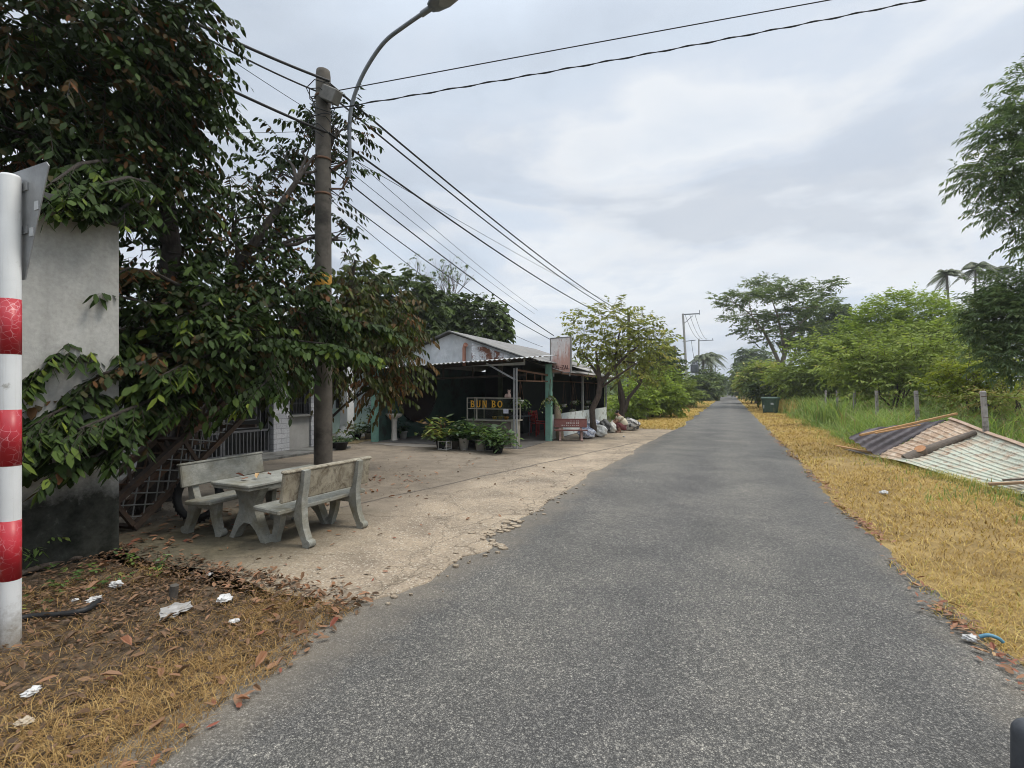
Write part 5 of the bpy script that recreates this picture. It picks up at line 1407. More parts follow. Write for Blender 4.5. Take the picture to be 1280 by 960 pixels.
# left roadside beyond the shack
c_lb = dict(c_ol, mat=M_BRIGHT, L=.26, W=.13, length=.7, tint=(.05, .7))
shrub('green_bush', 'fresh green bush behind the crouching person and the forked tree', gbase(815, 30), [px_blob(812, 492, 30, 26, 22, 260), px_blob(835, 500, 30, 20, 16, 170), px_blob(795, 505, 28, 20, 20, 160), px_blob(826, 478, 32, 20, 18, 150)], c_lb, 81)
shrub('green_bush', 'dark green bush at the foot of the tall transformer pole', gbase(872, 75), [px_blob(872, 488, 75, 16, 14, 230), px_blob(886, 486, 78, 12, 14, 180), px_blob(880, 474, 80, 16, 10, 160)], dict(c_ol, mat=M_MID, L=.6, W=.3, length=1.2, tint=(.3, 1)), 82)
shrub('green_bush', 'bush between the short old pole and the transformer pole', gbase(850, 48), [px_blob(848, 488, 48, 14, 16, 170), px_blob(838, 474, 50, 14, 16, 150), px_blob(860, 494, 46, 12, 10, 110)], dict(c_ol, L=.4, W=.2, length=.9, tint=(.2, .8)), 83)
bt = gbase(820, 44)
tree('leafy_tree', 'dark tree behind the olive yard tree left of the short old pole', 'tree', bt, [([bt, bt + Vector((0, 0, 3)), bt + Vector((0, 0, 5))], [.2, .16, .08])],
     [px_blob(822, 445, 44, 16, 14, 130), px_blob(838, 455, 44, 12, 14, 100), px_blob(815, 462, 44, 18, 14, 120)], dict(mat=M_MID, nleaf=8, L=.4, W=.2, length=.8, six=False, tint=(.1, .7)), m_bark, seed=84, limb_r=.06, sides=5)
for k, (x, y, Z, lab) in enumerate(((879, 448, 92, 'shaggy dark palm left of the pair behind the transformer pole'), (889, 446, 96, 'shaggy dark palm right of the pair behind the transformer pole'))):
    t = ap(x, y, Z); palm(lab, (t.x, t.y, 0), t.z, (0, 0), 24, 3.4, 30 + k, .3)
for k, (x, y, Z, lab) in enumerate(((905, 482, 170, 'low green tree clump on the left where the road vanishes'), (897, 480, 130, 'mid green bush on the left verge past the last pole'))):
    shrub('green_bush', lab, gbase(x, Z), [px_blob(x, y, Z, 7, 8, 160)], dict(c_ol, mat=M_FAR, L=1.0, W=.5, length=1.6, tint=(.2, .9)), 90 + k)
# ================================================================== CONCRETE TABLE AND BENCHES
def mat_cast():
    m, nt, b, out = new_mat('cast_stone')
    co = coords(nt, 'Object')
    col = ramp(nt, noise(nt, co, 5, 7, .65, .4), [(0.3, (0.175, 0.177, 0.155)), (0.7, (0.35, 0.35, 0.315))])
    vein = noise(nt, coords(nt, 'Object', (3, 1, 3)), 4, 6, .7, 1.5)
    col = mixc(nt, ramp(nt, vein, [(0.46, 0.0), (0.5, .55), (0.54, 0.0)]), col, (0.16, 0.165, 0.15))
    col = mixc(nt, ramp(nt, noise(nt, co, 2.2, 7, .7), [(0.47, 0.0), (0.66, .8)]), col, (0.15, 0.13, 0.08))
    col = mixc(nt, ramp(nt, noise(nt, co, 60, 4, .7), [(0.66, 0.0), (0.75, .6)]), col, (0.06, 0.06, 0.05))
    nt.links.new(col, b.inputs['Base Color']); b.inputs['Roughness'].default_value = .85; b.inputs['Specular IOR Level'].default_value = .25
    bump(nt, b, noise(nt, co, 45, 6, .7), .5, .006); return m
def mat_cast_stained():
    m, nt, b, out = new_mat('stained_cast_stone')
    co = coords(nt, 'Object')
    col = ramp(nt, noise(nt, co, 6, 7, .65, .4), [(0.3, (0.20, 0.175, 0.125)), (0.7, (0.36, 0.33, 0.26))])
    st = noise(nt, coords(nt, 'Object', (1, 3.2, 2.4)), 3.0, 7, .7, .9)
    col = mixc(nt, ramp(nt, st, [(0.45, 0.0), (0.64, .85)]), col, (0.075, 0.055, 0.035))
    nt.links.new(col, b.inputs['Base Color']); b.inputs['Roughness'].default_value = .85
    bump(nt, b, noise(nt, co, 45, 6, .7), .5, .006); return m
M_CAST = mat_cast(); M_CASTS = mat_cast_stained()
def ribbon(path, wid):
    L_, R2 = [], []
    for i, p in enumerate(path):
        a = path[max(i - 1, 0)]; c = path[min(i + 1, len(path) - 1)]
        dx, dy = c[0] - a[0], c[1] - a[1]; l = math.hypot(dx, dy); nx_, ny_ = -dy / l, dx / l
        L_.append((p[0] + nx_ * wid[i] / 2, p[1] + ny_ * wid[i] / 2)); R2.append((p[0] - nx_ * wid[i] / 2, p[1] - ny_ * wid[i] / 2))
    return L_ + R2[::-1]
def smooth_path(p, w, n=4):
    P, W = [], []
    for i in range(len(p) - 1):
        p0 = p[max(i - 1, 0)]; p1 = p[i]; p2 = p[i + 1]; p3 = p[min(i + 2, len(p) - 1)]
        for k in range(n):
            t = k / n; t2, t3 = t * t, t * t * t
            P.append(tuple(.5 * (2 * p1[a] + (p2[a] - p0[a]) * t + (2 * p0[a] - 5 * p1[a] + 4 * p2[a] - p3[a]) * t2 + (3 * p1[a] - p0[a] - 3 * p2[a] + p3[a]) * t3) for a in range(len(p1))))
            W.append(w[i] + (w[i + 1] - w[i]) * t)
    P.append(p[-1]); W.append(w[-1]); return P, W
def stone_bench(label, loc, rz, mat_seat, mat_back, mat_leg, group, half=.64, text=None, sh=.31, sc=1.0):
    ro = root('stone_bench', loc, label, 'bench', group, rz); ro.scale = (sc, sc, sc)
    mb = MB(); mb.box((-.03, 0, .395), (.38, 2 * half, .05), Matrix.Rotation(math.radians(3), 3, 'Y'), 0, .012); mb.build('seat', mat_seat, ro)
    mb = MB(); c = Vector((.205 + (.31 - sh) * .08, 0, .795 - sh / 2)); R_ = Matrix.Rotation(math.radians(9), 3, 'Y')
    mb.box(c, (.045, 2 * half, sh), R_, 0, .012)
    mb.box(c + R_ @ Vector((.0, 0, sh / 2 + .008)), (.062, 2 * half + .02, .03), R_, 0, .01)
    bk = mb.build('backrest', mat_back, ro)
    for y in (-.40, .40):
        mb = MB()
        p, w_ = smooth_path([(.315, .0), (.30, .06), (.245, .18), (.205, .33), (.225, .48), (.262, .64), (.285, .80)], [.085, .075, .085, .125, .075, .055, .045])
        mb.prism(ribbon(p, w_), (0, y - .04, 0), (1, 0, 0), (0, 0, 1), (0, 1, 0), .08)
        mb.tube([(.335, y - .043, .04), (.335, y + .043, .04)], .042, 12)
        mb.build('leg', mat_leg, ro)
        mb = MB()
        p, w_ = smooth_path([(-.165, .0), (-.15, .07), (-.11, .2), (-.10, .365)], [.075, .07, .085, .13])
        mb.prism(ribbon(p, w_), (0, y - .036, 0), (1, 0, 0), (0, 0, 1), (0, 1, 0), .072)
        mb.tube([(-.185, y - .039, .042), (-.185, y + .039, .042)], .042, 12)
        mb.prism([(-.04, .30), (.145, .30), (.145, .365), (-.04, .365)], (0, y - .03, 0), (1, 0, 0), (0, 0, 1), (0, 1, 0), .06)
        mb.build('leg', mat_leg, ro)
    if text:
        rr = random.Random(3)
        for z, n, h in ((.735, 5, .028), (.655, 8, .05), (.57, 9, .028)):
            x = -.32
            for k in range(n):
                wd = rr.uniform(.03, .065)
                p0 = c + R_ @ Vector((-.026, x + wd / 2, z - .645))
                mb = MB(); mb.box(p0, (.004, wd * .75, h * rr.uniform(.7, 1)), R_); mb.build('letter', text, bk); x += wd + rr.choice([.012, .012, .04])
    return ro
stone_bench('weathered concrete bench with brown stained back on the road side of the table', (-4.32, 4.28, .02), math.radians(-1), M_CAST, M_CASTS, M_CAST, 'benches at the concrete table')
stone_bench('grey concrete bench on the house side of the table in front of the lattice frame', (-5.42, 4.15, .02), math.radians(186), M_CAST, M_CAST, M_CAST, 'benches at the concrete table', half=.58, sh=.25)
T_ = root('stone_table', (-4.80, 4.25, .02), 'concrete table between two benches with dead leaves on its top', 'table', rz=math.radians(-1))
mb = MB(); mb.box((0, 0, .635), (.60, 1.36, .035), None, 0, .008); mb.box((0, 0, .60), (.56, 1.32, .032), None, 0, .006); mb.build('tabletop', M_CAST, T_)
half_ = [(.29, 0), (.245, .07), (.18, .2), (.125, .32), (.13, .42), (.19, .53), (.225, .583)]
for y in (-.42, .42):
    mb = MB(); poly = [(.20, 0), (.14, .11), (.05, .19)] ; poly = half_[::-1][::-1]
    outline = [(.215, 0)] + half_ + [(-x, z) for x, z in half_[::-1]] + [(-.215, 0), (-.13, .12), (-.05, .185), (.05, .185), (.13, .12)]
    mb.prism(outline, (0, y - .05, 0), (1, 0, 0), (0, 0, 1), (0, 1, 0), .10); mb.build('leg', M_CAST, T_)
for i, (px, py, sz, lab, tn) in enumerate(((300, 597, .07, 'dark red dead leaf at the near end of the table', .88), (306, 600, .075, 'curled maroon leaf at the near edge of the table', .9), (323, 598, .11, 'orange brown dead leaf in the middle of the table', 1.0), (336, 596, .06, 'small dark leaf right of the orange one on the table', .86), (382, 586, .05, 'tiny dark leaf near the far end of the table', .1))):
    p = gp(px, py, .68); V, Q, t = flat_leaves(np.array([[0, 0, 0.0]]), sz * 1.5, 200 + i, (tn, tn), curl=1.3, aspect=.5)
    o = link_mesh('fallen_leaf', np_mesh('fallen_leaf', V, Q, t), M_DEAD); o.location = (min(max(p.x, -5.05), -4.55), p.y, .70); tag(o, lab, 'leaf', 'leaves on the concrete table')

# red bench by the shack
m_redst = simple('red_stone', (0.22, 0.085, 0.07), (0.15, 0.055, 0.048), 8, .7, stain=(0.10, 0.05, 0.045)); m_pinkleg = simple('pinkish_stone', (0.38, 0.27, 0.24), (0.28, 0.17, 0.15), 8, .8)
rb = gp(711, 551, .02)
stone_bench('red stone bench with white lettering on its back by the shack wall', (rb.x + .05, rb.y + .05, .02), math.radians(110), m_redst, m_redst, m_pinkleg, None, half=.62, sc=.86, text=simple('white_bench_paint', (.62, .55, .52), None, 30, .7, bmp=0))

# ================================================================== UTILITY POLE, LAMP, WIRES
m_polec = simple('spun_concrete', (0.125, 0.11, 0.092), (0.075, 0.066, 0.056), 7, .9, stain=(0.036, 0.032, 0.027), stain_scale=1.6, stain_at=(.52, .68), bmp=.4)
m_ytape = simple('yellow_band', (0.52, 0.28, 0.03), (0.32, 0.16, 0.02), 14, .7)
m_black = simple('black_rubber', (0.012, 0.012, 0.013), (0.02, 0.02, 0.02), 10, .6, bmp=.1)
m_grey = simple('grey_enamel', (0.20, 0.215, 0.235), (0.15, 0.16, 0.175), 10, .5, .3, bmp=.03)
pb = gp(404, 600, .02); PZ = 9.13
def pole_z(py): return CAM_H + (488 - py) / FPX * PZ
UPz = pole_z(93)
UP = root('utility_pole', pb, 'tall grey concrete utility pole with a yellow band beside the table', 'utility pole')
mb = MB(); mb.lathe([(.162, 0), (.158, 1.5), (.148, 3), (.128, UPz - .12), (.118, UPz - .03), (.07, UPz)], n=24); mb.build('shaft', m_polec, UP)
mb = MB(); z = pole_z(361); mb.lathe([(.150, z), (.152, z + .01), (.151, z + .19), (.149, z + .2)], n=24); mb.build('band', m_ytape, UP)
for py in (128, 205, 248):
    mb = MB(); z = pole_z(py); mb.lathe([(.14, z - .02), (.148, z - .02), (.148, z + .02), (.14, z + .02)], n=20); mb.build('clamp', m_rust, UP)
tx = Vector((CT, ST, 0))
mb = MB(); z = pole_z(133)
mb.bar(tx * .06 + Vector((.05, -.12, z + .10)), tx * .36 + Vector((.12, -.26, z - .10)), .17, .24, ch=.015); mb.build('meter_box', simple('grimy_box', (0.20, 0.19, 0.175), (0.12, 0.115, 0.105), 8, .8), UP)
# coil of loose wire on the pole
mb = MB(); rr = random.Random(8)
for k in range(9):
    z0 = UPz - .25 - .1 * k; a = rr.uniform(0, 6); r_ = .17 + rr.uniform(0, .12)
    mb.tube([(r_ * math.cos(a + t * .9) , r_ * math.sin(a + t * .9), z0 - .05 * t - .12 * math.sin(t)) for t in range(7)], .009, 5)
mb.build('loose_wire', m_black, UP)

# lamp arm clamped to the pole
LM = root('street_lamp', pb + Vector((0, 0, 0)), 'street lamp on a curved grey pipe arm clamped to the utility pole', 'street lamp')
def lp(px, py, Z): return ap(px, py, Z) - pb
ptsA = [lp(436, 222, 9.1), lp(437, 190, 9.1), lp(437, 160, 9.08), lp(439, 135, 9.05), lp(447, 108, 9.0), lp(461, 80, 8.9), lp(481, 52, 8.75), lp(505, 33, 8.58), lp(534, 13, 8.4)]
P2, W2 = smooth_path([tuple(p) for p in ptsA], [.036] * 9, 5)
mb = MB(); mb.tube(P2, .034, 10); mb.build('arm', m_grey, LM)
mb = MB(); mb.tube([lp(412, 214, 9.1), lp(436, 200, 9.1)], .022, 8); mb.tube([lp(412, 236, 9.1), lp(428, 236, 9.1), lp(437, 218, 9.1)], .02, 8); mb.build('bracket', m_rust, LM)
hd = (Vector(ptsA[-1]) - Vector(ptsA[-2])).normalized(); h0 = Vector(ptsA[-1])
sx = hd.cross(Vector((0, 0, 1))).normalized(); sz_ = sx.cross(hd)
mb = MB(); mb.tube([h0 - hd * .12, h0 + hd * .12], .05, 10); mb.build('collar', m_grey, LM)
mb = MB(); secs = [(0.06, .09, .07), (.16, .15, .10), (.35, .19, .12), (.55, .17, .10), (.72, .11, .06), (.80, .03, .02)]
vs_ = []
for t, a, b_ in secs:
    for k in range(16):
        an = 2 * PI * k / 16
        zz = math.sin(an); zz = zz * b_ * (1.0 if zz > 0 else .45)
        vs_.append(h0 + hd * t + sx * (math.cos(an) * a) + sz_ * zz)
mb.add(vs_, [[i * 16 + k, i * 16 + (k + 1) % 16, (i + 1) * 16 + (k + 1) % 16, (i + 1) * 16 + k] for i in range(5) for k in range(16)] + [list(range(16)), list(range(80, 96))], 0, True)
mb.build('lamp_head', m_grey, LM)
mb = MB(); vs_ = [h0 + hd * (.45 + .22 * math.cos(2 * PI * k / 20)) + sx * (.12 * math.sin(2 * PI * k / 20)) - sz_ * (.062) for k in range(20)]
mb.add(vs_ + [v + sz_ * .03 for v in vs_], [list(range(20)), list(range(20, 40))] + [[k, (k + 1) % 20, 20 + (k + 1) % 20, 20 + k] for k in range(20)]); mb.build('lens', simple('lamp_glass', (.3, .31, .32), None, 8, .2, bmp=0), LM)

# further poles along the left side
Z2 = 37.0
def lpole(name, label, px, Z, h, r0, r1, arms=(), mat=None, lean=(0, 0)):
    p = ap(px, 488, Z); p.z = 0
    ro = root(name, p, label, 'utility pole')
    mb = MB(); mb.tube([(0, 0, 0), (lean[0] * .5, lean[1] * .5, h * .5), (lean[0], lean[1], h)], [r0, (r0 + r1) / 2, r1], 10); mb.build('shaft', mat or m_polec, ro)
    return ro, p
m_lpole = simple('pale_concrete', (0.42, 0.41, 0.40), (0.30, 0.29, 0.28), 6, .9)
pA, pAp = lpole('utility_pole', 'utility pole hidden in the yard trees beyond the shack', 786, Z2, 7.4, .15, .11)
pB, pBp = lpole('utility_pole', 'short brown old pole between the yard trees and the transformer pole', 843, 66, 7.6, .22, .18, mat=simple('brown_old_pole', (0.16, 0.125, 0.09), (0.10, 0.08, 0.06), 4, .9))
ZT = 80
pC, pCp = lpole('utility_pole', 'tallest white utility pole carrying a transformer and a long side arm', 860, ZT, CAM_H + 96 / 620 * ZT, .24, .16, mat=m_lpole, lean=(-.75, -.3))
hC = CAM_H + 96 / 620 * ZT
mb = MB(); mb.bar((-.9, -.35, hC - .15), (1.75, .45, hC - .05), .14, .17); mb.bar((-.7, -.3, hC - 1.7), (.7, .3, hC - .35), .09, .09); mb.bar((1.7, .45, hC - .2), (1.72, .45, hC + .5), .1, .1, up=(0, 1, 0)); mb.build('crossarm', m_grey, pC)
mb = MB(); mb.bar((-.8, -.2, hC - 4.5), (1.1, .3, hC - 4.3), .11, .12); mb.build('crossarm', m_grey, pC)
mb = MB(); mb.box((1.05, .1, 5.2), (1.1, .9, 1.3), None, 0, .08)
for x in (.75, 1.05, 1.35): mb.lathe([(.09, 5.85), (.13, 5.95), (.08, 6.0), (.13, 6.1), (.08, 6.2), (.04, 6.5)], (x, .1, 0), 8)
for y in (-.2, 0, .2): mb.box((.45, y, 5.2), (.12, .05, 1.1))
mb.build('transformer', simple('transformer_grey', (0.12, 0.13, 0.145), (0.08, 0.085, 0.10), 4, .6), pC)
mb = MB(); mb.bar((.0, 0, 4.5), (1.75, .1, 4.45), .2, .2); mb.bar((0, 0, 2.9), (1.5, .1, 4.35), .14, .14); mb.build('bracket', m_steel, pC)
mb = MB(); mb.box((.55, -.2, 1.9), (.35, .3, .7)); mb.build('switch_box', m_lpole, pC)
def small_arm(ro, h, w_):
    mb = MB(); mb.bar((-.15, 0, h), (w_, .2, h + .05), .12, .14); 
    for x in (.1, w_ * .5, w_ * .95): mb.box((x, .1, h + .28), (.1, .1, .4))
    mb.build('crossarm', m_grey, ro)
pD, pDp = lpole('utility_pole', 'second white utility pole right of the transformer, with a crossarm', 873.5, 110, CAM_H + 64 / 620 * 110, .22, .15, mat=m_lpole); small_arm(pD, CAM_H + 62 / 620 * 110, 3.0)
pE, pEp = lpole('utility_pole', 'thin pole with a lamp bracket right of the second white pole', 886, 135, CAM_H + 44 / 620 * 135, .2, .15, mat=m_lpole)
mb = MB(); mb.bar((-.1, 0, CAM_H + 30 / 620 * 135), (-2.6, -.2, CAM_H + 26 / 620 * 135), .2, .22); mb.box((-.6, -.1, CAM_H + 34 / 620 * 135), (1.2, .5, .35)); mb.build('lamp_arm', m_lpole, pE)
pF_, pFp = lpole('utility_pole', 'farthest pole with two crossarms near the end of the road', 894, 185, CAM_H + 32 / 620 * 185, .22, .16); small_arm(pF_, CAM_H + 30 / 620 * 185, 2.2); small_arm(pF_, CAM_H + 20 / 620 * 185, 2.2)

def cable(name, label, p, q, sag, r, group=None, n=28, twist=0):
    p, q = Vector(p), Vector(q); mb = MB(); pts = []
    for i in range(n + 1):
        t = i / n; x = p.lerp(q, t); x.z -= 4 * sag * t * (1 - t); pts.append(x - p)
    mb.tube(pts, r, 6, smooth=True)
    if twist:
        d = (q - p).normalized(); s = d.cross(Vector((0, 0, 1))).normalized(); u = s.cross(d)
        hp = []
        L = (q - p).length
        for i in range(n * 8 + 1):
            t = i / (n * 8); x = p.lerp(q, t); x.z -= 4 * sag * t * (1 - t); a = L * t * twist
            hp.append(x - p + s * math.cos(a) * r * 1.8 + u * math.sin(a) * r * 1.8)
        mb.tube(hp, r * .85, 5)
    o = mb.build(name, m_black); o.location = p
    return tag(o, label, 'cable', group)
def onpole(py, du=.0): return Vector((pb.x + du, pb.y, pole_z(py)))
def back(p, px, py, Zb):  # far end behind the camera along the same line through photo pixel px,py
    q = ap(px, py, Zb); return q
# spans towards the viewer (left, up through the crown)
e1 = Vector((pb.x - .1, -22, 7.5))
cable('power_cable', 'thick upper power cable running from the pole top into the big tree', onpole(108, .14), ap(272, 24, 7.2) * 3.4 - onpole(108, .14) * 2.4, .25, .022)
cable('power_cable', 'slimmer twin just under the thick upper cable left of the pole top', onpole(118, -.1), ap(270, 33, 7.25) * 3.4 - onpole(118, -.1) * 2.4, .3, .014)
cable('power_cable', 'thick lower power cable crossing the pole by the lamp bracket towards the big tree', onpole(172, .12), ap(250, 79, 7.15) * 3.2 - onpole(172, .12) * 2.2, .2, .022)
cable('phone_wire', 'thin wire slanting from the upper left down to the pole', onpole(148, -.1), ap(275, 58, 7.4) * 3 - onpole(148, -.1) * 2, .1, .005)
cable('phone_wire', 'thin level wire left of the pole between tree crowns', onpole(166, -.1), ap(290, 163, 11) * 2 - onpole(166, -.1), .05, .005)
# spans down the road
A_top = Vector((pAp.x, pAp.y, 7.2))
cable('power_cable', 'thick power cable sagging from the pole top towards the yard trees', onpole(112, .16), A_top + Vector((.1, 0, .0)), .42, .021)
cable('power_cable', 'second power cable close beside the top one towards the yard trees', onpole(124, .14), A_top + Vector((0, 0, -.12)), .46, .018)
cable('power_cable', 'middle power cable from the lamp bracket down the left roadside', onpole(172, .14), Vector((pAp.x, pAp.y, 6.6)), .5, .02)
cable('phone_wire', 'thin grey wire above the middle cable down the left roadside', onpole(185, .1), Vector((pAp.x, pAp.y, 7.6)), .2, .006)
ss = Vector((-5.3, 15.1, 3.3))
cable('service_cable', 'upper service cable from the pole to the shack sign', onpole(214, .14), ss + Vector((.1, .1, .12)), .10, .013)
cable('service_cable', 'lower service cable from the pole to the shack sign', onpole(240, .14), ss, .16, .010)
cable('phone_wire', 'thin slack phone wire below the service cables', onpole(252, .14), ss + Vector((-.6, 1, -.15)), .35, .006)
cable('phone_wire', 'thin steep wire from the lamp bracket toward the trees behind the shack', onpole(196, .1), ap(668, 392, 24), .1, .006)
cable('phone_wire', 'second thin steep wire just right of the first toward the trees behind the shack', onpole(180, .2), ap(672, 388, 26), .15, .006)
# across the road
def beyond(a, b, k): return a + (b - a) * k
a1 = onpole(122, .16); cable('power_cable', 'upper black cable crossing the sky over the road', a1, beyond(a1, ap(1045, 0, 8.0), 1.8), -.02, .009)
a2 = onpole(143, .16); cable('power_cable', 'lower twisted cable crossing the sky over the road', a2, beyond(a2, ap(1205, -22, 8.2), 1.6), .16, .008, twist=9)
# lines between the far poles
for k, dx in enumerate((.2, .9, 1.7)):
    cable('power_line', ('left', 'middle', 'right')[k] + 'most of the three lines from the transformer pole to the next pole' if k != 1 else 'middle of the three lines from the transformer pole to the next pole', pCp + Vector((dx - .7, .3, hC)), pDp + Vector((dx, .1, CAM_H + 64 / 620 * 110)), 1.0, .03, 'lines between the far poles')
cable('power_line', 'drooping line from the side arm of the transformer pole down to its transformer', pCp + Vector((.5, .2, hC - 4.3)), pCp + Vector((1.05, .1, 6.4)), .5, .03)

# ================================================================== STRIPED SIGN POST
def mat_reflect():
    m, nt, b, out = new_mat('crazed_red_film')
    co = coords(nt, 'Object')
    w_ = nt.nodes.new('ShaderNodeVectorMath'); w_.operation = 'MULTIPLY_ADD'
    nt.links.new(noise(nt, co, 14, 3, .5, out='Color'), w_.inputs[0]); w_.inputs[1].default_value = (.03, .03, .03); nt.links.new(co, w_.inputs[2])
    e = voro(nt, w_.outputs[0], 26, 'DISTANCE_TO_EDGE'); g_ = noise(nt, co, 9, 3)
    f = math_n(nt, 'MULTIPLY', ramp(nt, e, [(0.02, 1.0), (0.05, 0.0)]), ramp(nt, g_, [(0.42, 0.0), (0.56, .75)]))
    base = ramp(nt, noise(nt, co, 5, 4), [(0.3, (0.36, 0.012, 0.022)), (0.7, (0.48, 0.022, 0.035))])
    nt.links.new(mixc(nt, f, base, (0.62, 0.28, 0.30)), b.inputs['Base Color']); b.inputs['Roughness'].default_value = .4; return m
M_RED = mat_reflect()
m_wpost = simple('chipped_white_paint', (0.66, 0.67, 0.67), (0.57, 0.58, 0.58), 3, .5, stain=(0.34, 0.33, 0.30), stain_scale=9, stain_at=(.64, .72), bmp=.08)
sp_ = gp(13, 810)
SPo = root('striped_sign_post', sp_, 'white round sign post with red bands and a triangular plate at far left', 'sign post')
def add_mud(m):
    nt = m.node_tree; b = [n for n in nt.nodes if n.type == 'BSDF_PRINCIPLED'][0]
    src = b.inputs['Base Color'].links[0].from_socket
    co = coords(nt, 'World'); pos = N(nt, 'ShaderNodeSeparateXYZ'); nt.links.new(co, pos.inputs[0])
    hz = math_n(nt, 'ADD', pos.outputs[2], math_n(nt, 'MULTIPLY', math_n(nt, 'SUBTRACT', noise(nt, co, 22, 6, .7), .5), .5))
    col = mixc(nt, ramp(nt, hz, [(0.03, .85), (0.30, 0.0)]), src, (0.22, 0.19, 0.15))
    st = noise(nt, coords(nt, 'World', (30, 30, 1.2)), 1.0, 6, .7)
    col = mixc(nt, ramp(nt, st, [(0.55, 0.0), (0.75, .35)]), col, (0.36, 0.34, 0.30))
    nt.links.new(col, b.inputs['Base Color'])
add_mud(m_wpost)
SZ = (CAM_H * FPX) / (810 - 488)
zz = lambda py: CAM_H - (py - 488) / FPX * SZ
mb = MB(); mb.lathe([(.055, 0), (.053, .02), (.052, zz(222)), (.046, zz(219)), (0, zz(218))], n=32); mb.build('pole', m_wpost, SPo)
for a, b_ in ((374, 443), (512, 582), (650, 724)):
    mb = MB(); mb.lathe([(.0525, zz(b_)), (.0535, zz(b_)), (.0535, zz(a)), (.0525, zz(a))], n=32); mb.build('red_band', M_RED, SPo)
SPl = MB(); top, bot = zz(207), zz(347); hw = .31
SPl.prism([(-hw + .03, top), (hw - .03, top), (hw, top - .03), (.025, bot), (-.025, bot), (-hw, top - .03)], (0, .062, 0), (1, 0, 0), (0, 0, 1), (0, 1, 0), .006)
SPl.bar((-.07, .058, top - .12), (.07, .058, top - .12), .008, .05); SPl.bar((-.07, .058, top - .4), (.07, .058, top - .4), .008, .05)
pl = SPl.build('sign_plate', simple('bare_aluminium_back', (0.36, 0.365, 0.37), (0.27, 0.275, 0.28), 9, .5, .3, stain=(0.2, 0.2, 0.2)), SPo)
mb = MB()
for x, z in ((.17, top - .26), (.11, top - .42)): mb.box((x, .0595, z), (.05, .003, .055))
mb.build('sticker', simple('grey_sticker', (.55, .56, .57), None, 20, .6, bmp=0), SPo)

# ================================================================== LATTICE FRAME, TYRE, PIPE, STICK
m_truss = simple('rusty_lattice_steel', (0.10, 0.065, 0.045), (0.05, 0.035, 0.028), 10, .85, stain=(0.15, 0.075, 0.04), stain_at=(.52, .66))
m_wire = simple('pale_wire_mesh', (0.27, 0.27, 0.26), (0.18, 0.18, 0.17), 20, .6, .3, bmp=0)
ta = gp(166, 660, .06); tb = ap(305, 520, 7.4)
dT = (tb - ta); LT_ = dT.length; dT.normalize()
side_ = dT.cross(Vector((0, 0, 1))).normalized()      # horizontal, towards the viewer's right
if side_.dot(Vector((CT, ST, 0))) < 0: side_ = -side_
nT = side_.cross(dT).normalized()
if nT.z < 0: nT = -nT
LF = root('lattice_frame', ta, 'rusty steel lattice frame leaning diagonally against the trunks', 'frame')
HT, WT = .40, .42   # height across the slope and depth
def tp(s, a, b_): return dT * s + nT * a + side_ * b_
mb = MB()
for a, b_ in ((0, 0), (HT, 0), (0, -WT), (HT, -WT)):
    mb.bar(tp(0, a, b_), tp(LT_, a, b_), .075, .07, up=nT)
for s in (0.02, LT_ * .52, LT_ - .05):
    for a in (0, HT): mb.bar(tp(s, a, .001), tp(s, a, -WT), .045, .045, up=dT)
    for b_ in (0, -WT): mb.bar(tp(s, .03, b_), tp(s, HT - .03, b_), .05, .05, up=dT)
k = 0
while k < 7:
    s0 = LT_ * k / 7; mb.bar(tp(s0, HT, -.02), tp(s0 + LT_ / 7, HT, -WT + .02), .025, .025, up=nT); k += 1
mb.build('rails', m_truss, LF)
mb = MB(); n = int(LT_ / .19)
for i in range(-2, n + 1):
    for sg in (1, -1):
        a0, a1 = (.03, HT - .03) if sg > 0 else (HT - .03, .03)
        s0, s1 = i * .19, i * .19 + (HT - .06)
        t0 = max(0, (0.03 - s0) / (s1 - s0)); t1 = min(1, (LT_ - .03 - s0) / (s1 - s0))
        if t1 <= t0: continue
        A = (s0 + (s1 - s0) * t0, a0 + (a1 - a0) * t0); B = (s0 + (s1 - s0) * t1, a0 + (a1 - a0) * t1)
        mb.tube([tp(A[0], A[1], -.004 * (1 + sg)), tp(B[0], B[1], -.004 * (1 + sg))], .009, 5)
mb.build('lattice', m_wire, LF)
mb = MB()
for i in range(-1, int(LT_ / .28)):
    for sg in (1, -1):
        a0, a1 = (.02, HT - .02) if sg > 0 else (HT - .02, .02)
        s0 = max(0, i * .28); s1 = min(LT_, i * .28 + HT)
        if s1 > s0: mb.bar(tp(s0, a0, -WT - .004 * sg), tp(s1, a1, -WT - .004 * sg), .02, .02, up=side_)
mb.build('back_lattice', m_truss, LF)
# a second, lighter frame propped behind it
tc_ = ap(152, 606, 6.9); td = ap(236, 528, 7.6)
LG = root('lattice_frame', (tc_.x, tc_.y, 0.02), 'second darker lattice frame propped up behind the leaning one', 'frame')
d2 = (td - tc_); L2 = d2.length; d2.normalize(); o2 = tc_ - LG.location
n2_ = (side_.cross(d2)).normalized(); n2_ = n2_ if n2_.z > 0 else -n2_
mb = MB()
for a in (0, -.62): mb.bar(o2 + n2_ * a - d2 * .1, o2 + n2_ * a + d2 * (L2 + 1.2), .05, .06, up=n2_)
mb.bar(o2 + d2 * (L2 - .1), o2 + d2 * (L2 - .1) + Vector((CT, ST, .02)) * 1.1, .05, .05)
mb.bar(o2 + d2 * .02, Vector((o2.x, o2.y, 0)), .05, .05, up=(0, 1, 0)); mb.bar(o2 + d2 * L2 * .6, Vector((o2 + d2 * L2 * .6).xy.to_3d()), .05, .05, up=(0, 1, 0))
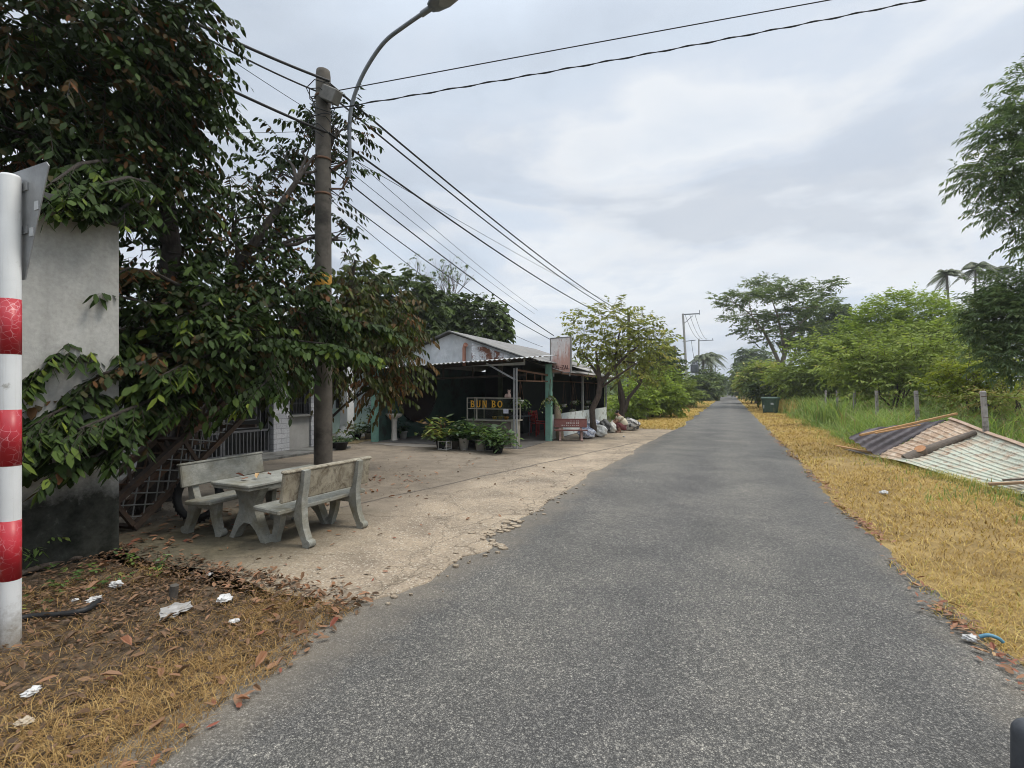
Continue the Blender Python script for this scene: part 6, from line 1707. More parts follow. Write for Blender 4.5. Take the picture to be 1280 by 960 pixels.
for i in range(-1, 6):
    for sg in (1, -1):
        s0 = i * .34; mb.bar(o2 + d2 * max(-.05, s0) + n2_ * (0 if sg > 0 else -.6), o2 + d2 * (s0 + .6) + n2_ * (-.6 if sg > 0 else 0) + side_ * .01 * sg, .022, .022, up=side_)
mb.build('rails', m_truss, LG)
# tyre
ty = gp(262, 660, .02)
TY = root('tyre', (-6.05, 4.08, .03), 'old black motorcycle tyre leaning behind the left bench', 'tyre')
mb = MB(); n = 36; prof = [(.24, -.04), (.27, -.052), (.30, -.035), (.312, 0), (.30, .035), (.27, .052), (.24, .04), (.225, 0)]
vs_ = []
axv = Vector((.35, -.94, .2)).normalized(); e1_ = Vector((.94, .35, 0)).normalized(); e2_ = axv.cross(e1_).normalized(); e2_ = e2_ if e2_.z > 0 else -e2_
for i in range(n):
    a = 2 * PI * i / n
    for r_, x in prof: vs_.append((e1_ * math.cos(a) + e2_ * math.sin(a)) * r_ + axv * x + Vector((0, 0, .308)))
mp_ = len(prof)
mb.add(vs_, [[i * mp_ + k, i * mp_ + (k + 1) % mp_, ((i + 1) % n) * mp_ + (k + 1) % mp_, ((i + 1) % n) * mp_ + k] for i in range(n) for k in range(mp_)], 0, True)
for i in range(0, 72):
    a = 2 * PI * i / 72; c_ = (e1_ * math.cos(a) + e2_ * math.sin(a)); mb.box(c_ * .31 + Vector((0, 0, .308)) + axv * (.018 if i % 2 else -.018), (.012, .012, .03), Matrix((e1_, axv, e2_)).transposed())
mb.build('tread', m_black, TY)
# black hose, stick and pipe stub on the litter
def lying(name, label, cat, pts, rad, mat, n=8):
    p0 = Vector(pts[0]); mb = MB(); P3, W3 = smooth_path([tuple(Vector(p) - p0) for p in pts], [rad] * len(pts) if not isinstance(rad, list) else rad, 5); mb.tube(P3, W3, n)
    o = mb.build(name, mat); o.location = p0; return tag(o, label, cat)
lying('hose', 'black rubber hose lying in the leaves right of the striped post', 'hose', [gp(-20, 790, .03), gp(30, 772, .03), gp(75, 768, .04), gp(105, 763, .05), gp(123, 752, .04)], .022, m_black)
lying('stick', 'bare brown stick lying at the foot of the mouldy wall', 'stick', [gp(10, 722, .05), gp(50, 709, .05), gp(85, 699, .05), gp(102, 697, .05)], [.028, .026, .022, .018], m_bark)
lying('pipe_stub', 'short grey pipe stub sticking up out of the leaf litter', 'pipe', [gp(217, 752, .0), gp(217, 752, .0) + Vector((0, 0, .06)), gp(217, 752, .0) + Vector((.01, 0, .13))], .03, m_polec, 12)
# crumpled papers and plastic
m_paper = simple('white_litter', (0.60, 0.60, 0.60), (0.40, 0.39, 0.37), 16, .75, bmp=.3)
m_film = simple('grey_plastic_film', (0.42, 0.41, 0.40), (0.25, 0.24, 0.23), 10, .35, bmp=.4)
def crumple(label, px, py, size, flat, seed, mat=None, cat='paper', name='crumpled_paper', group='white litter on the left ground'):
    size *= .82; bm = bmesh.new(); bmesh.ops.create_icosphere(bm, subdivisions=3, radius=size); rr = random.Random(seed)
    ph = [rr.uniform(0, 6) for _ in range(6)]
    for v in bm.verts:
        c_ = v.co.normalized(); d = 1 + .28 * math.sin(c_.x * 5 + ph[0]) * math.sin(c_.y * 6 + ph[1]) + .18 * math.sin(c_.z * 9 + c_.x * 7 + ph[2]) + rr.uniform(-.12, .12)
        v.co = Vector((c_.x * d * size * 1.35, c_.y * d * size, (c_.z * d * flat + flat * .6) * size))
        v.co.z = max(v.co.z, 0)
    me = bpy.data.meshes.new(name); bm.to_mesh(me); bm.free()
    o = link_mesh(name, me, mat or m_paper); o.location = gp(px, py, .03); o.rotation_euler = (0, 0, rr.uniform(0, 6)); return tag(o, label, cat, group)
crumple('round crumpled white paper nearest the mouldy wall', 145, 733, .045, .7, 1)
crumple('long crumpled white paper left of the pipe stub', 118, 751, .05, .45, 2)
crumple('tiny white paper scrap between the post and the long crumpled paper', 94, 751, .02, .6, 3)
crumple('torn white tissue right of the pipe stub', 281, 750, .055, .5, 4)
crumple('grey translucent plastic bag spread below the pipe stub', 218, 764, .10, .22, 5, m_film, 'plastic bag', 'plastic_bag', None)
crumple('small silvery wrapper lying on the straw coloured grass', 293, 777, .03, .4, 6, m_paper, 'wrapper', 'wrapper', None)
crumple('white folded paper on the grass at lower left', 40, 866, .035, .5, 7)
crumple('beige paper lump at the bottom left near the image edge', 31, 904, .035, .5, 8, simple('beige_paper', (.5, .42, .32), (.36, .3, .22), 12, .8), 'paper', 'crumpled_paper', None)
crumple('pale torn scrap at the edge of the apron below the left bench', 262, 718, .03, .25, 9)
crumple('round white paper lump at the right road edge', 1213, 800, .035, .7, 10, None, 'paper', 'crumpled_paper', None)
crumple('white crushed cup on the yellow verge', 1105, 617, .06, .6, 11, None, 'cup', 'crushed_cup', None)
crumple('bit of white litter on the apron in front of the crouching person', 780, 546, .05, .5, 12, None, 'paper', 'crumpled_paper', None)
lying('strip', 'blue plastic strip in the dry grass beside the white lump', 'plastic strip', [gp(1224, 796, .06), gp(1236, 794, .08), gp(1248, 798, .07), gp(1254, 803, .05)], .012, simple('blue_plastic', (.10, .26, .36), None, 20, .4, bmp=0), 6)
# fern sprig by the post
fs = gp(32, 715, .0); FE = root('fern', fs, 'small green fern sprig growing out of the mouldy wall foot', 'fern')
O = np.array([[0, 0, .25]] * 5); Dv = np.array([[.7, .1, .1], [.6, -.3, .2], [.4, .4, .3], [.65, -.1, -.1], [.1, .5, .4]])
lf, tw = sprays(91, O, Dv, .30, 14, .075, .026, .4, .2, True, (.5, .9), .9, .003)
link_mesh('frond', np_mesh('frond', *lf), M_HOUSEPLANT, FE)
mb = MB(); mb.tube([(-.05, 0, 0), (-.02, 0, .15), (0, 0, .26)], .006, 5); mb.build('stem', m_bark, FE)
# small weeds at the wall foot
P = np.stack([RNG.uniform(-5.65, -4.6, 60), RNG.uniform(1.6, 3.0, 60), np.full(60, .02)], 1)
lf, tw = sprays(92, P, np.stack([RNG.normal(0, 1, 60), RNG.normal(0, 1, 60), np.full(60, 1.0)], 1), .14, 7, .05, .022, .3, .1, True, (.3, .9))
tag(link_mesh('weeds', np_mesh('weeds', *lf), M_HOUSEPLANT), 'small green weeds along the foot of the mouldy wall', 'weeds', kind='stuff')

# ================================================================== POTTED PLANTS
def pot_plant(label, loc, pot, ph, pr, n, L, W, spread, tint, seed, group=None, name='potted_plant', length=.35, rise=1.0, mat=None, droop=.28, nleaf=7):
    ro = root(name, loc, label, 'plant', group)
    if pot:
        mb = MB(); mb.lathe([(0, 0), (pr * .72, 0), (pr, ph), (pr * 1.08, ph), (pr * 1.08, ph + .02), (pr * .95, ph + .02), (pr * .9, ph - .03), (0, ph - .03)], n=18); mb.build('pot', pot, ro)
    else: ph = 0
    r = np.random.default_rng(seed)
    O = np.stack([r.normal(0, pr * .35, n), r.normal(0, pr * .35, n), np.full(n, ph + .0)], 1)
    D = np.stack([r.normal(0, spread, n), r.normal(0, spread, n), np.abs(r.normal(rise, .3, n))], 1)
    lf, tw = sprays(seed, O, D, length, nleaf, L, W, droop, .2, True, tint, .8, .006)
    V, Q, T = lf; V2, Q2, T2 = tw
    link_mesh('leaves', np_mesh('leaves', np.concatenate([V, V2]), np.concatenate([Q, Q2 + len(V)]), np.concatenate([T, T2])), mat or M_HOUSEPLANT, ro)
    return ro
def at(px, py, z=.03): 
    p = gp(px, py, z); return (p.x, p.y, z)
GP = 'potted plants in front of the glass cabinet'
M_CROTON = leaf_mat('croton_leaf', [(0.0, (0.16, 0.05, 0.02)), (0.3, (0.05, 0.08, 0.02)), (0.65, (0.12, 0.18, 0.03)), (1.0, (0.36, 0.33, 0.06))], .4, .25, .5)
pot_plant('tall croton with yellow green leaves, leftmost pot by the cabinet', at(551, 561), m_dpot, .22, .14, 30, .26, .09, .5, (.1, 1), 101, GP, length=.80, mat=M_CROTON)
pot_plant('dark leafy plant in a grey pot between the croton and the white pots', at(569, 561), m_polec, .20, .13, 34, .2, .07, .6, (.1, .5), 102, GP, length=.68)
pot_plant('bushy plant in the left one of the two white pots', at(580, 562), m_pot, .30, .14, 40, .2, .08, .7, (.1, .6), 103, GP, length=.58)
pot_plant('split leaf plant in the right one of the two white pots', at(600, 563), m_pot, .28, .14, 38, .22, .11, .65, (.2, .85), 104, GP, length=.6)
pot_plant('dense low bush spilling onto the floor right of the white pots', at(622, 566), m_dpot, .18, .16, 70, .15, .07, .8, (.1, .8), 105, GP, length=.6)
pot_plant('green plant hiding the cabinet foot behind the right white pot', at(612, 562), m_dpot, .2, .14, 40, .17, .08, .7, (.1, .7), 106, GP, length=.65)
pot_plant('feathery plant in the gap behind the left white pot', at(590, 559), m_dpot, .2, .14, 44, .19, .06, .6, (.0, .5), 107, GP, length=.75)
PR = root('planter_stand', at(556, 562), 'white wire planter stand under the croton', 'stand')
mb = MB()
for x in (-.13, .13):
    for y in (-.13, .13): mb.tube([(x, y, 0), (x, y, .24)], .009, 6)
for z in (.02, .23):
    for a in ((-.13, -.13, .13, -.13), (-.13, .13, .13, .13), (-.13, -.13, -.13, .13), (.13, -.13, .13, .13)): mb.tube([(a[0], a[1], z), (a[2], a[3], z)], .009, 6)
mb.build('wire_frame', m_pot, PR)
pot_plant('plant in a dark bowl beside the utility pole on the yard edge', at(424, 562, .02), m_dpot, .2, .24, 20, .16, .05, .6, (.2, .8), 108, None, length=.4)
pot_plant('sprawling pale green plant at the foot of the white porch column', at(446, 549, .02), m_dpot, .15, .15, 26, .2, .06, .9, (.5, 1), 109, 'plants by the mint house', length=.8)
pot_plant('spiky dark plant in a white pot right of the porch column', at(461, 549, .02), m_pot, .2, .14, 20, .22, .05, .8, (.0, .4), 110, 'plants by the mint house', length=.5)
pot_plant('slim dark plant standing against the pale wall left of the green post', at(467, 546, .02), m_dpot, .3, .15, 20, .14, .07, .25, (.0, .3), 111, 'plants by the mint house', length=1.4, rise=1.6)
pot_plant('small dark plant in a pot on the shack floor by the wash basin', at(504, 548), m_pot, .22, .14, 14, .14, .06, .6, (.0, .3), 112, None, length=.4)
# hanging baskets
def hanging(label, p, seed, wires=.55, size=1.0, basket=True):
    ro = root('hanging_plant', p, label, 'hanging plant', 'hanging plants at the shack')
    mb = MB(); mb.lathe([(0, -.12), (.07, -.11), (.10, -.02), (.105, 0), (.09, 0), (.06, -.08), (0, -.09)], n=14); mb.build('pot', m_pot, ro)
    mb = MB()
    for a in (0, 2.1, 4.2): mb.tube([(.1 * math.cos(a), .1 * math.sin(a), 0), (0, 0, wires)], .005, 5)
    mb.build('hanger', m_rust, ro)
    r = np.random.default_rng(seed); n = int(26 * size)
    O = np.stack([r.normal(0, .05, n), r.normal(0, .05, n), np.full(n, .0)], 1); D = np.stack([r.normal(0, .8, n), r.normal(0, .8, n), r.uniform(-.3, .6, n)], 1)
    lf, tw = sprays(seed, O, D, .26 * size, 8, .07, .04, .9, .3, True, (.3, 1), .8)
    link_mesh('leaves', np_mesh('leaves', *lf), M_HOUSEPLANT, ro)
hanging('hanging plant swinging in the side opening next to the steel post', (-5.42, 12.95, 1.38), 121, .54)
hanging('trailing hanging plant on the right green post', (-5.22, 14.95, 1.42), 122, .6, 1.3)
for k, (x, y, lab) in enumerate(((705, 505, 'white hanging pot nearest the bench inside the screened wing'), (718, 501, 'high white hanging pot in the middle of the screened wing'), (716, 512, 'low white hanging pot in the middle of the screened wing'), (735, 501, 'high white hanging pot at the far end of the screened wing'), (733, 508, 'low white hanging pot at the far end of the screened wing'))):
    # inside the wing, on the rail line u = UR-.25
    t = (x - 640) / FPX; u_ = UR - .25; v_ = (u_ * CT + t * u_ * ST) / (t * CT - ST); Zk = -u_ * ST + v_ * CT
    hanging(lab, (u_, v_, CAM_H + (488 - y) / FPX * Zk), 130 + k, max(.2, 1.98 - (CAM_H + (488 - y) / FPX * Zk)), .6)

# inside the shack: red chairs and a table
m_redp = simple('red_plastic', (0.38, 0.03, 0.025), (0.28, 0.02, 0.02), 12, .4, bmp=.02)
def chair(label, x, y, rz):
    ro = root('plastic_chair', (x, y, .03), label, 'chair', 'red chairs inside the shack', rz)
    mb = MB(); mb.box((0, 0, .44), (.42, .42, .03), None, 0, .01); mb.build('seat', m_redp, ro)
    mb = MB(); mb.bar((-.17, .2, .45), (-.17, .26, .86), .04, .03); mb.bar((.17, .2, .45), (.17, .26, .86), .04, .03)
    for z in (.58, .68, .80): mb.bar((-.19, .215 + (z - .5) * .15, z), (.19, .215 + (z - .5) * .15, z), .02, .07)
    mb.build('backrest', m_redp, ro)
    for a in (-.18, .18):
        for b_ in (-.18, .18):
            mb = MB(); mb.bar((a, b_, .425), (a * 1.12, b_ * 1.12, 0), .035, .035, up=(0, 1, 0)); mb.build('leg', m_redp, ro)
chair('red plastic chair just inside the side opening of the shack', -6.3, 16.6, 2.6)
chair('red plastic chair deeper inside the shack behind the first one', -6.7, 17.8, 1.2)
TB = root('folding_table', (-6.8, 15.9, .03), 'dim steel table between the red chairs inside the shack', 'table')
mb = MB(); mb.box((0, 0, .72), (.7, 1.1, .03), None, 0, .005); mb.build('tabletop', m_grey, TB)
for a in (-.3, .3):
    for b_ in (-.48, .48):
        mb = MB(); mb.tube([(a, b_, 0), (a, b_, .704)], .016, 6); mb.build('leg', m_grey, TB)
# woven net leaning on the wall end, handcart behind bags
NT = root('rolled_mat', (-5.28, 15.75, .03), 'tall tan rolled mat leaning on the white wall behind the red bench', 'rolled mat')
mb = MB(); mb.tube([(.12, 0, 0), (.06, .05, .5), (-.02, .08, 1.0), (-.05, .09, 1.25)], [.13, .13, .10, .03], 10); mb.build('mat_roll', simple('straw_mat', (0.30, 0.24, 0.17), (0.20, 0.155, 0.11), 20, .9), NT)

# ================================================================== BAGS, PERSON
m_sackw = None
def mat_sack(name, c1, c2, sc_):
    m, nt, b, out = new_mat(name); co = coords(nt, 'Object')
    f = noise(nt, co, sc_, 3, .5, .8)
    nt.links.new(ramp(nt, f, [(0.40, c1), (0.5, c2), (0.62, c1)]), b.inputs['Base Color']); b.inputs['Roughness'].default_value = .5
    bump(nt, b, noise(nt, co, 14, 4, .6, 1), .8, .03); return m
def sack(name, label, cat, loc, size, mat, seed, group=None, neck=False):
    bm = bmesh.new(); bmesh.ops.create_icosphere(bm, subdivisions=4, radius=1); rr = random.Random(seed); ph = [rr.uniform(0, 6) for _ in range(6)]
    for v in bm.verts:
        c_ = v.co.copy(); d = 1 + .10 * math.sin(c_.x * 4 + ph[0]) * math.sin(c_.y * 5 + ph[1]) + .06 * math.sin(c_.z * 8 + c_.x * 6 + ph[2]) + .03 * math.sin(c_.y * 17 + ph[3] + c_.x * 9)
        z = c_.z * d; z = -.75 + (z + .75) * .15 if z < -.75 else z
        w = 1.0
        if neck and z > .55: w = max(.18, 1 - (z - .55) * 2.2); z = .55 + (z - .55) * 1.6
        v.co = Vector((c_.x * d * size[0] * w, c_.y * d * size[1] * w, (z + .86) * size[2]))
    for f in bm.faces: f.smooth = True
    me = bpy.data.meshes.new(name); bm.to_mesh(me); bm.free()
    o = link_mesh(name, me, mat); o.location = loc; return tag(o, label, cat, group)
msk1 = mat_sack('blue_white_sack', (0.62, 0.64, 0.68), (0.10, 0.14, 0.26), 6); msk2 = mat_sack('white_sack', (0.66, 0.66, 0.63), (0.45, 0.44, 0.40), 5); msk3 = mat_sack('dark_sack', (0.03, 0.03, 0.032), (0.10, 0.10, 0.10), 5); msk4 = mat_sack('striped_bag', (0.05, 0.05, 0.05), (0.6, 0.58, 0.54), 4)
GB = 'bags piled beside the yard tree'
for nm, lab, px, py, sz, mt, nk in (
    ('sack', 'blue and white printed sack left of the bent tree trunk', 733, 548, (.30, .26, .22), msk1, True),
    ('sack', 'grey white sack on the ground right against the bent tree trunk', 749, 546, (.28, .25, .22), msk2, False),
    ('sack', 'upper white and blue sack leaning on the wall behind the trunk', 741, 540, (.34, .24, .28), msk1, True),
    ('sack', 'dark sack behind the pale ones right of the trunk', 756, 541, (.24, .22, .28), msk3, False),
    ('plastic_bag', 'small white tied plastic bag between the sacks and the person', 765, 541, (.17, .14, .22), msk2, True),
    ('shopping_bag', 'black and white striped bag on the ground behind the crouching person', 787, 538, (.38, .26, .27), msk4, False)):
    sack(nm, lab, 'bag', at(px, py, .02), sz, mt, hash(lab) % 99 if False else len(lab), GB, nk)

m_skin = simple('skin', (0.36, 0.21, 0.145), (0.30, 0.17, 0.115), 10, .6, bmp=0); m_shirt = simple('cream_shirt', (0.62, 0.57, 0.44), (0.52, 0.47, 0.36), 9, .8); m_pants = simple('dull_red_trousers', (0.22, 0.075, 0.08), (0.15, 0.05, 0.055), 9, .8); m_hair = simple('black_hair', (0.012, 0.010, 0.010), (0.025, 0.02, 0.018), 30, .5)
def skin_obj(name, verts, edges, rads, mat, parent, sub=2, rootv=0):
    me = bpy.data.meshes.new(name); me.from_pydata(verts, edges, [])
    o = link_mesh(name, me, mat, parent)
    sk = o.modifiers.new('skin', 'SKIN'); sk.use_smooth_shade = True
    if not me.skin_vertices: return o
    for i, sv in enumerate(me.skin_vertices[0].data):
        r_ = rads[i]; sv.radius = (r_, r_) if not isinstance(r_, tuple) else r_; sv.use_root = (i == rootv)
    sb = o.modifiers.new('sub', 'SUBSURF'); sb.levels = sub; sb.render_levels = sub
    return o
pp = at(775, 541, .0)
fwd = Vector((-CT, -ST, 0)); rzp = math.atan2(fwd.y, fwd.x)
PE = root('person', pp, 'person in a cream shirt crouching beside the bags and looking down', 'person', rz=rzp)
J = [(-.16, 0, .26), (-.11, 0, .40), (-.03, 0, .54), (.04, 0, .645), (.075, 0, .70), (.115, 0, .755), (.15, 0, .80)]
R0 = [.10, .095, .10, .08, .05, .085, .075]
E = [(0, 1), (1, 2), (2, 3), (3, 4), (4, 5), (5, 6)]
for sg in (-1, 1):
    b_ = len(J); J += [(-.12, sg * .10, .24), (.20, sg * .15, .42), (.02, sg * .13, .10), (.03, sg * .13, .05), (.17, sg * .15, .03)]
    R0 += [.10, .07, .05, .045, .035]; E += [(0, b_), (b_, b_ + 1), (b_ + 1, b_ + 2), (b_ + 2, b_ + 3), (b_ + 3, b_ + 4)]
    b_ = len(J); J += [(.02, sg * .165, .60), (.20, sg * .20, .44), (.36, sg * .10, .32), (.43, sg * .08, .28)]
    R0 += [.06, .045, .035, .032]; E += [(3, b_), (b_, b_ + 1), (b_ + 1, b_ + 2), (b_ + 2, b_ + 3)]
    for k in range(4): J.append((.50 + .005 * (1 - abs(k - 1.5)), sg * .08 + (k - 1.5) * .02, .245)); R0.append(.009); E.append((b_ + 3, len(J) - 1))
    J.append((.45, sg * .035, .25)); R0.append(.010); E.append((b_ + 3, len(J) - 1))
skin_obj('body', J, E, R0, m_skin, PE)
shv = [(-.17, 0, .24), (-.12, 0, .38), (-.04, 0, .53), (.035, 0, .64)]; shr = [(.20, .20), (.20, .20), (.20, .19), (.13, .12)]; she = [(0, 1), (1, 2), (2, 3)]
for sg in (-1, 1):
    b_ = len(shv); shv += [(.02, sg * .165, .60), (.12, sg * .185, .51)]; shr += [.10, .085]; she += [(3, b_), (b_, b_ + 1)]
skin_obj('shirt', shv, she, shr, m_shirt, PE)
tv = [(-.15, 0, .215)]; trr = [.125]; te = []
for sg in (-1, 1):
    b_ = len(tv); tv += [(-.11, sg * .10, .235), (.205, sg * .15, .42), (.06, sg * .135, .17)]; trr += [.112, .086, .066]; te += [(0, b_), (b_, b_ + 1), (b_ + 1, b_ + 2)]
skin_obj('trousers', tv, te, trr, m_pants, PE)
skin_obj('hair', [(.075, 0, .775), (.105, 0, .815), (.15, 0, .845)], [(0, 1), (1, 2)], [.085, .098, .075], m_hair, PE)
mb = MB()
for sg in (-1, 1): mb.box((.205, sg * .03, .79), (.012, .018, .01)); 
mb.prism([(-.012, 0), (.012, 0), (0, .035)], (.215, 0, .755), (0, 1, 0), (0, 0, 1), (1, 0, 0), .02)
mb.build('face_features', m_skin, PE)

# ================================================================== GREEN BIN
bp = gp(963, 517)
BN = root('wheelie_bin', bp, 'dark green wheeled rubbish bin on the yellow verge', 'rubbish bin', rz=math.radians(-20))
m_bin = simple('green_bin_plastic', (0.045, 0.085, 0.06), (0.03, 0.06, 0.042), 4, .5, stain=(0.10, 0.12, 0.09), stain_at=(.6, .75), bmp=.03)
def taper(mb, x0, y0, x1, y1, z0, z1, mi=0):
    mb.add([(-x0, -y0, z0), (x0, -y0, z0), (x0, y0, z0), (-x0, y0, z0), (-x1, -y1, z1), (x1, -y1, z1), (x1, y1, z1), (-x1, y1, z1)], [[3, 2, 1, 0], [4, 5, 6, 7], [0, 1, 5, 4], [1, 2, 6, 5], [2, 3, 7, 6], [3, 0, 4, 7]], mi)
mb = MB(); taper(mb, .40, .30, .48, .38, .10, 1.0); taper(mb, .51, .41, .52, .42, .99, 1.06)
for x in (-.3, -.1, .1, .3): mb.bar((x * .87, -.303, .15), (x, -.375, .9), .05, .012, up=(0, -1, 0))
mb.build('body', m_bin, BN)
mb = MB()
secs = [(-.43, 1.065), (-.42, 1.11), (-.2, 1.17), (.15, 1.19), (.40, 1.13), (.43, 1.065)]
mb.add([(-.53, y, z) for y, z in secs] + [(.53, y, z) for y, z in secs], [list(range(6))[::-1], list(range(6, 12))] + [[i, (i + 1) % 6, 6 + (i + 1) % 6, 6 + i] for i in range(6)])
mb.build('lid', m_bin, BN)
mb = MB(); mb.tube([(-.35, .46, 1.0), (.35, .46, 1.0)], .018, 8); mb.build('handle', m_bin, BN)
for x in (-.36, .36):
    for y in (-.22, .22):
        mb = MB(); mb.tube([(x - .025, y, .09), (x + .025, y, .09)], .09, 14); mb.build('wheel', m_black, BN)
mb = MB(); mb.box((.22, -.36, .72), (.2, .01, .14), Matrix.Rotation(math.radians(-5), 3, 'X')); mb.box((-.33, -.35, .52), (.06, .01, .3), Matrix.Rotation(math.radians(-5), 3, 'X')); mb.build('sticker', simple('bin_sticker', (.45, .48, .5), (.3, .33, .33), 20, .6, bmp=0), BN)

# ================================================================== FENCE POSTS
m_fpost = simple('lichen_concrete', (0.40, 0.37, 0.35), (0.27, 0.25, 0.235), 9, .9, stain=(0.14, 0.125, 0.11), stain_scale=5, stain_at=(.54, .66), bmp=.5)
uf = 5.0; fw_posts = []
for k, (px, lab) in enumerate(((1236, 'nearest and largest concrete fence post standing behind the fallen roof'), (1149, 'second concrete fence post from the fallen roof, dark topped'), (1097, 'third concrete fence post from the fallen roof, in tall grass'), (1068, 'fourth concrete fence post, only its head above the grass'), (1047, 'fifth small concrete fence post far along the grass'), (1032, 'farthest tiny concrete fence post near the sapling'))):
    Z = 677.0 * uf / (px - 912); p = ap(px, 488, Z); p.z = .03
    ro = root('fence_post', p, lab, 'fence post', 'concrete fence posts'); ro.rotation_euler = (math.radians((1.5, -1, 2, -2, 1, 0)[k]), math.radians((-4, -2.5, -3, 2, -3, 1)[k]), .2 * k)
    mb = MB(); mb.box((0, 0, .81), (.088, .085, 1.60), None, 0, .012); mb.build('shaft', m_fpost, ro)
    mb = MB(); mb.lathe([(.0, 1.60), (.03, 1.60), (.028, 1.62), (0, 1.625)], n=8)
    for z in (.6, 1.05, 1.5): mb.tube([(-.05, -.046, z), (.05, -.047, z)], .006, 5)
    mb.build('wire_ties', m_rust, ro)
    fw_posts.append((p, ro))
for j, z in enumerate((.6, 1.05, 1.5)):
    pts = [Vector((p.x, p.y - .046, p.z + z)) for p, _ in fw_posts]; far = pts[-1] + (pts[-1] - pts[-2]); near = pts[0] + (pts[0] - pts[1]) * 1.5
    pts = [near] + pts + [far]; p0 = pts[0].copy(); mb = MB()
    for a, b_ in zip(pts[:-1], pts[1:]):
        seg = [a.lerp(b_, t / 6) - Vector((0, 0, .04 * math.sin(PI * t / 6))) - p0 for t in range(7)]; mb.tube(seg, .003, 4)
    o = mb.build('fence_wire', m_rust); o.location = p0; tag(o, ('lowest', 'middle', 'top')[j] + ' strand of wire strung along the concrete fence posts', 'wire', 'wires of the fence')

# ================================================================== FALLEN ROOF
def mat_wreck():
    m, nt, b, out = new_mat('flaking_mint_tin'); co = coords(nt, 'World')
    base = ramp(nt, noise(nt, co, 1.6, 6, .6), [(0.3, (0.38, 0.42, 0.34)), (0.7, (0.52, 0.53, 0.44))])
    pos = N(nt, 'ShaderNodeSeparateXYZ'); nt.links.new(co, pos.inputs[0])
    ee = math_n(nt, 'MULTIPLY', math_n(nt, 'SUBTRACT', pos.outputs[1], 13.2), .18)
    rf = math_n(nt, 'ADD', noise(nt, co, 3.2, 8, .72, .4), math_n(nt, 'MAXIMUM', ee, -.06))
    col = mixc(nt, ramp(nt, rf, [(0.44, 0.0), (0.62, .9)]), base, ramp(nt, noise(nt, co, 5.1, 8, .75, .9), [(0.3, (0.17, 0.09, 0.05)), (0.45, (0.36, 0.22, 0.13)), (0.6, (0.56, 0.43, 0.32)), (0.75, (0.64, 0.60, 0.50))]))
    col = mixc(nt, ramp(nt, noise(nt, co, 7.3, 9, .78, 1.2), [(0.52, 0.0), (0.60, .7)]), col, (0.23, 0.14, 0.09))
    nt.links.new(col, b.inputs['Base Color']); b.inputs['Roughness'].default_value = .75
    bump(nt, b, noise(nt, co, 22, 5, .7), .3, .006); return m
M_WRECK = mat_wreck()
cA = gp(1096, 573, .03); cB = ap(1188, 526, 11.9); cC = Vector((5.12, 10.3, .36)); cD = Vector((4.10, 10.2, .03))
FR = root('fallen_roof', (4.4, 12.5, 0), 'fallen sheet of flaking mint corrugated roofing lying on the right verge', 'roof sheet')
nr = 13
nW = ((cB - cA).cross(cD - cA)).normalized(); nW = nW if nW.z > 0 else -nW
def wreck(s, t):
    p = (cA.lerp(cB, s)).lerp(cD.lerp(cC, s), t)
    ph = (s * nr) % 1.0
    h = .018 if ph < .18 else (.018 * (1 - (ph - .18) / .1) if ph < .28 else (.018 * (ph - .9) / .1 if ph > .9 else 0))
    sag = -.07 * math.sin(PI * s) * math.sin(PI * t) + .035 * math.sin(5 * t + 2 * s) + .02 * math.sin(11 * s + 7 * t) + .05 * max(0, s - .75) * math.sin(14 * t)
    return p + nW * (h + sag) + Vector((0, 0, .015))
mb = MB(); mb.grid(wreck, nr * 16, 60, smooth=True); sh = mb.build('sheet', M_WRECK, FR, True)
sd = sh.modifiers.new('thickness', 'SOLIDIFY'); sd.thickness = .004
mb = MB()
for i in range(20):
    a, b_ = wreck(1, i / 20), wreck(1, (i + 1) / 20); mb.bar(a + nW * .03, b_ + nW * .03, .07, .012, up=nW)
mb.build('ridge_trim', simple('pale_rust_trim', (0.48, 0.36, 0.28), (0.36, 0.24, 0.17), 8, .8), FR, True)
mb = MB()
for s in (.95,): mb.bar(wreck(s, .02) - nW * .08, wreck(s, .98) - nW * .08, .06, .06, up=nW)
mb.bar(Vector((cB.x + .02, cB.y - .3, .1)), cB + Vector((0, -.3, -.08)), .08, .08, up=(0, 1, 0)); mb.bar(Vector((5.2, 11.4, .1)), Vector((5.05, 11.4, .45)), .08, .08, up=(0, 1, 0))
mb.build('batten', m_dbark, FR, True)
# brown tiled sheet behind
tL, tBm, tTR, tTL = ap(1061, 547, 12.7), ap(1098, 571, 12.05), ap(1182, 526, 12.9), ap(1086, 537, 13.3)
TS = root('tile_sheet', (tL.x + .5, tL.y, 0), 'dark brown tile pattern roofing sheet tilted behind the mint one', 'roof sheet')
nS = ((tTR - tBm).cross(tL - tBm)).normalized(); nS = nS if nS.z > 0 else -nS
def tsheet(s, t):
    p = (tBm.lerp(tTR, s)).lerp(tL.lerp(tTL, s), t); ph = (s * 8) % 1.0
    return p + nS * (.05 * ph + .02 * math.sin(t * 2 * PI * 5))
mb = MB(); mb.grid(tsheet, 96, 30, smooth=False); o = mb.build('sheet', simple('brown_glazed_sheet', (0.11, 0.085, 0.085), (0.065, 0.052, 0.055), 3, .45, .1, stain=(.17, .15, .145), bmp=.1), TS, True)
sd = o.modifiers.new('thickness', 'SOLIDIFY'); sd.thickness = .006
mb = MB(); mb.bar(Vector((tTR.x - .2, tTR.y + .1, .1)), tTR + Vector((-.2, .1, -.06)), .07, .07, up=(0, 1, 0)); mb.build('prop', m_dbark, TS, True)
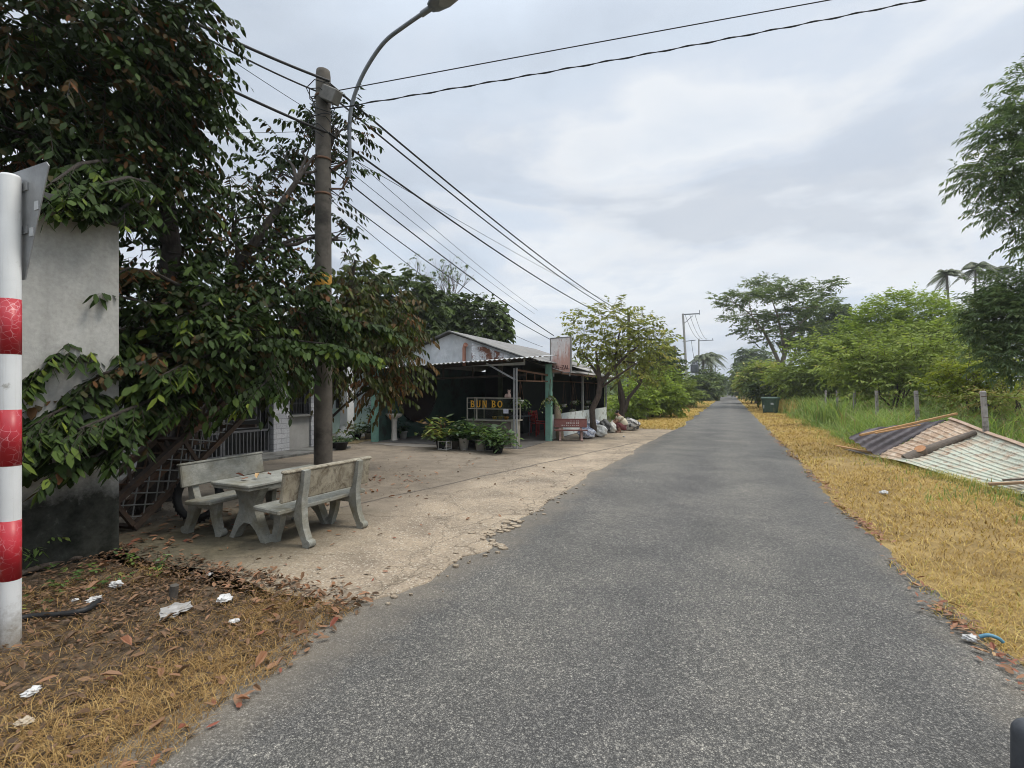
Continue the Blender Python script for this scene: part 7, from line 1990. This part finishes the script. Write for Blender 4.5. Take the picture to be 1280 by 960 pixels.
m_plank = simple('fresh_orange_plank', (0.52, 0.30, 0.13), (0.40, 0.22, 0.09), 8, .7, sc=(1, 1, 1)); m_oldplank = simple('grey_old_plank', (0.20, 0.165, 0.13), (0.12, 0.095, 0.075), 8, .85)
def plank(label, p, q, w_, h_, mat, group='planks on the fallen roof'):
    p, q = Vector(p), Vector(q); mb = MB(); mb.bar(Vector((0, 0, 0)), q - p, w_, h_, ch=.004); o = mb.build('plank', mat); o.location = p; return tag(o, label, 'plank', group)
plank('long orange plank lying highest along the dark tile sheet', ap(1075, 544, 12.4), ap(1196, 517, 12.3), .07, .05, m_plank)
plank('thinner orange plank just below the long one on the dark tile sheet', ap(1094, 541.5, 12.3), ap(1150, 531, 12.25), .05, .03, m_plank)
plank('pale brown plank at the left foot of the wreck', gp(1046, 557, .06), gp(1092, 566, .10), .10, .03, m_plank)
plank('dark board under the left end of the wreck', gp(1062, 562, .05), gp(1098, 572, .05), .16, .03, m_oldplank)
plank('brown plank across the lower right of the mint sheet', ap(1236, 605, 8.05), ap(1330, 601, 7.6), .10, .04, simple('brown_plank', (0.33, 0.22, 0.13), (0.24, 0.15, 0.09), 8, .8))
plank('dark narrow lath on top of the brown plank at lower right', ap(1253, 600, 8.1), ap(1330, 596, 7.7), .05, .03, m_oldplank)
# dark underside sheet at right
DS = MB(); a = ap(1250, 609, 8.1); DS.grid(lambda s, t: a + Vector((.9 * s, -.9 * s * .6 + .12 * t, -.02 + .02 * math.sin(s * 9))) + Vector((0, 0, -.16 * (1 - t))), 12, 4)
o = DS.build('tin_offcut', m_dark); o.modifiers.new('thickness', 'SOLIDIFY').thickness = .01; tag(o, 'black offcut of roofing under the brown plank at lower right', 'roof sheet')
# old squared log with an orange knot
l0, l1 = ap(1134, 579, 10.9), ap(1222, 545, 10.6)
LG2 = root('log', l0, 'old grey log with an orange sawn knot lying across the mint sheet', 'log')
off = nW * .10
mb = MB(); mb.tube([Vector((0, 0, 0)) + off * .8, (l1 - l0) * .25 + off, (l1 - l0) * .6 + off, (l1 - l0) + off * .9], [.12, .115, .08, .05], 10); mb.build('stem', simple('grey_log_bark', (0.20, 0.165, 0.135), (0.11, 0.09, 0.075), 9, .9, bmp=.8, bdist=.02), LG2)
kc = (l1 - l0) * .25 + off; kd = (Vector((0, 0, CAM_H)) - (l0 + kc)).normalized(); kd = (kd * .5 + nW).normalized()
mb = MB(); mb.tube([kc, kc + kd * .115], [.12, .11], 16); mb.build('branch_stub', simple('stub_bark', (0.17, 0.13, 0.10), None, 9, .9), LG2)
mb = MB(); mb.tube([kc + kd * .116, kc + kd * .121], [.104, .10], 16); mb.build('sawn_face', simple('sawn_orange_wood', (0.50, 0.26, 0.12), (0.34, 0.15, 0.07), 30, .7, sc=(1, 1, 1)), LG2)

# dark object of unclear kind at the lower right road edge, shaped as a bag
gq = cam2w((1362 - 640) / FPX * 1.9, 1.9, 0)
BG = root('dark_rounded_object', (gq.x, gq.y, .0), 'dark grey object of unclear kind, shaped as a bag, its rounded edge at the bottom right corner', 'bag', rz=TH)
mb = MB(); bm = bmesh.new(); bmesh.ops.create_cube(bm, size=1)
for v in bm.verts: v.co = Vector((v.co.x * .42, v.co.y * .26, v.co.z * .34 + .17))
bmesh.ops.bevel(bm, geom=list(bm.edges), offset=.06, segments=5, affect='EDGES', profile=.5)
me = bpy.data.meshes.new('shell')
for f in bm.faces: f.smooth = True
bm.to_mesh(me); bm.free(); link_mesh('shell', me, simple('dark_grey_fabric', (0.075, 0.08, 0.09), (0.05, 0.054, 0.062), 30, .7, bmp=.2), BG)
mb = MB(); mb.tube([(-.212, -.1, .06), (-.214, -.1, .2), (-.207, -.1, .28), (-.16, -.1, .338)], .008, 6); mb.build('piping', m_black, BG)
mb = MB(); mb.tube([(-.1, 0, .33), (-.08, 0, .40), (.08, 0, .40), (.1, 0, .33)], .013, 8); mb.build('handle', m_black, BG)

# ================================================================== HAZE
def build_haze():
    m = bpy.data.materials.new('haze_air'); m.use_nodes = True; nt = m.node_tree
    for n in list(nt.nodes): nt.nodes.remove(n)
    out = nt.nodes.new('ShaderNodeOutputMaterial'); pv = nt.nodes.new('ShaderNodeVolumePrincipled')
    pv.inputs['Color'].default_value = (.93, .96, 1.0, 1); pv.inputs['Density'].default_value = HAZE
    pv.inputs['Anisotropy'].default_value = .2
    nt.links.new(pv.outputs[0], out.inputs['Volume'])
    mb = MB(); mb.box2((-310, -75, -1.0), (310, 715, 24.0)); o = mb.build('haze', m); tag(o, kind='stuff')
HAZE = 0.0006
build_haze()
